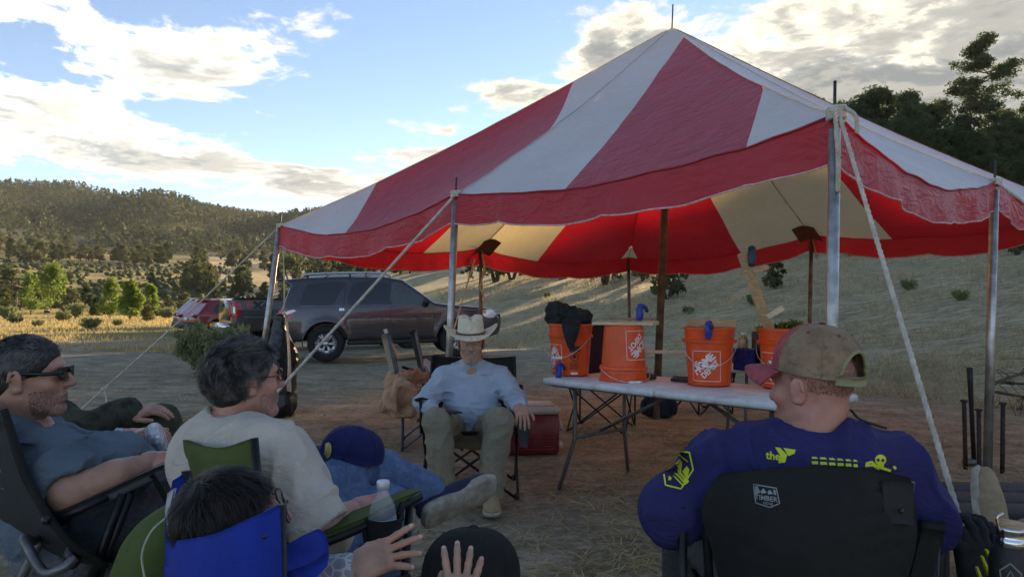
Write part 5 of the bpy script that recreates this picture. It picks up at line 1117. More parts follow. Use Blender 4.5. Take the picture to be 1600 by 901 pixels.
sdf_obj('shirt', [ell(J(45, 728, 2.26), V(.14, .17, .16), None, .06), ell(J(140, 765, 2.22), V(.19, .19, .14), roty(.25), .08), ell(hip+V(-.02, 0, .02), V(.17, .18, .11), None, .08), cap(nk+V(-.02, -.02, -.01), sN+V(-.02, .03, .0), .078, .078, .05), cap(nk, sF, .08, .078, .05), cap(sN, sN+dirN*.10+V(.02, 0, .0), 0.086, .086, .04), cap(sF, sF+nrm(eF-sF)*.2, .085, .08, .04), cap(sN+V(.02, .05, -.04), J(180, 745, 2.2), .11, .13, .05)],
        .0075, M_SLATE, p1, k=.05, cuts=[cap(nk+V(.01, .0, .01), nk+(hc-nk)*.9, .072, .092, .006), cap(eN+V(.05, -.12, .0), eN+V(.10, .02, .005), .055, .06, .006), cap(sN+dirN*.20+V(.01, -.02, 0), sN+dirN*.33+V(.03, -.02, 0), .085, .10, .006)], wr=wrk(.009, (9, 14, 15), 5))
sdf_obj('trousers', [ell(hip+V(0, .02, -.05), V(.17, .19, .11))]+limb([hip+V(0, -.06, 0), kN, aN], [.115, .092, .07], .03)+limb([hip, kF, aF], [.11, .09, .07], .03), .010, cloth('grey_denim', (.13, .14, .165), 300, .2, speck=((.22, .23, .26), 40, .5)), p1, k=.03, wr=wrk(.005, (9, 9, 9), 8))
for a_ in (aN, aF): shoe(p1, a_+V(0, -.03, -.06), a_+V(.2, .2, -.06), V(0, 0, -1), M_BLK, M_SOLE)
stubble(p1, bd1, hc, M1_, 1.02, hairmat('stubble_hair', (.05, .04, .035), (.12, .10, .09), 30)); BH = hairmat('short_dark_hair', (.018, .015, .014), (.045, .040, .038), 10); hair_shell(hc, M1_, 1.02, p1, BH, th=.005, front=.066)
hair_strands(hc, M1_, 1.02, p1, hairmat('short_greying_hair', (.022, .019, .018), (.22, .21, .21), 9), 11000, .020, .002, .35, .003, flow=lambda L_: np.c_[L_[:, 0]*0+.2, .8-12*L_[:, 1]*0, -.4+0*L_[:, 0]]*np.where(L_[:, 2:3] > .09, 1, [[.3, -.4, 2]]), w=.0016)
glasses(hc, M1_, 1.02, p1, M_SHADE, M_BLKF, .032, .019, thick=.0028, solid=True, y=.104)
watch(wN-nrm(V(.92, .35, .1))*.035, V(.92, .35, .1), .034, p1, mat('olive_band', (.06, .06, .04), .7)); watch(wF-nrm(V(.88, -.25, .25))*.02, V(.88, -.25, .25), .034, p1, M_BLKF, M_SILV, V(.1, -.6, .8))
rebase(p1)
# ---------------------------------------------------------------- person behind him, mostly hidden
p2 = thing('person', 'person in olive camouflage shirt mostly hidden behind the sunglasses wearer', 'person')
hc = J(28, 588, 2.95); M2_ = head_R(80, 0, 0); nk = J(25, 645, 2.95); hq, hcut = head_prims(hc, M2_, .92, nk, .056); hip = J(110, 740, 3.0)
sN = J(62, 640, 2.82); eN, wN = J(128, 672, 2.80), J(198, 646, 2.88); kN, aN = J(238, 668, 3.0), J(262, 820, 3.05); kF, aF = J(250, 660, 3.25), J(290, 800, 3.3)
hN = hand_prims(wN, V(.95, .2, .16), V(-.1, -.3, .95), 1, 1.05, (.3, .35, .25)); sF, eF, wF = J(50, 640, 3.15), J(120, 680, 3.25), J(190, 690, 3.2); hF = hand_prims(wF, V(1, 0, 0), V(0, 0, 1), -1)
joined('body', [sdf_mesh(hq, .005, .02, hcut), sdf_mesh(limb([nk, J(60, 700, 2.98), hip], [.08, .11, .11])+limb([sN, eN, wN], [.05, .045, .034])+limb([sF, eF, wF], [.05, .045, .03])+limb([hip, kN, aN], [.06, .05, .04])+limb([hip, kF, aF], [.06, .05, .04]), .009, .02), sdf_mesh(hN, .0035, .004), sdf_mesh(hF, .005, .004)], SK1, p2)
M_OLIVE = cloth('camouflage_shirt', (.060, .062, .042), 300, .2, speck=((.018, .02, .016), 14, .9)); dW = nrm(wN-eN)
sdf_obj('shirt', [ell(J(60, 690, 2.98), V(.16, .17, .18), None, .06), cap(nk, sN, .07, .075, .05), ell(hip, V(.15, .16, .1), None, .06)]+limb([sN, eN, eN+dW*.16], [.075, .066, .062], .03)+limb([sF, eF, wF], [.07, .06, .05], .03), .010, M_OLIVE, p2, k=.05, wr=wrk(.006, (10, 9, 9), 4))
sdf_obj('trousers', [ell(hip, V(.15, .16, .1))]+limb([hip, kN, aN], [.10, .086, .07], .03)+limb([hip, kF, aF], [.10, .08, .07], .03), .011, cloth('olive_trousers', (.055, .060, .036), 300, .2), p2, k=.03, wr=wrk(.005, (9, 9, 9), 1))
hair_shell(hc, M2_, .92, p2, BH, .006)
for a_ in (aN, aF): shoe(p2, a_+V(0, -.03, -.06), a_+V(.25, .05, -.06), V(0, 0, -1), M_BLK, M_SOLE)
watch(wN-dW*.01, dW, .034, p2, M_SILV, M_SILV, V(.1, -.7, .7)); rebase(p2)
# ---------------------------------------------------------------- child with dark hair
p4 = thing('person', 'dark haired child in glasses slumped in the blue chair, holding a cap', 'person')
hc = J(368, 822, 1.40); M4 = head_R(64, 14, 8); nk = J(330, 905, 1.36); hq, hcut = head_prims(hc, M4, .87, nk, .050)
hip = J(380, 1180, 1.45); sN, sF = J(380, 960, 1.26), J(330, 940, 1.50); eF, wF = J(430, 915, 1.50), J(552, 888, 1.45); eN, wN = J(600, 1120, 1.45), J(716, 968, 1.38)
kN, aN = J(640, 1130, 1.40), J(640, 1400, 1.45); kF, aF = J(600, 1100, 1.6), J(600, 1380, 1.65)
TIPS.clear(); hF = hand_prims(wF, V(.92, .10, .36), V(-.25, -.72, .6), -1, .84, [(.02, .08, .06), (.10, .14, .1), (.22, .22, .2), (.32, .3, .2)], .25, [(.030, .022, -.004), (.052, .040, -.022), (.060, .066, -.040), (.062, .088, -.05)])
hN = hand_prims(wN, V(.06, .22, .97), V(.05, -.97, .2), -1, .84, (.25, .35, .25), .28, [(.030, .022, -.004), (.046, .050, -.012), (.050, .074, -.02), (.047, .092, -.028)])
joined('body', [sdf_mesh(hq, .005, .02, hcut), sdf_mesh(limb([nk, J(360, 1050, 1.4), hip], [.07, .10, .10])+limb([sN, eN, wN], [.045, .036, .026])+limb([sF, eF, wF], [.045, .036, .026])+limb([hip, kN, aN], [.06, .05, .04])+limb([hip, kF, aF], [.06, .05, .04]), .009, .02), sdf_mesh(hF, .0025, .004), sdf_mesh(hN, .0025, .004)], SK3, p4)
m = bpy.data.materials.new('pebble_camo'); m.use_nodes = True; t = NT(m.node_tree); b = t.n['Principled BSDF']; p = t.new('ShaderNodeTexCoord').outputs['Object']; vo = t.new('ShaderNodeTexVoronoi', feature='DISTANCE_TO_EDGE'); vo.inputs['Scale'].default_value = 55; t.put(vo.inputs['Vector'], t.vmath('ADD', p, t.vmath('SCALE', t.noise(p, 25, 2, out=1), None)) if False else p)
vo2 = t.new('ShaderNodeTexVoronoi'); vo2.inputs['Scale'].default_value = 55; t.put(vo2.inputs['Vector'], p)
t.put(b.inputs['Base Color'], t.mix(t.ramp(vo.outputs[0], .08, .14), (.50, .50, .52), t.mix(t.noise(p, 40, 2), (.20, .22, .26), (.34, .35, .38)))); b.inputs['Roughness'].default_value = .85; M_CAMO = m
dW = nrm(wF-eF)
sdf_obj('shirt', [ell(J(350, 1000, 1.38), V(.13, .14, .16), None, .06), ell(hip+V(0, 0, .1), V(.13, .13, .12), None, .06), cap(nk+V(0, 0, -.03), sN, .06, .06, .04), cap(nk+V(0, 0, -.03), sF, .06, .06, .04)]+limb([sF, eF, wF-dW*.015], [.058, .048, .036], .02)+limb([sN, eN, wN+(eN-wN)*.25], [.055, .045, .036], .02), .007, M_CAMO, p4, k=.04, cuts=[cap(nk+V(.01, 0, -.01), hc, .056, .08, .006)], wr=wrk(.004, (14, 14, 14), 6))
sdf_obj('trousers', [ell(hip, V(.14, .14, .1))]+limb([hip, kN, aN], [.08, .065, .055], .03)+limb([hip, kF, aF], [.08, .065, .055], .03), .01, M_NVY, p4, k=.03)
for a_ in (aN, aF): shoe(p4, a_+V(0, -.03, -.06), a_+V(.1, .16, -.06), V(0, 0, -1), M_BLK, M_SOLE)
KH = hairmat('dark_brown_hair', (.011, .008, .007), (.028, .021, .017), 10); hair_shell(hc, M4, .87, p4, KH, .0045, .011, -.08)
def swirl(L_):
    d = L_-V(.02, -.075, .11); return np.c_[d[:, 0]+.5*d[:, 1], d[:, 1]-.5*d[:, 0], d[:, 2]*.6-.02]*12+V(0, 0, -.6)
hair_strands(hc, M4, .87, p4, KH, 11000, .046, .004, .12, .010, flow=swirl, w=.0018, hl=-.012)
nails(p4, TIPS, mat('fingernail', (.62, .40, .33), .35)); glasses(hc, M4, .87, p4, M_CLEAR, M_BLKF, .030, .022, y=.112, thick=.0022); rebase(p4)
# ---------------------------------------------------------------- man in the cream hat facing us
p5 = thing('person', 'person in cream cowboy hat and light blue shirt sitting facing the group', 'person')
hc = J(736, 538, 4.86); M5 = head_R(176, -4, 2); nk = J(738, 574, 4.90); hq, hcut = head_prims(hc, M5, 1.06, nk+V(0, .02, 0), .050); hip = J(736, 672, 4.90)
sL, sR_ = J(694, 592, 4.90), J(784, 592, 4.90); eL, wL = J(664, 628, 4.78), J(676, 641, 4.50); eR, wR = J(806, 624, 4.78), J(812, 634, 4.50)
kL, aL = J(684, 660, 4.40), J(692, 768, 4.36); kR, aR = J(780, 660, 4.40), J(766, 768, 4.38)
TIPS.clear(); hL = hand_prims(wL, V(.5, -.75, -.05), V(0, -.1, 1), 1, 1.08, (.3, .5, .35)); hR = hand_prims(wR, V(.12, -.80, -.45), V(.1, -.5, .85), -1, 1.10, (.35, .45, .3), .12)
joined('body', [sdf_mesh(hq, .005, .02, hcut), sdf_mesh(limb([nk, J(737, 620, 4.93), hip], [.09, .12, .12])+limb([sL, eL, wL], [.05, .04, .032])+limb([sR_, eR, wR], [.05, .04, .032])+limb([hip+V(-.1, 0, 0), kL, aL], [.07, .05, .04])+limb([hip+V(.1, 0, 0), kR, aR], [.07, .05, .04]), .009, .02), sdf_mesh(hL, .004, .004), sdf_mesh(hR, .004, .004)], SK1, p5)
M_SKY = cloth('light_blue_knit', (.37, .43, .51), 500, .06, rough=.75)
sdf_obj('shirt', [ell(J(738, 606, 4.92), V(.20, .13, .14), None, .06), ell(J(738, 640, 4.86), V(.195, .165, .13), None, .06), ell(hip+V(0, -.02, .05), V(.19, .15, .09), None, .05), cap(nk+V(0, .01, -.01), sL+V(.02, 0, .01), .070, .078, .05), cap(nk+V(0, .01, -.01), sR_+V(-.02, 0, .01), .070, .078, .05), cap(nk+V(-.03, -.03, .005), nk+V(.03, -.03, .005), .055, .055, .02)]+limb([sL, eL, wL+(eL-wL)*.05], [.078, .066, .045], .03)+limb([sR_, eR, wR+(eR-wR)*.05], [.078, .066, .045], .03),
        .008, M_SKY, p5, k=.05, cuts=[cap(nk+V(0, -.01, .08), hc, .060, .08, .006)], wr=wrk(.008, (9, 10, 24), 11, .12))
M_KHK = cloth('olive_khaki', (.25, .22, .155), 300, .15)
sdf_obj('trousers', [ell(hip+V(0, -.02, -.02), V(.19, .16, .10), None, .05)]+limb([hip+V(-.10, 0, 0), kL, aL], [.105, .085, .080], .03)+limb([hip+V(.10, 0, 0), kR, aR], [.105, .085, .080], .03), .009, M_KHK, p5, k=.03, wr=wrk(.006, (14, 14, 9), 13))
M_TAN = cloth('tan_suede', (.36, .27, .155), 200, .2)
for a_, dx in ((aL, -.03), (aR, .02)): shoe(p5, V(a_[0], a_[1]+.06, .025), V(a_[0]+dx, a_[1]-.24, .025), V(0, 0, -1), M_TAN, M_SOLE, .052, .066, boot=.15)
WH = hairmat('grey_beard', (.24, .20, .17), (.52, .49, .46), 30)
T5 = lambda *p: hc+(M5 @ V(*p))*1.06
def beard(nm, pts, n, L, sp):
    b_ = np.repeat(np.array([T5(*p) for p in pts]), n, 0)+rng.normal(0, sp, (n*len(pts), 3)); k = len(b_); d = nrm((M5 @ V(0, .4, -1))+rng.normal(0, .25, (k, 3))); s_ = nrm(np.cross(d, rng.normal(0, 1, (k, 3))))*.0012
    v = np.stack([b_-s_, b_+s_, b_+d*L], 1).reshape(-1, 3); tag(mesh(nm, v, np.arange(3*k).reshape(-1, 3), WH, False, p5), kind='stuff')
beard('goatee', [(0, .088, -.088), (-.012, .085, -.085), (.012, .085, -.085), (0, .086, -.102)], 90, .026, .006); beard('moustache', [(-.022, .092, -.045), (-.012, .098, -.040), (0, .100, -.039), (.012, .098, -.040), (.022, .092, -.045)], 50, .012, .003)
hair_strands(hc, M5, 1.06, p5, hairmat('grey_side_hair', (.14, .11, .09), (.40, .37, .34), 20), 2500, .03, .002, .1, .004, w=.002)
for sd in (-1, 1):
    e = bpy.data.objects.new('x', None); bpy.data.objects.remove(e); MB().ball(T5(sd*.032, .080, .012), .0125, 12, 8).build('eye', mat('eye_white', (.6, .58, .55), .2), p5); MB().ball(T5(sd*.032, .0885, .012), .0058, 10, 6).build('pupil', M_SHADE, p5)
M_STRW = mat('cream_straw', (.74, .65, .48), .75, bump=.5, bscale=220, var=.12, vscale=40); hat = bpy.data.objects.new('cowboy_hat', None); COL.objects.link(hat); hat.parent = p5
Mh = M5 @ rotx(R(-3)); Th = lambda p: hc+((np.asarray(p)+V(0, -.012, .066)) @ Mh.T)*1.06
rows = []
for r_ in np.linspace(0, 1, 10):
    th = np.linspace(0, 2*math.pi, 49); a_, b_ = .090+.090*r_, .108+.080*r_; x, y_ = np.sin(th)*a_, np.cos(th)*b_; z = .062*r_**1.6*np.abs(np.sin(th))**2.6-.016*r_**1.3*np.abs(np.cos(th))**3; rows.append(Th(np.stack([x*(1-.05*r_*np.abs(np.sin(th))**3), y_, z], -1)))
MB().sheet(np.array(rows), .004, 0).build('brim', M_STRW, hat)
rows = []
for k in np.linspace(0, 1, 14):
    th = np.linspace(0, 2*math.pi, 49); sh_ = (1-.16*k) if k < .8 else (1-.16*k)*math.sqrt(max(0.0, 1-((k-.8)/.2)**2*.98)); x, y_ = np.sin(th)*.088*sh_, np.cos(th)*.106*sh_; z = .118*min(1, k/.85)+.0*x; z = z-(.022*np.exp(-(x/.022)**2)*(k > .75)+.012*np.exp(-((np.abs(x)-.055)/.02)**2)*(y_ > .02)*k); rows.append(Th(np.stack([x, y_, z], -1)))
MB().sheet(np.array(rows), 0, 0).build('crown', M_STRW, hat)
th = np.linspace(0, 2*math.pi, 49)[:-1]; MB().tube(Th(np.stack([np.sin(th)*.0895, np.cos(th)*.1075, 0*th+.012], -1)), .0065, 5, closed=True).build('band', mat('brown_leather', (.09, .045, .025), .6), hat)
watch(wR+(eR-wR)*.06, eR-wR, .034, p5, mat('maroon_band', (.07, .015, .03), .6)); MB().lathe([(.0098, -.003), (.0115, -.003), (.0115, .003), (.0098, .003)], 14, frame(V(.12, -.9, -.4)), wR+V(.005, -.085, -.05)).build('ring', M_SILV, p5)
rebase(p5)
ph = MB().box(J(703, 641, 4.40), (.075, .15, .010), rotz(.9) @ rotx(.12), .004).build('mobile_phone', M_BLKF); tag(ph, 'black mobile phone resting on the thigh under a hand', 'phone')
# ---------------------------------------------------------------- leg and tan boot of someone outside the frame at right
p7 = thing('person', 'tan laced boot and crossed leg of someone outside the right edge', 'person')
hl_, tt = J(1536, 862, 2.42), J(1530, 748, 2.52); up, T, L = shoe(p7, hl_, hl_+nrm(tt-hl_)*.285, V(-.5, .85, .10), cloth('tan_roughout', (.33, .245, .15), 200, .2), M_SOLE, .048, .066)
an = T(0, L*.2, .12); kn = an+V(.40, .05, .03); hp = kn+V(.12, .30, -.12); joined('body', [sdf_mesh(limb([T(0, L*.25, .06), an, kn, hp], [.035, .038, .05, .07]), .008, .02)], SK1, p7)
sdf_obj('trousers', limb([an+V(.03, 0, 0), kn, hp], [.06, .08, .10]), .008, M_KHK, p7, k=.03, wr=wrk(.005, (9, 9, 9), 3))
for k in range(5):
    y_ = L*(.34+.075*k); MB().tube([T(-.022, y_, .066-.006*k), T(0, y_+.008, .078-.0075*k), T(.022, y_+.012, .066-.006*k)], .0028, 5, 3).build('lace', M_ROPE, up)
MB().tube([T(0, L*.30, .085), T(-.02, L*.22, .10), T(-.035, L*.12, .085)], .003, 5, 4).build('lace', M_ROPE, up); MB().sheet(np.array([[T(-.046, L*.36, .01), T(-.046, L*.40, .03), T(-.040, L*.44, .05)], [T(-.047, L*.24, .005), T(-.046, L*.30, .025), T(-.041, L*.36, .045)]]), .003, 3).build('stripe', M_ROPE, up); rebase(p7)
# ================================================================== CAMP CHAIRS
M_TUBE = mat('black_tube', (.02, .02, .022), .4, .5, var=.2); M_GTUBE = mat('grey_tube', (.16, .16, .165), .42, .6, var=.2); M_BTUBE = mat('blue_grey_tube', (.07, .10, .16), .4, .4, var=.2)
def fabric(name, col, rough=.85, speck=None): return cloth(name, col, 250, .15, .06, rough=rough, speck=speck)
F_BLK = fabric('black_canvas', (.017, .018, .017)); F_GRN = fabric('olive_green_canvas', (.075, .105, .028)); F_BLU = fabric('royal_blue_canvas', (.008, .035, .30)); F_CHR = fabric('charcoal_canvas', (.035, .038, .040)); F_RED = fabric('maroon_canvas', (.19, .008, .022)); F_TAN = fabric('tan_canvas', (.36, .29, .20))
def camp_chair(name, label, loc, yaw, fab, tube=M_TUBE, w=.54, seat=.42, back=.90, group='folding camp chairs', recl=.14, arms=True, armf=None):
    """folding quad chair, front along +y"""
    r_ = thing(name, label, 'chair', loc, yaw, group); h = w/2; d = .25
    for sd in (-1, 1):
        MB().tube([V(sd*h, d, .0), V(-sd*h, d+.01, seat)], .009, 7).build('leg', tube, r_); MB().tube([V(sd*h, -d, .0), V(-sd*h, -d-.01, seat-.02)], .009, 7).build('leg', tube, r_)
        MB().tube([V(sd*(h+.01), d+.01, 0), V(sd*h, -d, seat)], .009, 7).build('leg', tube, r_); MB().tube([V(sd*(h+.01), -d-.01, 0), V(sd*h, d, seat)], .009, 7).build('leg', tube, r_)
        MB().tube([V(sd*(h+.012), -d, .02), V(sd*(h+.012), -d-.02, seat), V(sd*h, -d-recl, back)], .0105, 8, 4).build('post', tube, r_)
        if arms: MB().tube([V(sd*(h+.012), d, seat-.02), V(sd*(h+.02), d+.01, .62)], .010, 7).build('arm_post', tube, r_)
        for q in (V(sd*h, d, 0), V(sd*h, -d, 0)): MB().lathe([(.017, -.002), (.017, .02), (.010, .035)], 10, None, q).build('foot', M_BLK, r_)
        if arms:
            g = [[V(sd*(h+.012+o), y_, z+.012*s_) for o, s_ in ((-.045, 0), (0, 1), (.045, 0))] for y_, z in ((-d-.02, .66), (-.1, .61), (.08, .595), (d+.02, .625))]
            MB().sheet(np.array(g), .012, 3).build('armrest', armf or fab, r_)
    MB().sheet(np.array([[V(x, y_, seat-.01-.05*(1-(x/h)**2)*(1-(y_/d)**2*.6)+.02*(y_ > .2)) for x in np.linspace(-h, h, 5)] for y_ in (-d, -.1, .1, d)]), .008, 3).build('seat', fab, r_)
    MB().sheet(np.array([[V(x, -d-.01-recl*(z-seat)/(back-seat)-.05*(1-(x/h)**2), z-.02*(1-(x/h)**2)*(z > .8)) for x in np.linspace(-h, h, 5)] for z in (seat+.02, .58, .74, back)]), .010, 3).build('backrest', fab, r_); return r_
def tubes(parent, lst, r_, m_, name='frame_tube', sub=0):
    for p in lst: MB().tube(p, r_, 8, sub).build(name, m_, parent)
# chair of the man in the cap, seen from behind
c6 = thing('camp_chair', 'black high-backed camp chair nearest us at the right', 'chair', group='folding camp chairs')
g = np.array([[J(1126,742,1.66), J(1190,733,1.60), J(1270,729,1.575), J(1350,732,1.59), J(1420,746,1.64)], [J(1098,790,1.66), J(1180,788,1.56), J(1268,790,1.53), J(1350,792,1.55), J(1428,800,1.64)], [J(1116,860,1.66), J(1185,862,1.54), J(1265,866,1.51), J(1345,862,1.53), J(1425,860,1.64)], [J(1140,960,1.68), J(1190,965,1.56), J(1262,970,1.53), J(1335,965,1.55), J(1400,960,1.66)]])
g = np.stack([spline(r_, 9) for r_ in g]); g = np.stack([spline(g[:, j], 9) for j in range(g.shape[1])], 1)
uu, ww = np.meshgrid(np.linspace(-1, 1, g.shape[1]), np.linspace(0, 1, g.shape[0]))
for k_ in range(9):                                      # tension creases sweeping from the top corners to the middle
    sx_ = -1 if k_ % 2 else 1; c0_k = .06+.09*k_; cv_ = ww-(c0_k+.32*(1-np.abs(uu))*(1 if k_ < 6 else .5)); g[..., 1] += .007*np.exp(-(cv_/.018)**2)*np.exp(-((uu-sx_*.6)/.42)**2)
g[..., 1] += .006*vnoise(g*14)
for rowi in (2, 3): g[rowi, :, 1] += .003
bk = MB().sheet(g, .012, 0).build('backrest', F_BLK, c6)
gg = np.array([[J(1376,752,1.585), J(1400,750,1.60), J(1424,755,1.615)], [J(1378,785,1.575), J(1402,784,1.59), J(1426,788,1.61)], [J(1382,816,1.575), J(1402,817,1.59), J(1425,819,1.61)]]); MB().sheet(gg, .008, 3).build('corner_sleeve', fabric('dark_grey_nylon', (.028, .030, .030)), c6); MB().ball(J(1408,798,1.57), .006, 10, 6).build('snap', M_BLKF, c6)
tubes(c6, [[J(1067,790,1.72), J(1066,1130,1.70)], [J(1128,748,1.68), J(1104,830,1.70), J(1120,1130,1.70)], [J(1422,752,1.66), J(1412,830,1.68), J(1404,1130,1.68)], [J(1462,820,1.74), J(1452,1130,1.72)], [J(1067,795,1.72), J(1085,800,2.15)], [J(1462,822,1.74), J(1440,818,2.15)], [J(1067,1120,1.7), J(1462,950,1.72)], [J(1066,960,1.7), J(1452,1120,1.72)]], .011, M_TUBE)
MB().sheet(np.array([[J(1052,826,1.78), J(1085,826,1.78)], [J(1060,826,1.95), J(1100,826,1.95)], [J(1070,822,2.2), J(1105,820,2.2)]]), .02, 3).build('armrest', F_BLK, c6); MB().sheet(np.array([[J(1440,818,1.68), J(1478,822,1.68)], [J(1430,816,1.95), J(1470,820,1.95)], [J(1420,815,2.2), J(1455,818,2.2)]]), .02, 3).build('armrest', F_BLK, c6)
MB().sheet(np.array([[J(1440,822,1.70), J(1472,824,1.72), J(1480,824,1.9)], [J(1425,880,1.70), J(1455,885,1.72), J(1475,880,1.9)], [J(1405,960,1.70), J(1440,970,1.72), J(1470,960,1.9)]]), .01, 3).build('side_panel', F_BLK, c6)
hp_ = V(1.02, 1.98, .40); MB().sheet(np.array([[V(.55, 1.62, .42), V(.8, 1.62, .38), V(1.05, 1.62, .42)], [V(.55, 1.9, .40), V(.8, 1.9, .36), V(1.05, 1.9, .40)], [V(.55, 2.2, .43), V(.8, 2.2, .40), V(1.05, 2.2, .43)]]), .01, 3).build('seat', F_BLK, c6)
BV6 = bvh(bk); M_LOGO = mat('grey_print', (.22, .24, .25), .7)
v, f = band([(1177,756), (1213,762), (1218,786), (1203,792), (1181,785)], 1.8); print_on('print_logo', v, f, 0, 0, (1, 0), (0, 1), 1.0, M_LOGO, BV6, bk)
v, f = text_mesh('TIMBER', 11.5, .25); print_on('print_logo', v, f, 1197, 778, (1, .14), (0, -1), .93, M_LOGO, BV6, bk)
v, f = text_mesh('RIDGE', 5.5, .1); print_on('print_logo', v, f, 1200, 786, (1, .14), (0, -1), 1, M_LOGO, BV6, bk)
for poly in ([(1179,759), (1184,759), (1188,769), (1180,772)], [(1188,767), (1193,762), (1198,769), (1190,771)], [(1199,768), (1203,764), (1208,771), (1201,772)], [(1208,764), (1212,765), (1213,773), (1209,772)]): v, f = fan(np.array(poly, float), 1, 2); print_on('print_logo', v, f, 0, 0, (1, 0), (0, 1), 1, M_LOGO, BV6, bk)
rebase(c6)
# green chair
c3 = thing('camp_chair', 'olive green camp chair under the grey haired person, bottle in its armrest', 'chair', group='folding camp chairs')
MB().sheet(np.array([[J(274,680,1.96), J(300,690,1.78), J(345,700,1.68), J(396,684,1.60)], [J(278,720,1.94), J(306,724,1.75), J(350,730,1.65), J(398,730,1.60)], [J(296,800,1.96), J(326,800,1.76), J(370,810,1.66), J(410,810,1.60)], [J(340,900,2.06), J(370,905,1.88), J(400,910,1.76), J(430,910,1.70)]]), .012, 5).build('backrest', F_GRN, c3)
MB().sheet(np.array([[J(283,662,2.04), J(300,655,2.0), J(312,660,1.94)], [J(278,690,2.05), J(296,684,1.98), J(314,690,1.92)]]), .014, 4).build('head_fold', F_GRN, c3)
MB().sheet(np.array([[J(405,862,1.66), J(408,838,1.76)], [J(470,850,1.66), J(476,826,1.77)], [J(560,818,1.70), J(570,796,1.82)], [J(625,784,1.76), J(630,770,1.88)], [J(660,770,1.82), J(655,768,1.90)]]), .016, 5).build('armrest', F_GRN, c3)
tubes(c3, [[J(405,870,1.67), J(480,856,1.66), J(565,824,1.70), J(658,774,1.80)]], .010, M_TUBE, 'armrest_rail', 5)
tubes(c3, [[J(397,684,1.595), J(430,1080,1.58)], [J(284,664,2.05), J(330,960,2.05)], [J(640,785,1.82), J(620,1060,1.84)], [J(430,1060,1.62), J(640,900,1.84)], [J(440,900,1.62), J(620,1060,1.84)], [J(330,960,2.05), J(600,900,2.3)]], .010, M_TUBE, 'leg')
MB().sheet(np.array([[J(420,900,1.68), J(360,890,2.05)], [J(520,890,1.75), J(460,880,2.15)], [J(620,870,1.85), J(580,860,2.25)]]), .01, 3).build('seat', F_GRN, c3)
cb = J(600, 838, 1.72); MB().lathe([(.036, -.05), (.041, .0), (.043, .045)], 18, None, cb, False).build('cup_holder', fabric('black_mesh', (.02, .02, .02)), c3)
for k in (-.05, .0, .045): MB().lathe([(.040+.02*k, k-.003), (.045+.02*k, k), (.040+.02*k, k+.003)], 18, None, cb, False).build('holder_ring', F_BLK, c3)
tubes(c3, [[cb+V(-.04, 0, .04), J(575, 812, 1.71)], [cb+V(.04, 0, .04), J(628, 785, 1.76)], [J(568, 822, 1.70), cb+V(-.02, -.02, -.10), J(640, 900, 1.8)]], .006, F_BLK, 'strap'); rebase(c3)
# water bottle standing in the holder
m = bpy.data.materials.new('clear_plastic'); m.use_nodes = True; b = m.node_tree.nodes['Principled BSDF']; b.inputs['Base Color'].default_value = (.86, .90, .93, 1); b.inputs['Roughness'].default_value = .12; b.inputs['Alpha'].default_value = .20; b.inputs['Specular IOR Level'].default_value = .9; M_PET = m
wb = thing('water_bottle', 'clear plastic water bottle in the green armrest holder', 'bottle'); q = cb+V(-.004, 0, -.075)
MB().lathe([(.001, 0), (.028, 0), (.032, .006), (.032, .03), (.029, .036), (.032, .042), (.032, .062), (.029, .068), (.032, .074), (.033, .125), (.031, .140), (.024, .160), (.014, .176), (.0125, .190)], 24, None, q, False).build('body', M_PET, wb)
MB().lathe([(.001, .19), (.0155, .19), (.0155, .205), (.0135, .208), (.001, .208)], 18, None, q).build('cap', mat('white_plastic', (.78, .80, .80), .4), wb)
lb = MB().lathe([(.0335, .078), (.0337, .122)], 24, None, q, False).build('label', mat('pale_label', (.55, .62, .68), .5, var=.25, vscale=90), wb); rebase(wb)
# blue chair of the child
c4 = thing('camp_chair', 'royal blue camp chair holding the dark haired child', 'chair', group='folding camp chairs')
MB().sheet(np.array([[J(263,842,1.38), J(298,842,1.27), J(345,832,1.20), J(395,808,1.17), J(434,788,1.20)], [J(263,880,1.38), J(290,882,1.25), J(340,886,1.17), J(398,872,1.15), J(436,850,1.19)], [J(262,900,1.36), J(290,930,1.24), J(340,950,1.16), J(400,945,1.15), J(438,920,1.19)], [J(275,1010,1.36), J(310,1030,1.26), J(350,1050,1.20), J(400,1050,1.20), J(440,1020,1.22)]]), .012, 6).build('backrest', F_BLU, c4)
MB().sheet(np.array([[J(270,752,1.44), J(292,738,1.46), J(296,760,1.47)], [J(262,790,1.41), J(280,792,1.44), J(296,800,1.46)], [J(262,840,1.40), J(278,846,1.43), J(296,850,1.45)]]), .010, 4).build('side_wing', F_BLU, c4)
MB().sheet(np.array([[J(264,770,1.395), J(274,762,1.39)], [J(260,800,1.39), J(268,796,1.385)], [J(266,838,1.38), J(272,832,1.375)]]), .006, 3).build('edge_lining', fabric('pale_lining', (.45, .46, .50)), c4)
tubes(c4, [[J(292,735,1.46), J(300,1250,1.44)], [J(437,788,1.205), J(443,1250,1.20)], [J(300,1240,1.44), J(690,1050,1.35)], [J(443,1240,1.2), J(650,1000,1.5)], [J(640,1250,1.5), J(520,890,1.48)]], .011, M_TUBE, 'leg')
MB().sheet(np.array([[J(436,795,1.20), J(431,795,1.197), J(428,800,1.194)], [J(440,860,1.195), J(435,862,1.19), J(431,864,1.188)], [J(442,925,1.195), J(437,927,1.19), J(433,930,1.188)]]), .006, 3).build('edge_binding', F_BLK, c4)
MB().sheet(np.array([[J(436,872,1.42), J(444,892,1.36), J(452,905,1.30)], [J(470,850,1.44), J(482,868,1.38), J(490,890,1.32)], [J(500,836,1.46), J(512,846,1.42), J(512,872,1.36)]]), .03, 4).build('armrest', F_BLU, c4)
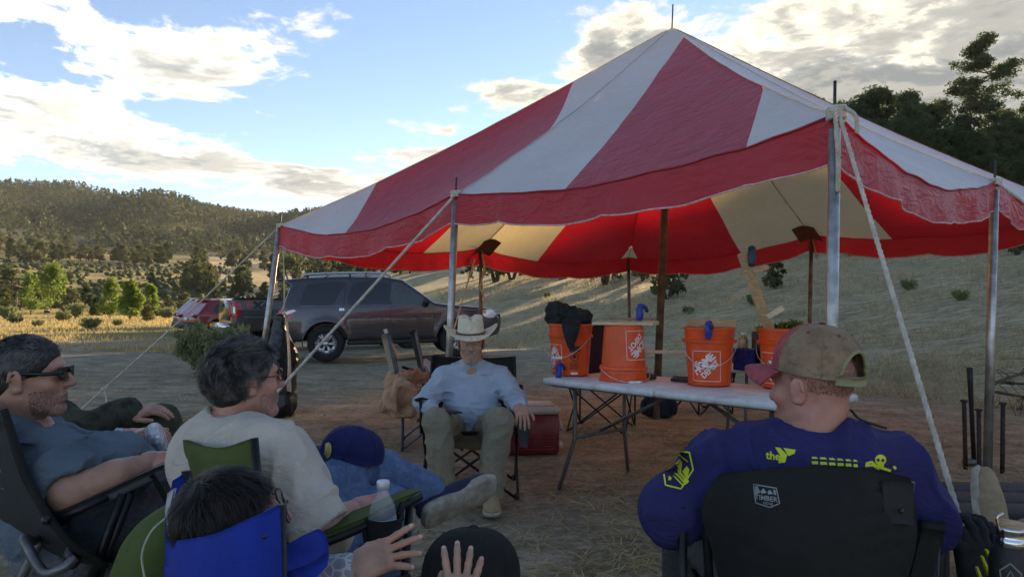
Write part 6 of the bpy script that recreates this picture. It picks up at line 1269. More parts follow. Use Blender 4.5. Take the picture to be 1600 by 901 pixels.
MB().sheet(np.array([[J(300,1150,1.42), J(440,1160,1.2)], [J(480,1150,1.45), J(560,1140,1.25)], [J(600,1120,1.5), J(650,1110,1.3)]]), .01, 3).build('seat', F_BLU, c4); MB().ball(J(413,838,1.14), .004, 8, 5).build('snap', M_BLKF, c4); rebase(c4)
# charcoal recliner of the man at left
c1_ = thing('camp_chair', 'charcoal reclining camp chair at the far left', 'chair', group='folding camp chairs')
MB().sheet(np.array([[J(-60,610,2.15), J(-15,640,2.02), J(10,660,1.93)], [J(-45,700,2.12), J(0,730,2.0), J(42,752,1.90)], [J(-5,800,2.1), J(40,815,1.98), J(95,830,1.88)], [J(60,860,2.15), J(110,870,2.02), J(160,880,1.92)], [J(160,870,2.2), J(200,880,2.1), J(250,890,2.0)]]), .014, 5).build('backrest', F_CHR, c1_)
tubes(c1_, [[J(6,640,1.92), J(46,752,1.89), J(100,838,1.87), J(165,885,1.92)]], .010, F_BLK, 'edge_binding', 5)
MB().sheet(np.array([[J(70,818,1.90), J(84,806,1.98)], [J(160,778,1.93), J(172,768,2.01)], [J(245,738,1.98), J(255,730,2.06)], [J(288,722,2.02), J(294,716,2.10)]]), .028, 4).build('armrest', mat('dark_plastic', (.028, .029, .03), .5), c1_)
tubes(c1_, [[J(192,770,1.95), J(120,960,1.93)], [J(205,768,1.96), J(132,960,1.96)], [J(20,780,2.2), J(120,960,2.3)], [J(75,818,1.90), J(170,775,1.94)]], .012, M_TUBE, 'leg')
tubes(c1_, [[J(62,838,2.0), J(50,846,1.92), J(38,842,1.88), J(66,892,1.85), J(96,888,1.84), J(118,870,1.86)], [J(70,830,2.0), J(20,930,1.98)]], .013, M_GTUBE, 'support_bar', 4)
MB().ball(J(72,812,1.86), .012, 10, 7).build('knob', M_BLKF, c1_); MB().sheet(np.array([[J(233,742,1.97), J(240,740,1.97)], [J(250,770,2.0), J(257,768,2.0)], [J(266,800,2.02), J(273,797,2.02)]]), .004, 3).build('strap', F_BLK, c1_); MB().ball(J(114,868,1.90), V(.02, .03, .035), 12, 8).build('hinge_cover', M_BLKF, c1_); rebase(c1_)
# maroon chair corner at the left edge
c0 = thing('camp_chair', 'maroon camp chair corner at the left edge with grey legs', 'chair', group='folding camp chairs')
MB().sheet(np.array([[J(-90,720,2.5), J(-20,732,2.45), J(6,745,2.42)], [J(-80,760,2.5), J(-10,766,2.45), J(18,770,2.42)], [J(-70,790,2.5), J(-20,784,2.45), J(4,780,2.42)]]), .02, 4).build('seat', F_RED, c0)
tubes(c0, [[J(6,775,2.42), J(10,812,2.42), J(8,850,2.42)], [J(36,786,2.40), J(-20,850,2.42), J(-60,900,2.44)], [J(12,814,2.42), J(48,806,2.42)]], .011, M_GTUBE, 'leg'); MB().box(J(12,812,2.40), (.05, .03, .035), None, .008).build('joint', M_BLKF, c0); rebase(c0)
# chair under the man in the hat
k5 = camp_chair('camp_chair', 'black camp chair under the person in the cowboy hat', (J(736, 700, 4.86)[0], 4.86, 0), math.pi+.03, F_BLK, w=.60, seat=.43, back=.86)
MB().sheet(np.array([[V(-.36, .30, .60), V(-.30, .32, .60)], [V(-.38, .31, .45), V(-.30, .33, .45)], [V(-.36, .30, .33), V(-.31, .32, .35)]]), .01, 3).build('side_pocket', fabric('grey_nylon', (.07, .072, .075)), k5)
# pale chair with bag behind, and a dark one
fL = on(622, 697); k7 = camp_chair('camp_chair', 'blue framed camp chair with tan corners, paper bags heaped on it', (fL[0]+.28, fL[1]+.1, 0), -1.43, F_TAN, M_BTUBE, .50, .42, .98, armf=F_BLK)
MB().sheet(np.array([[V(-.29, -.42, 1.0), V(-.22, -.43, 1.01)], [V(-.29, -.36, .86), V(-.21, -.38, .86)], [V(-.28, -.31, .74), V(-.23, -.33, .74)]]), .03, 3).build('corner_cover', fabric('cream_canvas', (.52, .48, .40)), k7)
fk = on(672, 678); camp_chair('camp_chair', 'dark empty camp chair half hidden behind the blue framed chair', (fk[0]+.18, fk[1]+.45, 0), -1.45, F_BLK, M_GTUBE, .52, .42, .98)
M_KRAFT = mat('kraft_paper', (.42, .23, .13), .8, bump=.5, bscale=22, var=.3, vscale=8, dust=((.50, .36, .25), 9, .6))
sb_ = J(652, 610, 6.1)
def crumple(nm, lab, c, r_, m_, seed, cat='bag', vox=.012, grp=None):
    o = sdf_obj(nm, [rbox(c, r_*V(1, .9, .95), rotz(.4) @ roty(.25), .02)], .017, m_, None, wr=lambda P: .10*np.abs(vnoise(P*8+seed))*2+.06*vnoise(P*19+seed)-.05); o.data.polygons.foreach_set('use_smooth', np.zeros(len(o.data.polygons), bool)); return tag(o, lab, cat, grp)
crumple('paper_bag', 'crumpled brown paper bag heaped on the blue framed chair', sb_+V(-.04, 0, -.06), V(.20, .17, .14), M_KRAFT, 3); crumple('folded_jacket', 'rust coloured bundle draped along the top of the heaped chair', sb_+V(.06, -.04, .07), V(.20, .09, .06), mat('rust_cloth', (.36, .15, .085), .85, bump=.4), 8, 'bundle')
crumple('snack_bag', 'pale pinkish bag at the back of the heaped chair', sb_+V(.17, .12, .12), V(.12, .08, .08), mat('pale_pink_film', (.46, .33, .30), .5, bump=.3), 5)
# ================================================================== TABLE AND BUCKETS
TO = on(846, 590, .735); td = nrm(V(1.20, -1.21, 0)); tn = V(-td[1], td[0], 0); TL, TWd = 1.83, .76
TP = lambda a, b, z=.735: TO+td*a+tn*b+V(0, 0, z-.735)
MTB = np.stack([td, tn, V(0, 0, 1)], 1)
M_TOP = mat('white_table_plastic', (.66, .66, .66), .45, bump=.25, bscale=120, var=.06, dust=((.40, .30, .25), 6, .55)); M_LEGG = mat('grey_table_leg', (.13, .13, .125), .5, .4, var=.2)
tb_ = thing('folding_table', 'long white folding table carrying the orange buckets', 'table', tuple(TP(TL/2, TWd/2, 0)))
tb_w = []
for k in (0, 1): tb_w.append(MB().box(TP(TL*(.25+.5*k), TWd/2, .712), (TL/2-.004, TWd, .046), MTB, .012).build('table_half', M_TOP, tb_))
for e in (0, 1):
    a0 = .22 if e == 0 else TL-.22; sg = 1 if e == 0 else -1
    for b_ in (.10, TWd-.10):
        MB().tube([TP(a0, b_, .70), TP(a0+.0, b_, .33), TP(a0-sg*.05, b_+(.12 if b_ > .3 else -.10), .0)], .014, 8).build('leg', M_LEGG, tb_)
    MB().tube([TP(a0, .10, .34), TP(a0, TWd-.10, .34)], .012, 8).build('crossbar', M_LEGG, tb_); MB().tube([TP(a0, TWd/2, .36), TP(TL/2-sg*.08, TWd/2, .68)], .013, 8).build('brace', M_LEGG, tb_)
    MB().tube([TP(a0, .06, .69), TP(a0, TWd-.06, .69)], .013, 8).build('pivot_bar', M_LEGG, tb_)
MB().tube([TP(.05, .06, .686), TP(TL-.05, .06, .686)], .01, 6).build('rail', M_LEGG, tb_); MB().tube([TP(.05, TWd-.06, .686), TP(TL-.05, TWd-.06, .686)], .01, 6).build('rail', M_LEGG, tb_)
for c in tb_.children: c.matrix_parent_inverse = Matrix.Translation(tuple(-np.array(tb_.location)))
M_ORG = mat('orange_bucket_plastic', (.80, .085, .012), .38, var=.10, vscale=12, dust=((.45, .12, .05), 7, .3)); M_WIRE = mat('handle_wire', (.62, .60, .58), .4, .6); M_WPL = mat('white_grip', (.75, .75, .74), .5); M_PRT = mat('white_print', (.80, .76, .72), .55, var=.06); M_BPRT = mat('black_print', (.05, .022, .015), .6)
def logo2d():
    out = []
    for s_, size, x, y, bo in (('THE', .15, -.235, .275, .006), ('HOME', .345, -.005, .10, .012), ('DEPOT', .25, .02, -.165, .008)):
        v, f = text_mesh(s_, size, bo, space=.92); out.append((v[:, :2]*V(.92 if s_ != 'THE' else 1, 1.0)+V(x, y), f))
    a = math.pi/4; c, s = math.cos(a), math.sin(a); Rm = np.array([[c, -s], [s, c]]); res = []
    for v, f in out: res.append(((v @ Rm.T)*1.16, f))
    return res
LOGO = logo2d(); rB, rT, hB = .131, .149, .37
def bucket(label, base, delta, inv=False, handle=0.0, warn=None, grip_up=False):
    o = thing('plastic_bucket', label, 'bucket', tuple(base), 0.0, 'orange buckets on the table'); zz = (lambda z: hB-z) if inv else (lambda z: z)
    rad = lambda z: rB+(rT-rB)*np.clip(z/.28, 0, 1.2)
    prof = [(.001, .0), (rB-.012, .0), (rB, .006), (rad(.27), .27), (rad(.27)+.012, .272), (rad(.29)+.013, .292), (rad(.295)+.002, .297), (rad(.36)+.003, .352), (rad(.36)+.010, .354), (rad(.36)+.010, .37), (rad(.36)-.002, .37), (rad(.3)-.004, .30), (rB-.006, .012), (.001, .012)]
    if inv: prof = [(r_, hB-z) for r_, z in prof][::-1]
    MB().lathe(prof, 44, None, (0, 0, 0), False).build('shell', M_ORG, o, angle=35)
    for zr in (.318, .332): MB().lathe([(rad(.32)+.001, zz(zr-.003)), (rad(.32)+.007, zz(zr)), (rad(.32)+.001, zz(zr+.003))], 44, None, (0, 0, 0), False).build('rib', M_ORG, o)
    phi = math.atan2(-base[1], -base[0]); dl = phi+R(delta)
    def mp(u, w):
        z = .128+w*.17; ang = dl+u*.17/rad(z)*(-1 if inv else 1); r_ = rad(z)+.0016; return np.stack([r_*np.cos(ang), r_*np.sin(ang), zz(z)], -1)
    for v, f in LOGO:
        inside = np.clip(v, -.49, .49); MB().add(mp(inside[:, 0], inside[:, 1]), f).build('logo_lettering', M_PRT, o, False)
    v, f = band([(-.52, -.55), (.52, -.55), (.52, .55), (-.52, .55)], .018, 10); MB().add(mp(v[:, 0], v[:, 1]), f).build('logo_border', M_PRT, o, False)
    if warn is not None:
        dw = phi+R(warn); mw = lambda u, w: np.stack([(rad(w)+.0016)*np.cos(dw+u/rad(w)), (rad(w)+.0016)*np.sin(dw+u/rad(w)), w+0*u], -1)
        v, f = fan([(-.038, .175), (.038, .175), (.038, .215), (-.038, .215)], 2, 4); MB().add(mw(v[:, 0], v[:, 1]), f).build('warning_print', M_BPRT, o, False)
        th = np.linspace(0, 6.283, 25)[:-1]; v, f = band(np.c_[np.cos(th)*.028, .14+np.sin(th)*.028], .007, 1); MB().add(mw(v[:, 0], v[:, 1]), f).build('warning_print', M_BPRT, o, False)
        v, f = fan([(-.012, .125), (.012, .13), (.014, .15), (0, .158), (-.015, .148)], 1, 2); MB().add(mw(v[:, 0], v[:, 1]), f).build('warning_print', M_BPRT, o, False)
        for k in range(6): v, f = fan([(-.034, .098-.009*k), (.034-.006*(k % 3), .098-.009*k), (.034-.006*(k % 3), .102-.009*k), (-.034, .102-.009*k)], 1, 4); MB().add(mw(v[:, 0], v[:, 1]), f).build('warning_print', M_BPRT, o, False)
        v, f = fan([(-.025, .015), (.025, .015), (.025, .03), (-.025, .03)], 1, 4); MB().add(mw(v[:, 0], v[:, 1]), f).build('label', M_PRT, o, False)
    hz = .283; a0 = phi+math.pi/2+R(handle); rr_ = rad(hz)+.016; th = np.linspace(0, math.pi, 25); low = -.155 if not inv else .0
    pts = np.array([[rr_*1.02*math.cos(a0-a), rr_*1.02*math.sin(a0-a), (hz+low*math.sin(a)**1.0)] for a in th])
    if inv: pts = np.array([[(rr_+.02*math.sin(a))*math.cos(a0-a), (rr_+.02*math.sin(a))*math.sin(a0-a), max(.006, .087-.085*math.sin(a))] for a in th])
    hd = MB().tube(pts, .0026, 6, 2).build('handle', M_WIRE, o); MB().tube(pts[10:15], .0085, 8, 2).build('grip', M_WPL, hd)
    for a in (a0, a0-math.pi): MB().ball(V(math.cos(a)*(rr_-.004), math.sin(a)*(rr_-.004), hz if not inv else .087), .013, 10, 7).build('ear', M_ORG, o)
    return o
def onT(px, py, back=.13): p = on(px, py, .737); d = nrm(V(p[0], p[1], 0)); return p+d*back
B1, B2, B3, B4 = onT(891, 588), onT(974, 597), onT(1108, 604), onT(1226, 609)
bucket('orange bucket at the table end with a black bag stuffed in it', B1, -62, handle=-35, warn=12); bucket('upside-down orange bucket standing on the table', B2, 44, True, handle=25)
bucket('orange bucket with flat board across it, blue clamp on its rim', B3, -8, handle=0); bucket('orange bucket beside the red cap with a long plank in it', B4, -30, handle=-12)
M_PINEW = mat('pine_board', (.50, .33, .17), .7, bump=.2, bscale=30, stretch=(3, 20, 20), var=.22, vscale=5); M_PALE = mat('pale_board', (.66, .54, .36), .7, bump=.2, bscale=30, stretch=(3, 20, 20), var=.15, vscale=5)
def board(lab, c, size, M, m_=M_PINEW, grp='wooden boards'): return tag(MB().box(c, size, M, .003).build('board', m_, None, False), lab, 'board', grp)
rt = lambda a: rotz(a)
board('pale board lying flat over the upside-down bucket', B2+V(-.02, -.06, hB+.011), (.40, .045, .018), rt(-.05), M_PALE); board('grey brown board behind the pale one over the upside-down bucket', B2+V(.03, .05, hB+.018), (.42, .09, .026), rt(-.08)); board('thin upper board stacked on the upside-down bucket', B2+V(.05, .07, hB+.043), (.36, .05, .012), rt(-.1), mat('weathered_board', (.30, .22, .15), .8, bump=.3))
board('broad pine board covering the bucket in the middle of the table', B3+V(.01, 0, hB+.024), (.25, .22, .046), rt(.05)); board('narrow pine stick poking out behind the middle bucket', B3+V(-.24, .28, .19), (.30, .04, .022), rt(-.1), M_PALE)
pl0, pl1 = B4+V(-.02, .05, .20), J(1160, 396, 4.35); Lp = np.linalg.norm(pl1-pl0); board('long plank leaning up out of the rightmost bucket', (pl0+pl1)/2, (.062, .036, Lp), frame(pl1-pl0, V(1, -.3, 0)))
board('short offcut crossing the long plank near its foot', J(1211, 488, 4.3), (.11, .03, .03), roty(-.55), M_PALE); board('short offcut crossing the long plank under the canopy', J(1188, 421, 4.36), (.10, .025, .03), roty(-.35))
M_BCL = mat('blue_clamp_plastic', (.012, .045, .30), .35)
def clamp(lab, c, yaw, s=1.0, m_=M_BCL):
    o = thing('spring_clamp', lab, 'clamp', tuple(c), yaw, 'blue spring clamps')
    MB().tube(np.array([V(0, 0, .05), V(.012, 0, .02), V(.01, 0, -.02), V(.0, 0, -.05)])*s, [.020*s, .026*s, .025*s, .018*s], 8, 3).build('handle', m_, o); MB().tube(np.array([V(0, 0, .05), V(.03, 0, .055), V(.06, 0, .04)])*s, [.021*s, .019*s, .012*s], 8, 3).build('jaw', m_, o); MB().box(V(.06, 0, .025)*s, V(.02, .025, .025)*s, None, .004).build('pad', M_BLK, o); return o
clamp('blue clamp on the boards over the upside-down bucket', B2+V(.10, .02, hB+.075), .1, 1.0); clamp('blue clamp gripping the rim of the middle bucket', B3+V(-.055, -.165, hB-.02), -1.4, .9); clamp('blue clamp lying on the table corner by the bag-stuffed bucket', TP(.06, .10, .775), .5, .9); clamp('dark blue clamp near the top of the long leaning plank', J(1174, 402, 4.28), 1.0, 1.0, mat('navy_clamp', (.012, .022, .06), .4))
M_BAG = mat('black_bag_film', (.010, .010, .012), .35, bump=.6, bscale=18, spec=.6); M_BAGC = mat('black_cloth_bag', (.013, .015, .015), .85, bump=.5, bscale=40)
bag = thing('black_bag', 'black bag spilling out of the bucket at the table end', 'bag'); sdf_obj('bag_body', [ell(B1+V(-.02, 0, hB+.03), V(.14, .10, .07)), ell(B1+V(-.10, -.04, hB+.08), V(.075, .06, .07)), ell(B1+V(.06, 0, hB+.05), V(.08, .07, .05)), ell(B1+V(0, .0, .30), V(.11, .11, .08))], .008, M_BAGC, bag, k=.04, wr=lambda P: .03*np.abs(vnoise(P*14))*2+.02*vnoise(P*30)-.02)
MB().sheet(np.array([[B1+V(-.08, -.17, hB+.01), B1+V(-.01, -.18, hB+.015), B1+V(.06, -.165, hB+.01)], [B1+V(-.065, -.19, .30), B1+V(-.01, -.205, .29), B1+V(.04, -.185, .30)], [B1+V(-.03, -.18, .205), B1+V(-.012, -.195, .185), B1+V(.005, -.18, .21)]]), .004, 4).build('bag_flap', M_BAGC, bag); MB().sheet(np.array([[B1+V(-.08, -.17, hB+.01), B1+V(-.01, -.18, hB+.015), B1+V(.06, -.165, hB+.01)], [B1+V(-.06, -.10, hB+.05), B1+V(0, -.10, hB+.05), B1+V(.06, -.1, hB+.04)]]), .004, 3).build('bag_flap', M_BAGC, bag); rebase(bag)
vv_, ff_ = leaves(clumps(np.array([B4+V(.02, .04, hB+.0), B4+V(.08, .05, hB+.02), B4+V(-.10, .05, hB-.01)]), np.array([.06, .05, .05]), 60), .02, 1.6); tag(mesh('leafy_sprigs', vv_, ff_, M_LIME, False), 'green leafy sprigs sticking out of the rightmost bucket', 'plant')
tag(MB().box(TP(.50, .45, .757), (.20, .12, .035), rotz(.3), .005).build('tool_case', mat('maroon_case', (.05, .018, .018), .6)), 'small dark case lying between the two left buckets', 'case')
tag(MB().box(TP(.80, .52, .75), (.16, .05, .022), rotz(-.5), .005).build('dark_tool', M_BLK), 'dark tool lying behind the upside-down bucket', 'tool')
# second table behind with odds and ends
t2 = on(1160, 575, .72); tb2 = thing('folding_table', 'second white table behind, mostly hidden by the buckets', 'table', (t2[0]+.5, t2[1]+.35, 0)); M2t = np.eye(3)
for k in (0, 1): MB().box(V(-.30+.6*k, 0, .70), (.596, .62, .045), None, .012).build('table_half', M_TOP, tb2)
for sx in (-1, 1):
    for sy in (-1, 1): MB().tube([V(sx*.42, sy*.22, .69), V(sx*.45, sy*.26, 0)], .014, 8).build('leg', M_LEGG, tb2)
cz = .7235; ck = J(1163, 560, 5.95); mug = thing('enamel_pot', 'dark blue enamel pot on the second table', 'pot', (ck[0], ck[1], cz)); MB().lathe([(.001, 0), (.085, 0), (.09, .01), (.09, .17), (.094, .175), (.088, .175), (.085, .02), (.001, .02)], 28, None, (0, 0, 0), False).build('body', mat('blue_enamel', (.012, .015, .11), .2, spec=.7), mug); MB().tube([V(-.09, -.02, .14), V(-.125, -.02, .10), V(-.09, -.02, .05)], .007, 6, 4).build('handle', M_BLK, mug)
ck = J(1164, 540, 6.1); bt = thing('squeeze_bottle', 'amber bottle standing on a box beside the blue pot', 'bottle', (ck[0], ck[1]+.05, cz+.17)); MB().lathe([(.001, 0), (.04, 0), (.042, .01), (.042, .08), (.03, .10), (.018, .11), (.018, .125), (.001, .126)], 20, None, (0, 0, 0), False).build('body', mat('amber_liquid', (.42, .28, .14), .25), bt); MB().lathe([(.02, .11), (.02, .13), (.001, .131)], 14).build('cap', M_WPL, bt)
tag(MB().box(V(ck[0], ck[1]+.05, cz+.085), (.12, .12, .168), None, .006).build('brown_box', M_BRN), 'small brown box behind the blue pot', 'box')
sp1 = J(1180, 545, 6.0); bx_ = thing('camp_stove', 'black camp stove standing upright beside the amber bottle', 'stove', (sp1[0]+.09, sp1[1]+.02, cz)); MB().box(V(0, 0, .16), (.16, .22, .31), None, .012).build('case', M_BLK, bx_); MB().box(V(0, -.115, .17), (.12, .012, .24), None, .004).build('front_plate', M_TUBE, bx_); MB().tube([V(-.07, -.12, .31), V(-.07, -.12, .36), V(.03, -.12, .36)], .008, 6).build('handle', M_BLK, bx_)
pos = J(1185, 575, 5.75); tag(MB().lathe([(.001, 0), (.11, 0), (.12, .03), (.11, .035), (.001, .035)], 24, None, (pos[0]+.09, pos[1]-.12, cz)).build('frying_pan', M_BLK), 'black round pan lying in front of the camp stove', 'pan')
# things beyond the table
dk = J(930, 500, 7.4); cch = camp_chair('camp_chair', 'black and maroon camp chair standing behind the upside-down bucket', (dk[0]+.06, 7.3, 0), math.pi-.35, fabric('maroon_black_canvas', (.045, .014, .018)), M_TUBE, .56, .45, 1.08)
fk = on(1106, 648); camp_chair('camp_chair', 'low black stool chair under the far side of the table', (fk[0], fk[1]+.25, 0), .4, F_BLK, M_TUBE, .46, .40, .66, arms=False)
bp = on(1033, 655); pk = thing('backpack', 'dark navy backpack on the ground by the middle pole', 'backpack', (bp[0], bp[1]+.12, 0)); MN = fabric('navy_nylon', (.016, .024, .040))
sdf_obj('body', [rbox(V(0, 0, .22), V(.16, .11, .22), None, .07), ell(V(0, -.09, .14), V(.13, .06, .12))], .01, MN, pk, k=.05, wr=lambda P: .012*vnoise(P*14))
for sx in (-1, 1): MB().tube([V(sx*.09, -.12, .40), V(sx*.12, -.17, .25), V(sx*.13, -.12, .06)], .014, 6, 4, flat=.4).build('strap', M_BLK, pk); MB().ball(V(sx*.17, 0, .12), V(.04, .07, .09), 12, 8).build('side_pocket', MN, pk)
MB().tube([V(-.05, .02, .44), V(0, .02, .48), V(.05, .02, .44)], .010, 6, 4).build('handle', M_BLK, pk)
# cooler
cl = on(832, 712); co = thing('cooler', 'red ice cooler with white lid behind the hat wearer', 'cooler', (cl[0]-.02, cl[1]+.17, 0), .12); M_CLR = mat('cooler_red', (.17, .008, .016), .4, var=.12, dust=((.2, .1, .08), 8, .3)); M_CLW = mat('cooler_white', (.50, .47, .42), .45, var=.1, dust=((.4, .33, .26), 9, .4))
MB().box(V(0, 0, .17), (.46, .30, .33), None, .02).build('tub', M_CLR, co); MB().box(V(0, 0, .365), (.475, .315, .065), None, .022).build('lid', M_CLW, co); MB().box(V(0, 0, .405), (.40, .25, .02), None, .009).build('lid_panel', M_CLW, co)
for k in range(5): MB().box(V(0, -.152, .05+.022*k), (.40, .012, .010), None, .003).build('rib', M_CLR, co)
MB().tube([V(.23, -.08, .30), V(.26, -.09, .20), V(.26, .09, .20), V(.23, .08, .30)], .012, 8, 3).build('handle', M_CLW, co); MB().ball(V(.235, -.10, .08), .03, 12, 8).build('drain_plug', M_CLW, co)
# trash bag tied to the far left pole
ta = J(440, 500, 7.95); tbg = thing('trash_bag', 'black trash bag hanging from a cord on the far left pole', 'bag')
sdf_obj('bag_body', [cap(J(438,500,7.9), J(440,560,7.9), .05, .14, .06), cap(J(440,560,7.9), J(438,628,7.85), .14, .15, .06), ell(J(436,635,7.85), V(.15, .13, .14))], .012, M_BAG, tbg, k=.05, wr=lambda P: .05*np.abs(vnoise(P*V(9, 9, 3)))*2+.02*vnoise(P*20)-.03)
MB().sheet(np.array([[J(446,492,7.75), J(449,492,7.78)], [J(450,560,7.70), J(454,560,7.74)], [J(448,610,7.70), J(455,612,7.74)]]), .006, 4).build('drawstring', M_ROPE, tbg)
MB().tube([J(441,365,8.0), J(444,430,7.95), J(444,492,7.9)], .007, 6, 4).build('cord', M_ROPE, tbg); MB().ball(J(444,490,7.88), .022, 8, 6).build('knot', M_ROPE, tbg); rebase(tbg)
cr = on(284, 556); crt = thing('milk_crate', 'small grey crate on the ground beside the red car', 'crate', (cr[0], cr[1]+.2, H(cr[0], cr[1])), .5)
for k in range(4): MB().box(V(0, -.17, .05+.07*k), (.40, .02, .035)).build('slat', M_GTUBE, crt, False); MB().box(V(0, .17, .05+.07*k), (.40, .02, .035)).build('slat', M_GTUBE, crt, False); MB().box(V(-.19, 0, .05+.07*k), (.02, .32, .035)).build('slat', M_GTUBE, crt, False); MB().box(V(.19, 0, .05+.07*k), (.02, .32, .035)).build('slat', M_GTUBE, crt, False)
for sx in (-1, 1):
    for sy in (-1, 1): MB().box(V(sx*.19, sy*.17, .15), (.035, .035, .30)).build('corner_post', M_GTUBE, crt, False)
# ================================================================== RIGHT SIDE: stakes, sledgehammer, branches, bench, flask, gloves
M_IRON = mat('rusty_iron', (.055, .042, .035), .75, .5, var=.4, bump=.3)
for i, (px, yt, yb, lab) in enumerate([(1509,626,733,'iron tent stake left of the sledgehammer'), (1530,640,741,'iron tent stake between sledgehammer and tent pole'), (1566,630,739,'iron tent stake right of the tent pole')]):
    b_ = on(px, yb); tp_ = J(px, yt, b_[1]); s_ = thing('tent_stake', lab, 'stake', tuple(b_), 0, 'iron tent stakes'); MB().tube([V(0, 0, -.05), V(.01*(i-1), 0, tp_[2])], .016, 8).build('shaft', M_IRON, s_); MB().lathe([(.016, tp_[2]-.012), (.026, tp_[2]-.006), (.027, tp_[2]+.004), (.02, tp_[2]+.010), (.001, tp_[2]+.011)], 12, None, V(.01*(i-1), 0, 0)).build('head', M_IRON, s_)
sl0 = on(1522, 728); sl1 = J(1515, 574, sl0[1]-.05); sg_ = thing('sledgehammer', 'sledgehammer standing on its head with black handle up', 'hammer', tuple(sl0)); d_ = sl1-sl0; MB().tube([V(0, 0, .04), d_*.5, d_*.85, d_], [.018, .017, .020, .024], 10).build('handle', M_BLK, sg_); MB().tube([V(-.085, .0, .032), V(-.06, 0, .032), V(.06, 0, .032), V(.085, 0, .032)], [.026, .032, .032, .026], 8).build('head', mat('scuffed_steel', (.22, .21, .20), .5, .8), sg_)
for i, (a, b_, c_) in enumerate([((1550,600), (1590,585), (1660,560)), ((1556,612), (1610,622), (1680,640)), ((1560,596), (1620,600), (1690,592)), ((1590,640), (1640,618), (1700,600))]):
    br = thing('fallen_branch', ['thin fallen branch pointing up toward the right edge', 'fallen branch lying lowest in the pile at right', 'straight fallen branch across the middle of the pile', 'fallen branch at the front of the pile near the stakes'][i], 'branch', group='fallen branches at right')
    d0 = 8.2+.25*i; pts = [J(*a, d0), J(*b_, d0+.1), J(*c_, d0+.3)]; MB().tube(pts, [.022, .016, .008], 6, 5).build('limb', M_BARK, br)
    for k in range(7): s0 = pts[1]+(pts[2]-pts[0])*random.uniform(-.35, .4); MB().tube([s0, s0+rng.normal(0, .14, 3), s0+rng.normal(0, .24, 3)], [.007, .005, .002], 4, 2).build('twig', M_BARK, br)
    rebase(br)
bn = thing('plank_bench', 'low dark plank bench at the right edge behind the boot', 'bench'); MBN = mat('dark_plank', (.055, .05, .052), .7, bump=.3, bscale=20, stretch=(1, 8, 8), var=.3)
for k in range(3): p0 = J(1488, 788-15*k, 3.02+.17*k); p0[2] = .385; MB().box(p0+V(.75, .02*k, 0), (1.5, .155, .035), rotz(-.02), .005).build('plank', MBN, bn)
p0 = J(1488, 788, 3.02)
for dx in (.15, 1.3):
    for dy in (0, .34): MB().box(V(p0[0]+dx, p0[1]+dy, .18), (.06, .06, .37), None, .005).build('leg', MBN, bn)
rebase(bn)
fb = J(1580, 1010, 1.62); fl_ = thing('steel_flask', 'black insulated flask with steel collar and wooden lid', 'bottle', tuple(fb-V(0, 0, .02))); sc = 1.0; zt = J(1580, 815, 1.62)[2]-fb[2]+.02
MB().lathe([(.001, 0), (.040, 0), (.042, .004), (.042, zt-.085), (.038, zt-.065), (.030, zt-.052), (.029, zt-.05)], 30, None, (0, 0, 0), False).build('body', mat('matte_black_coat', (.016, .017, .018), .5, bump=.2, bscale=300), fl_); MB().lathe([(.029, zt-.052), (.031, zt-.05), (.031, zt-.036), (.029, zt-.034), (.029, zt-.02), (.031, zt-.018), (.031, zt-.008), (.001, zt-.008)], 28).build('collar', M_CHR, fl_); MB().lathe([(.030, zt-.008), (.030, zt-.001), (.001, zt)], 28).build('lid', M_PINEW, fl_); MB().tube([V(-.03, -.01, zt-.02), V(-.036, -.01, zt+.012), V(-.022, -.01, zt+.022)], .003, 6, 4).build('lid_loop', M_CHR, fl_)
lg = []; v, f = band([(-.016, .0), (.016, .0), (.02, .03), (0, .05), (-.02, .03)], .003, 4); ph_ = math.atan2(-fb[1], -fb[0])
for vv_, ff_ in ((v, f), band([(-.01, .01), (0, .035), (.01, .01)], .002, 4)): MB().add(np.stack([.0428*np.cos(ph_+vv_[:, 0]/.042), .0428*np.sin(ph_+vv_[:, 0]/.042), zt-.13+vv_[:, 1]], -1), ff_).build('print_logo', M_LOGO, fl_)
gl_ = thing('work_gloves', 'black and yellow work gloves lying by the flask', 'gloves'); gw = J(1528, 912, 1.95); M_GLV = fabric('black_glove', (.018, .018, .018)); M_YEL = mat('yellow_rubber', (.62, .60, .02), .6)
joined('glove', [sdf_mesh(hand_prims(gw, V(-.1, .1, 1), V(0, -1, .1), 1, 1.15, (.3, .6, .5), .25), .004, .006, off=.003)], M_GLV, gl_); joined('glove', [sdf_mesh(hand_prims(gw+V(.05, .05, -.01), V(.3, .1, .9), V(.2, -1, .1), -1, 1.15, (.4, .6, .5), .2), .004, .006, off=.003)], M_GLV, gl_)
for a, b_ in (((1534,868), (1546,898)), ((1541,858), (1552,880)), ((1526,885), (1532,905))): MB().tube([J(*a, 1.86), J(*b_, 1.86)], [.006, .010], 6, flat=.5).build('yellow_patch', M_YEL, gl_)
rebase(gl_)
sh7 = V(gw[0]+.08, gw[1]-.05, 0); st = thing('side_stool', 'small black folding stool under the flask and gloves', 'stool', tuple(sh7)); MB().box(V(0, -.12, fb[2]-.032), (.46, .62, .02), None, .008).build('top', M_BLK, st)
for sx in (-1, 1):
    for sy in (-1, 1): MB().tube([V(sx*.18, -.12+sy*.26, fb[2]-.045), V(sx*.22, -.12+sy*.28, 0)], .010, 6).build('leg', M_TUBE, st)
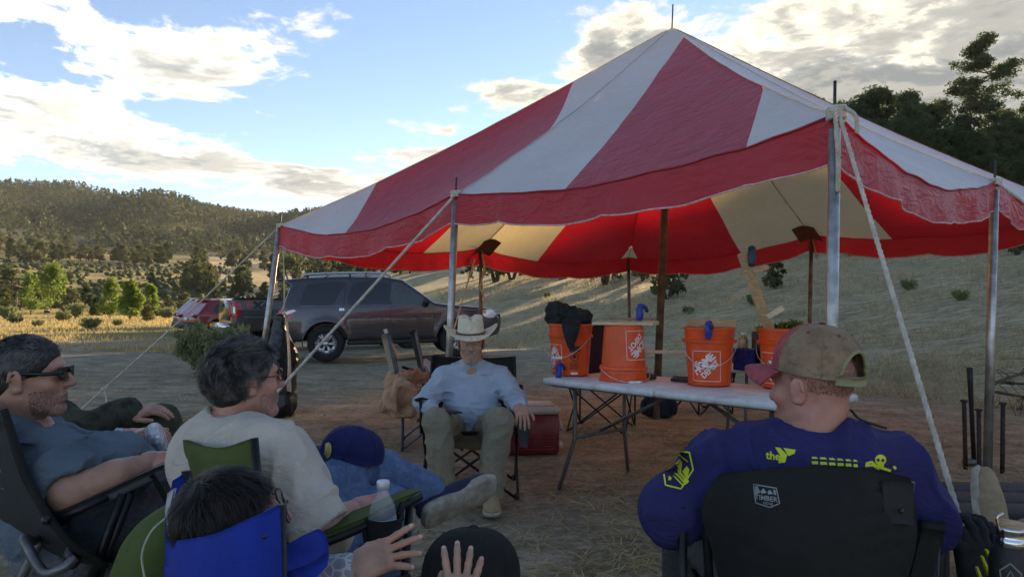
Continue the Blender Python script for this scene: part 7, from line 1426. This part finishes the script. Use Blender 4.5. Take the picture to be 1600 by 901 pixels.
# ================================================================== SMALL THINGS AT LEFT
cbk = J(540, 726, 2.24); bcap = cap_hat(cbk, head_R(-125, 20, -14), .90, None, fabric('royal_navy_twill', (.014, .02, .10)), fabric('navy_twill', (.012, .017, .085)), fabric('navy_twill_brim', (.016, .024, .11)), False, .07, 'baseball_cap', top=.095); tag(bcap, 'navy baseball cap with round badge resting on a denim knee', 'cap')
bdg = MB().lathe([(.001, .0), (.024, .0), (.025, .002), (.024, .004), (.001, .005)], 22, frame(V(-.75, -.6, .2)), J(512, 704, 2.165)).build('badge', mat('gold_badge', (.48, .40, .10), .6), bcap)
hcp = cap_hat(J(728, 930, 1.54), head_R(-108, 12, 10), .95, None, F_BLK, F_BLK, fabric('faded_black_twill', (.028, .029, .028)), False, .075, 'baseball_cap', top=.105); tag(hcp, 'black baseball cap held by the child at the bottom', 'cap'); rebase(bcap); rebase(hcp)
cbg = thing('snack_bag', 'shiny silver blue crisp bag in the hand of the sunglasses wearer', 'bag'); m_ = mat('foil', (.62, .66, .74), .3, .35, var=.3, vscale=40, bump=.6, bscale=26)
MB().sheet(np.array([[J(226,672,2.40), J(238,662,2.34), J(248,664,2.38), J(256,676,2.44)], [J(230,690,2.38), J(240,684,2.30), J(250,686,2.32), J(262,694,2.42)], [J(238,706,2.38), J(246,702,2.33), J(256,702,2.35), J(262,700,2.42)]]), .012, 3).build('pouch', m_, cbg, False); MB().sheet(np.array([[J(232,698,2.36), J(244,694,2.31)], [J(248,694,2.30), J(260,688,2.37)]]), .004, 2).build('label', mat('blue_film', (.12, .22, .50), .3), cbg); rebase(cbg)
gb = thing('green_duffel', 'olive green bag with pale piping behind the blue chair', 'bag'); sdf_obj('body', [ell(J(258,880,1.62), V(.07, .12, .15), roty(.35)), ell(J(238,900,1.62), V(.05, .10, .12))], .008, F_GRN, gb, k=.08, wr=lambda P: .012*vnoise(P*16)); MB().tube([J(262,806,1.50), J(236,830,1.48), J(222,865,1.47), J(226,901,1.46), J(235,940,1.46)], .0022, 6, 5).build('piping', fabric('pale_piping', (.42, .46, .34)), gb); rebase(gb)
# ================================================================== HAZE
hz = bpy.data.materials.new('air'); hz.use_nodes = True; t = NT(hz.node_tree); t.n.remove(t.n['Principled BSDF']); pv_ = t.new('ShaderNodeVolumePrincipled'); pv_.inputs['Color'].default_value = (.93, .95, 1, 1); pv_.inputs['Density'].default_value = .00014; t.l.new(pv_.outputs[0], t.n['Material Output'].inputs['Volume'])
hb = MB().box((0, 0, 89), (5400, 5400, 190)).build('haze', hz, None, False); tag(hb, kind='stuff')
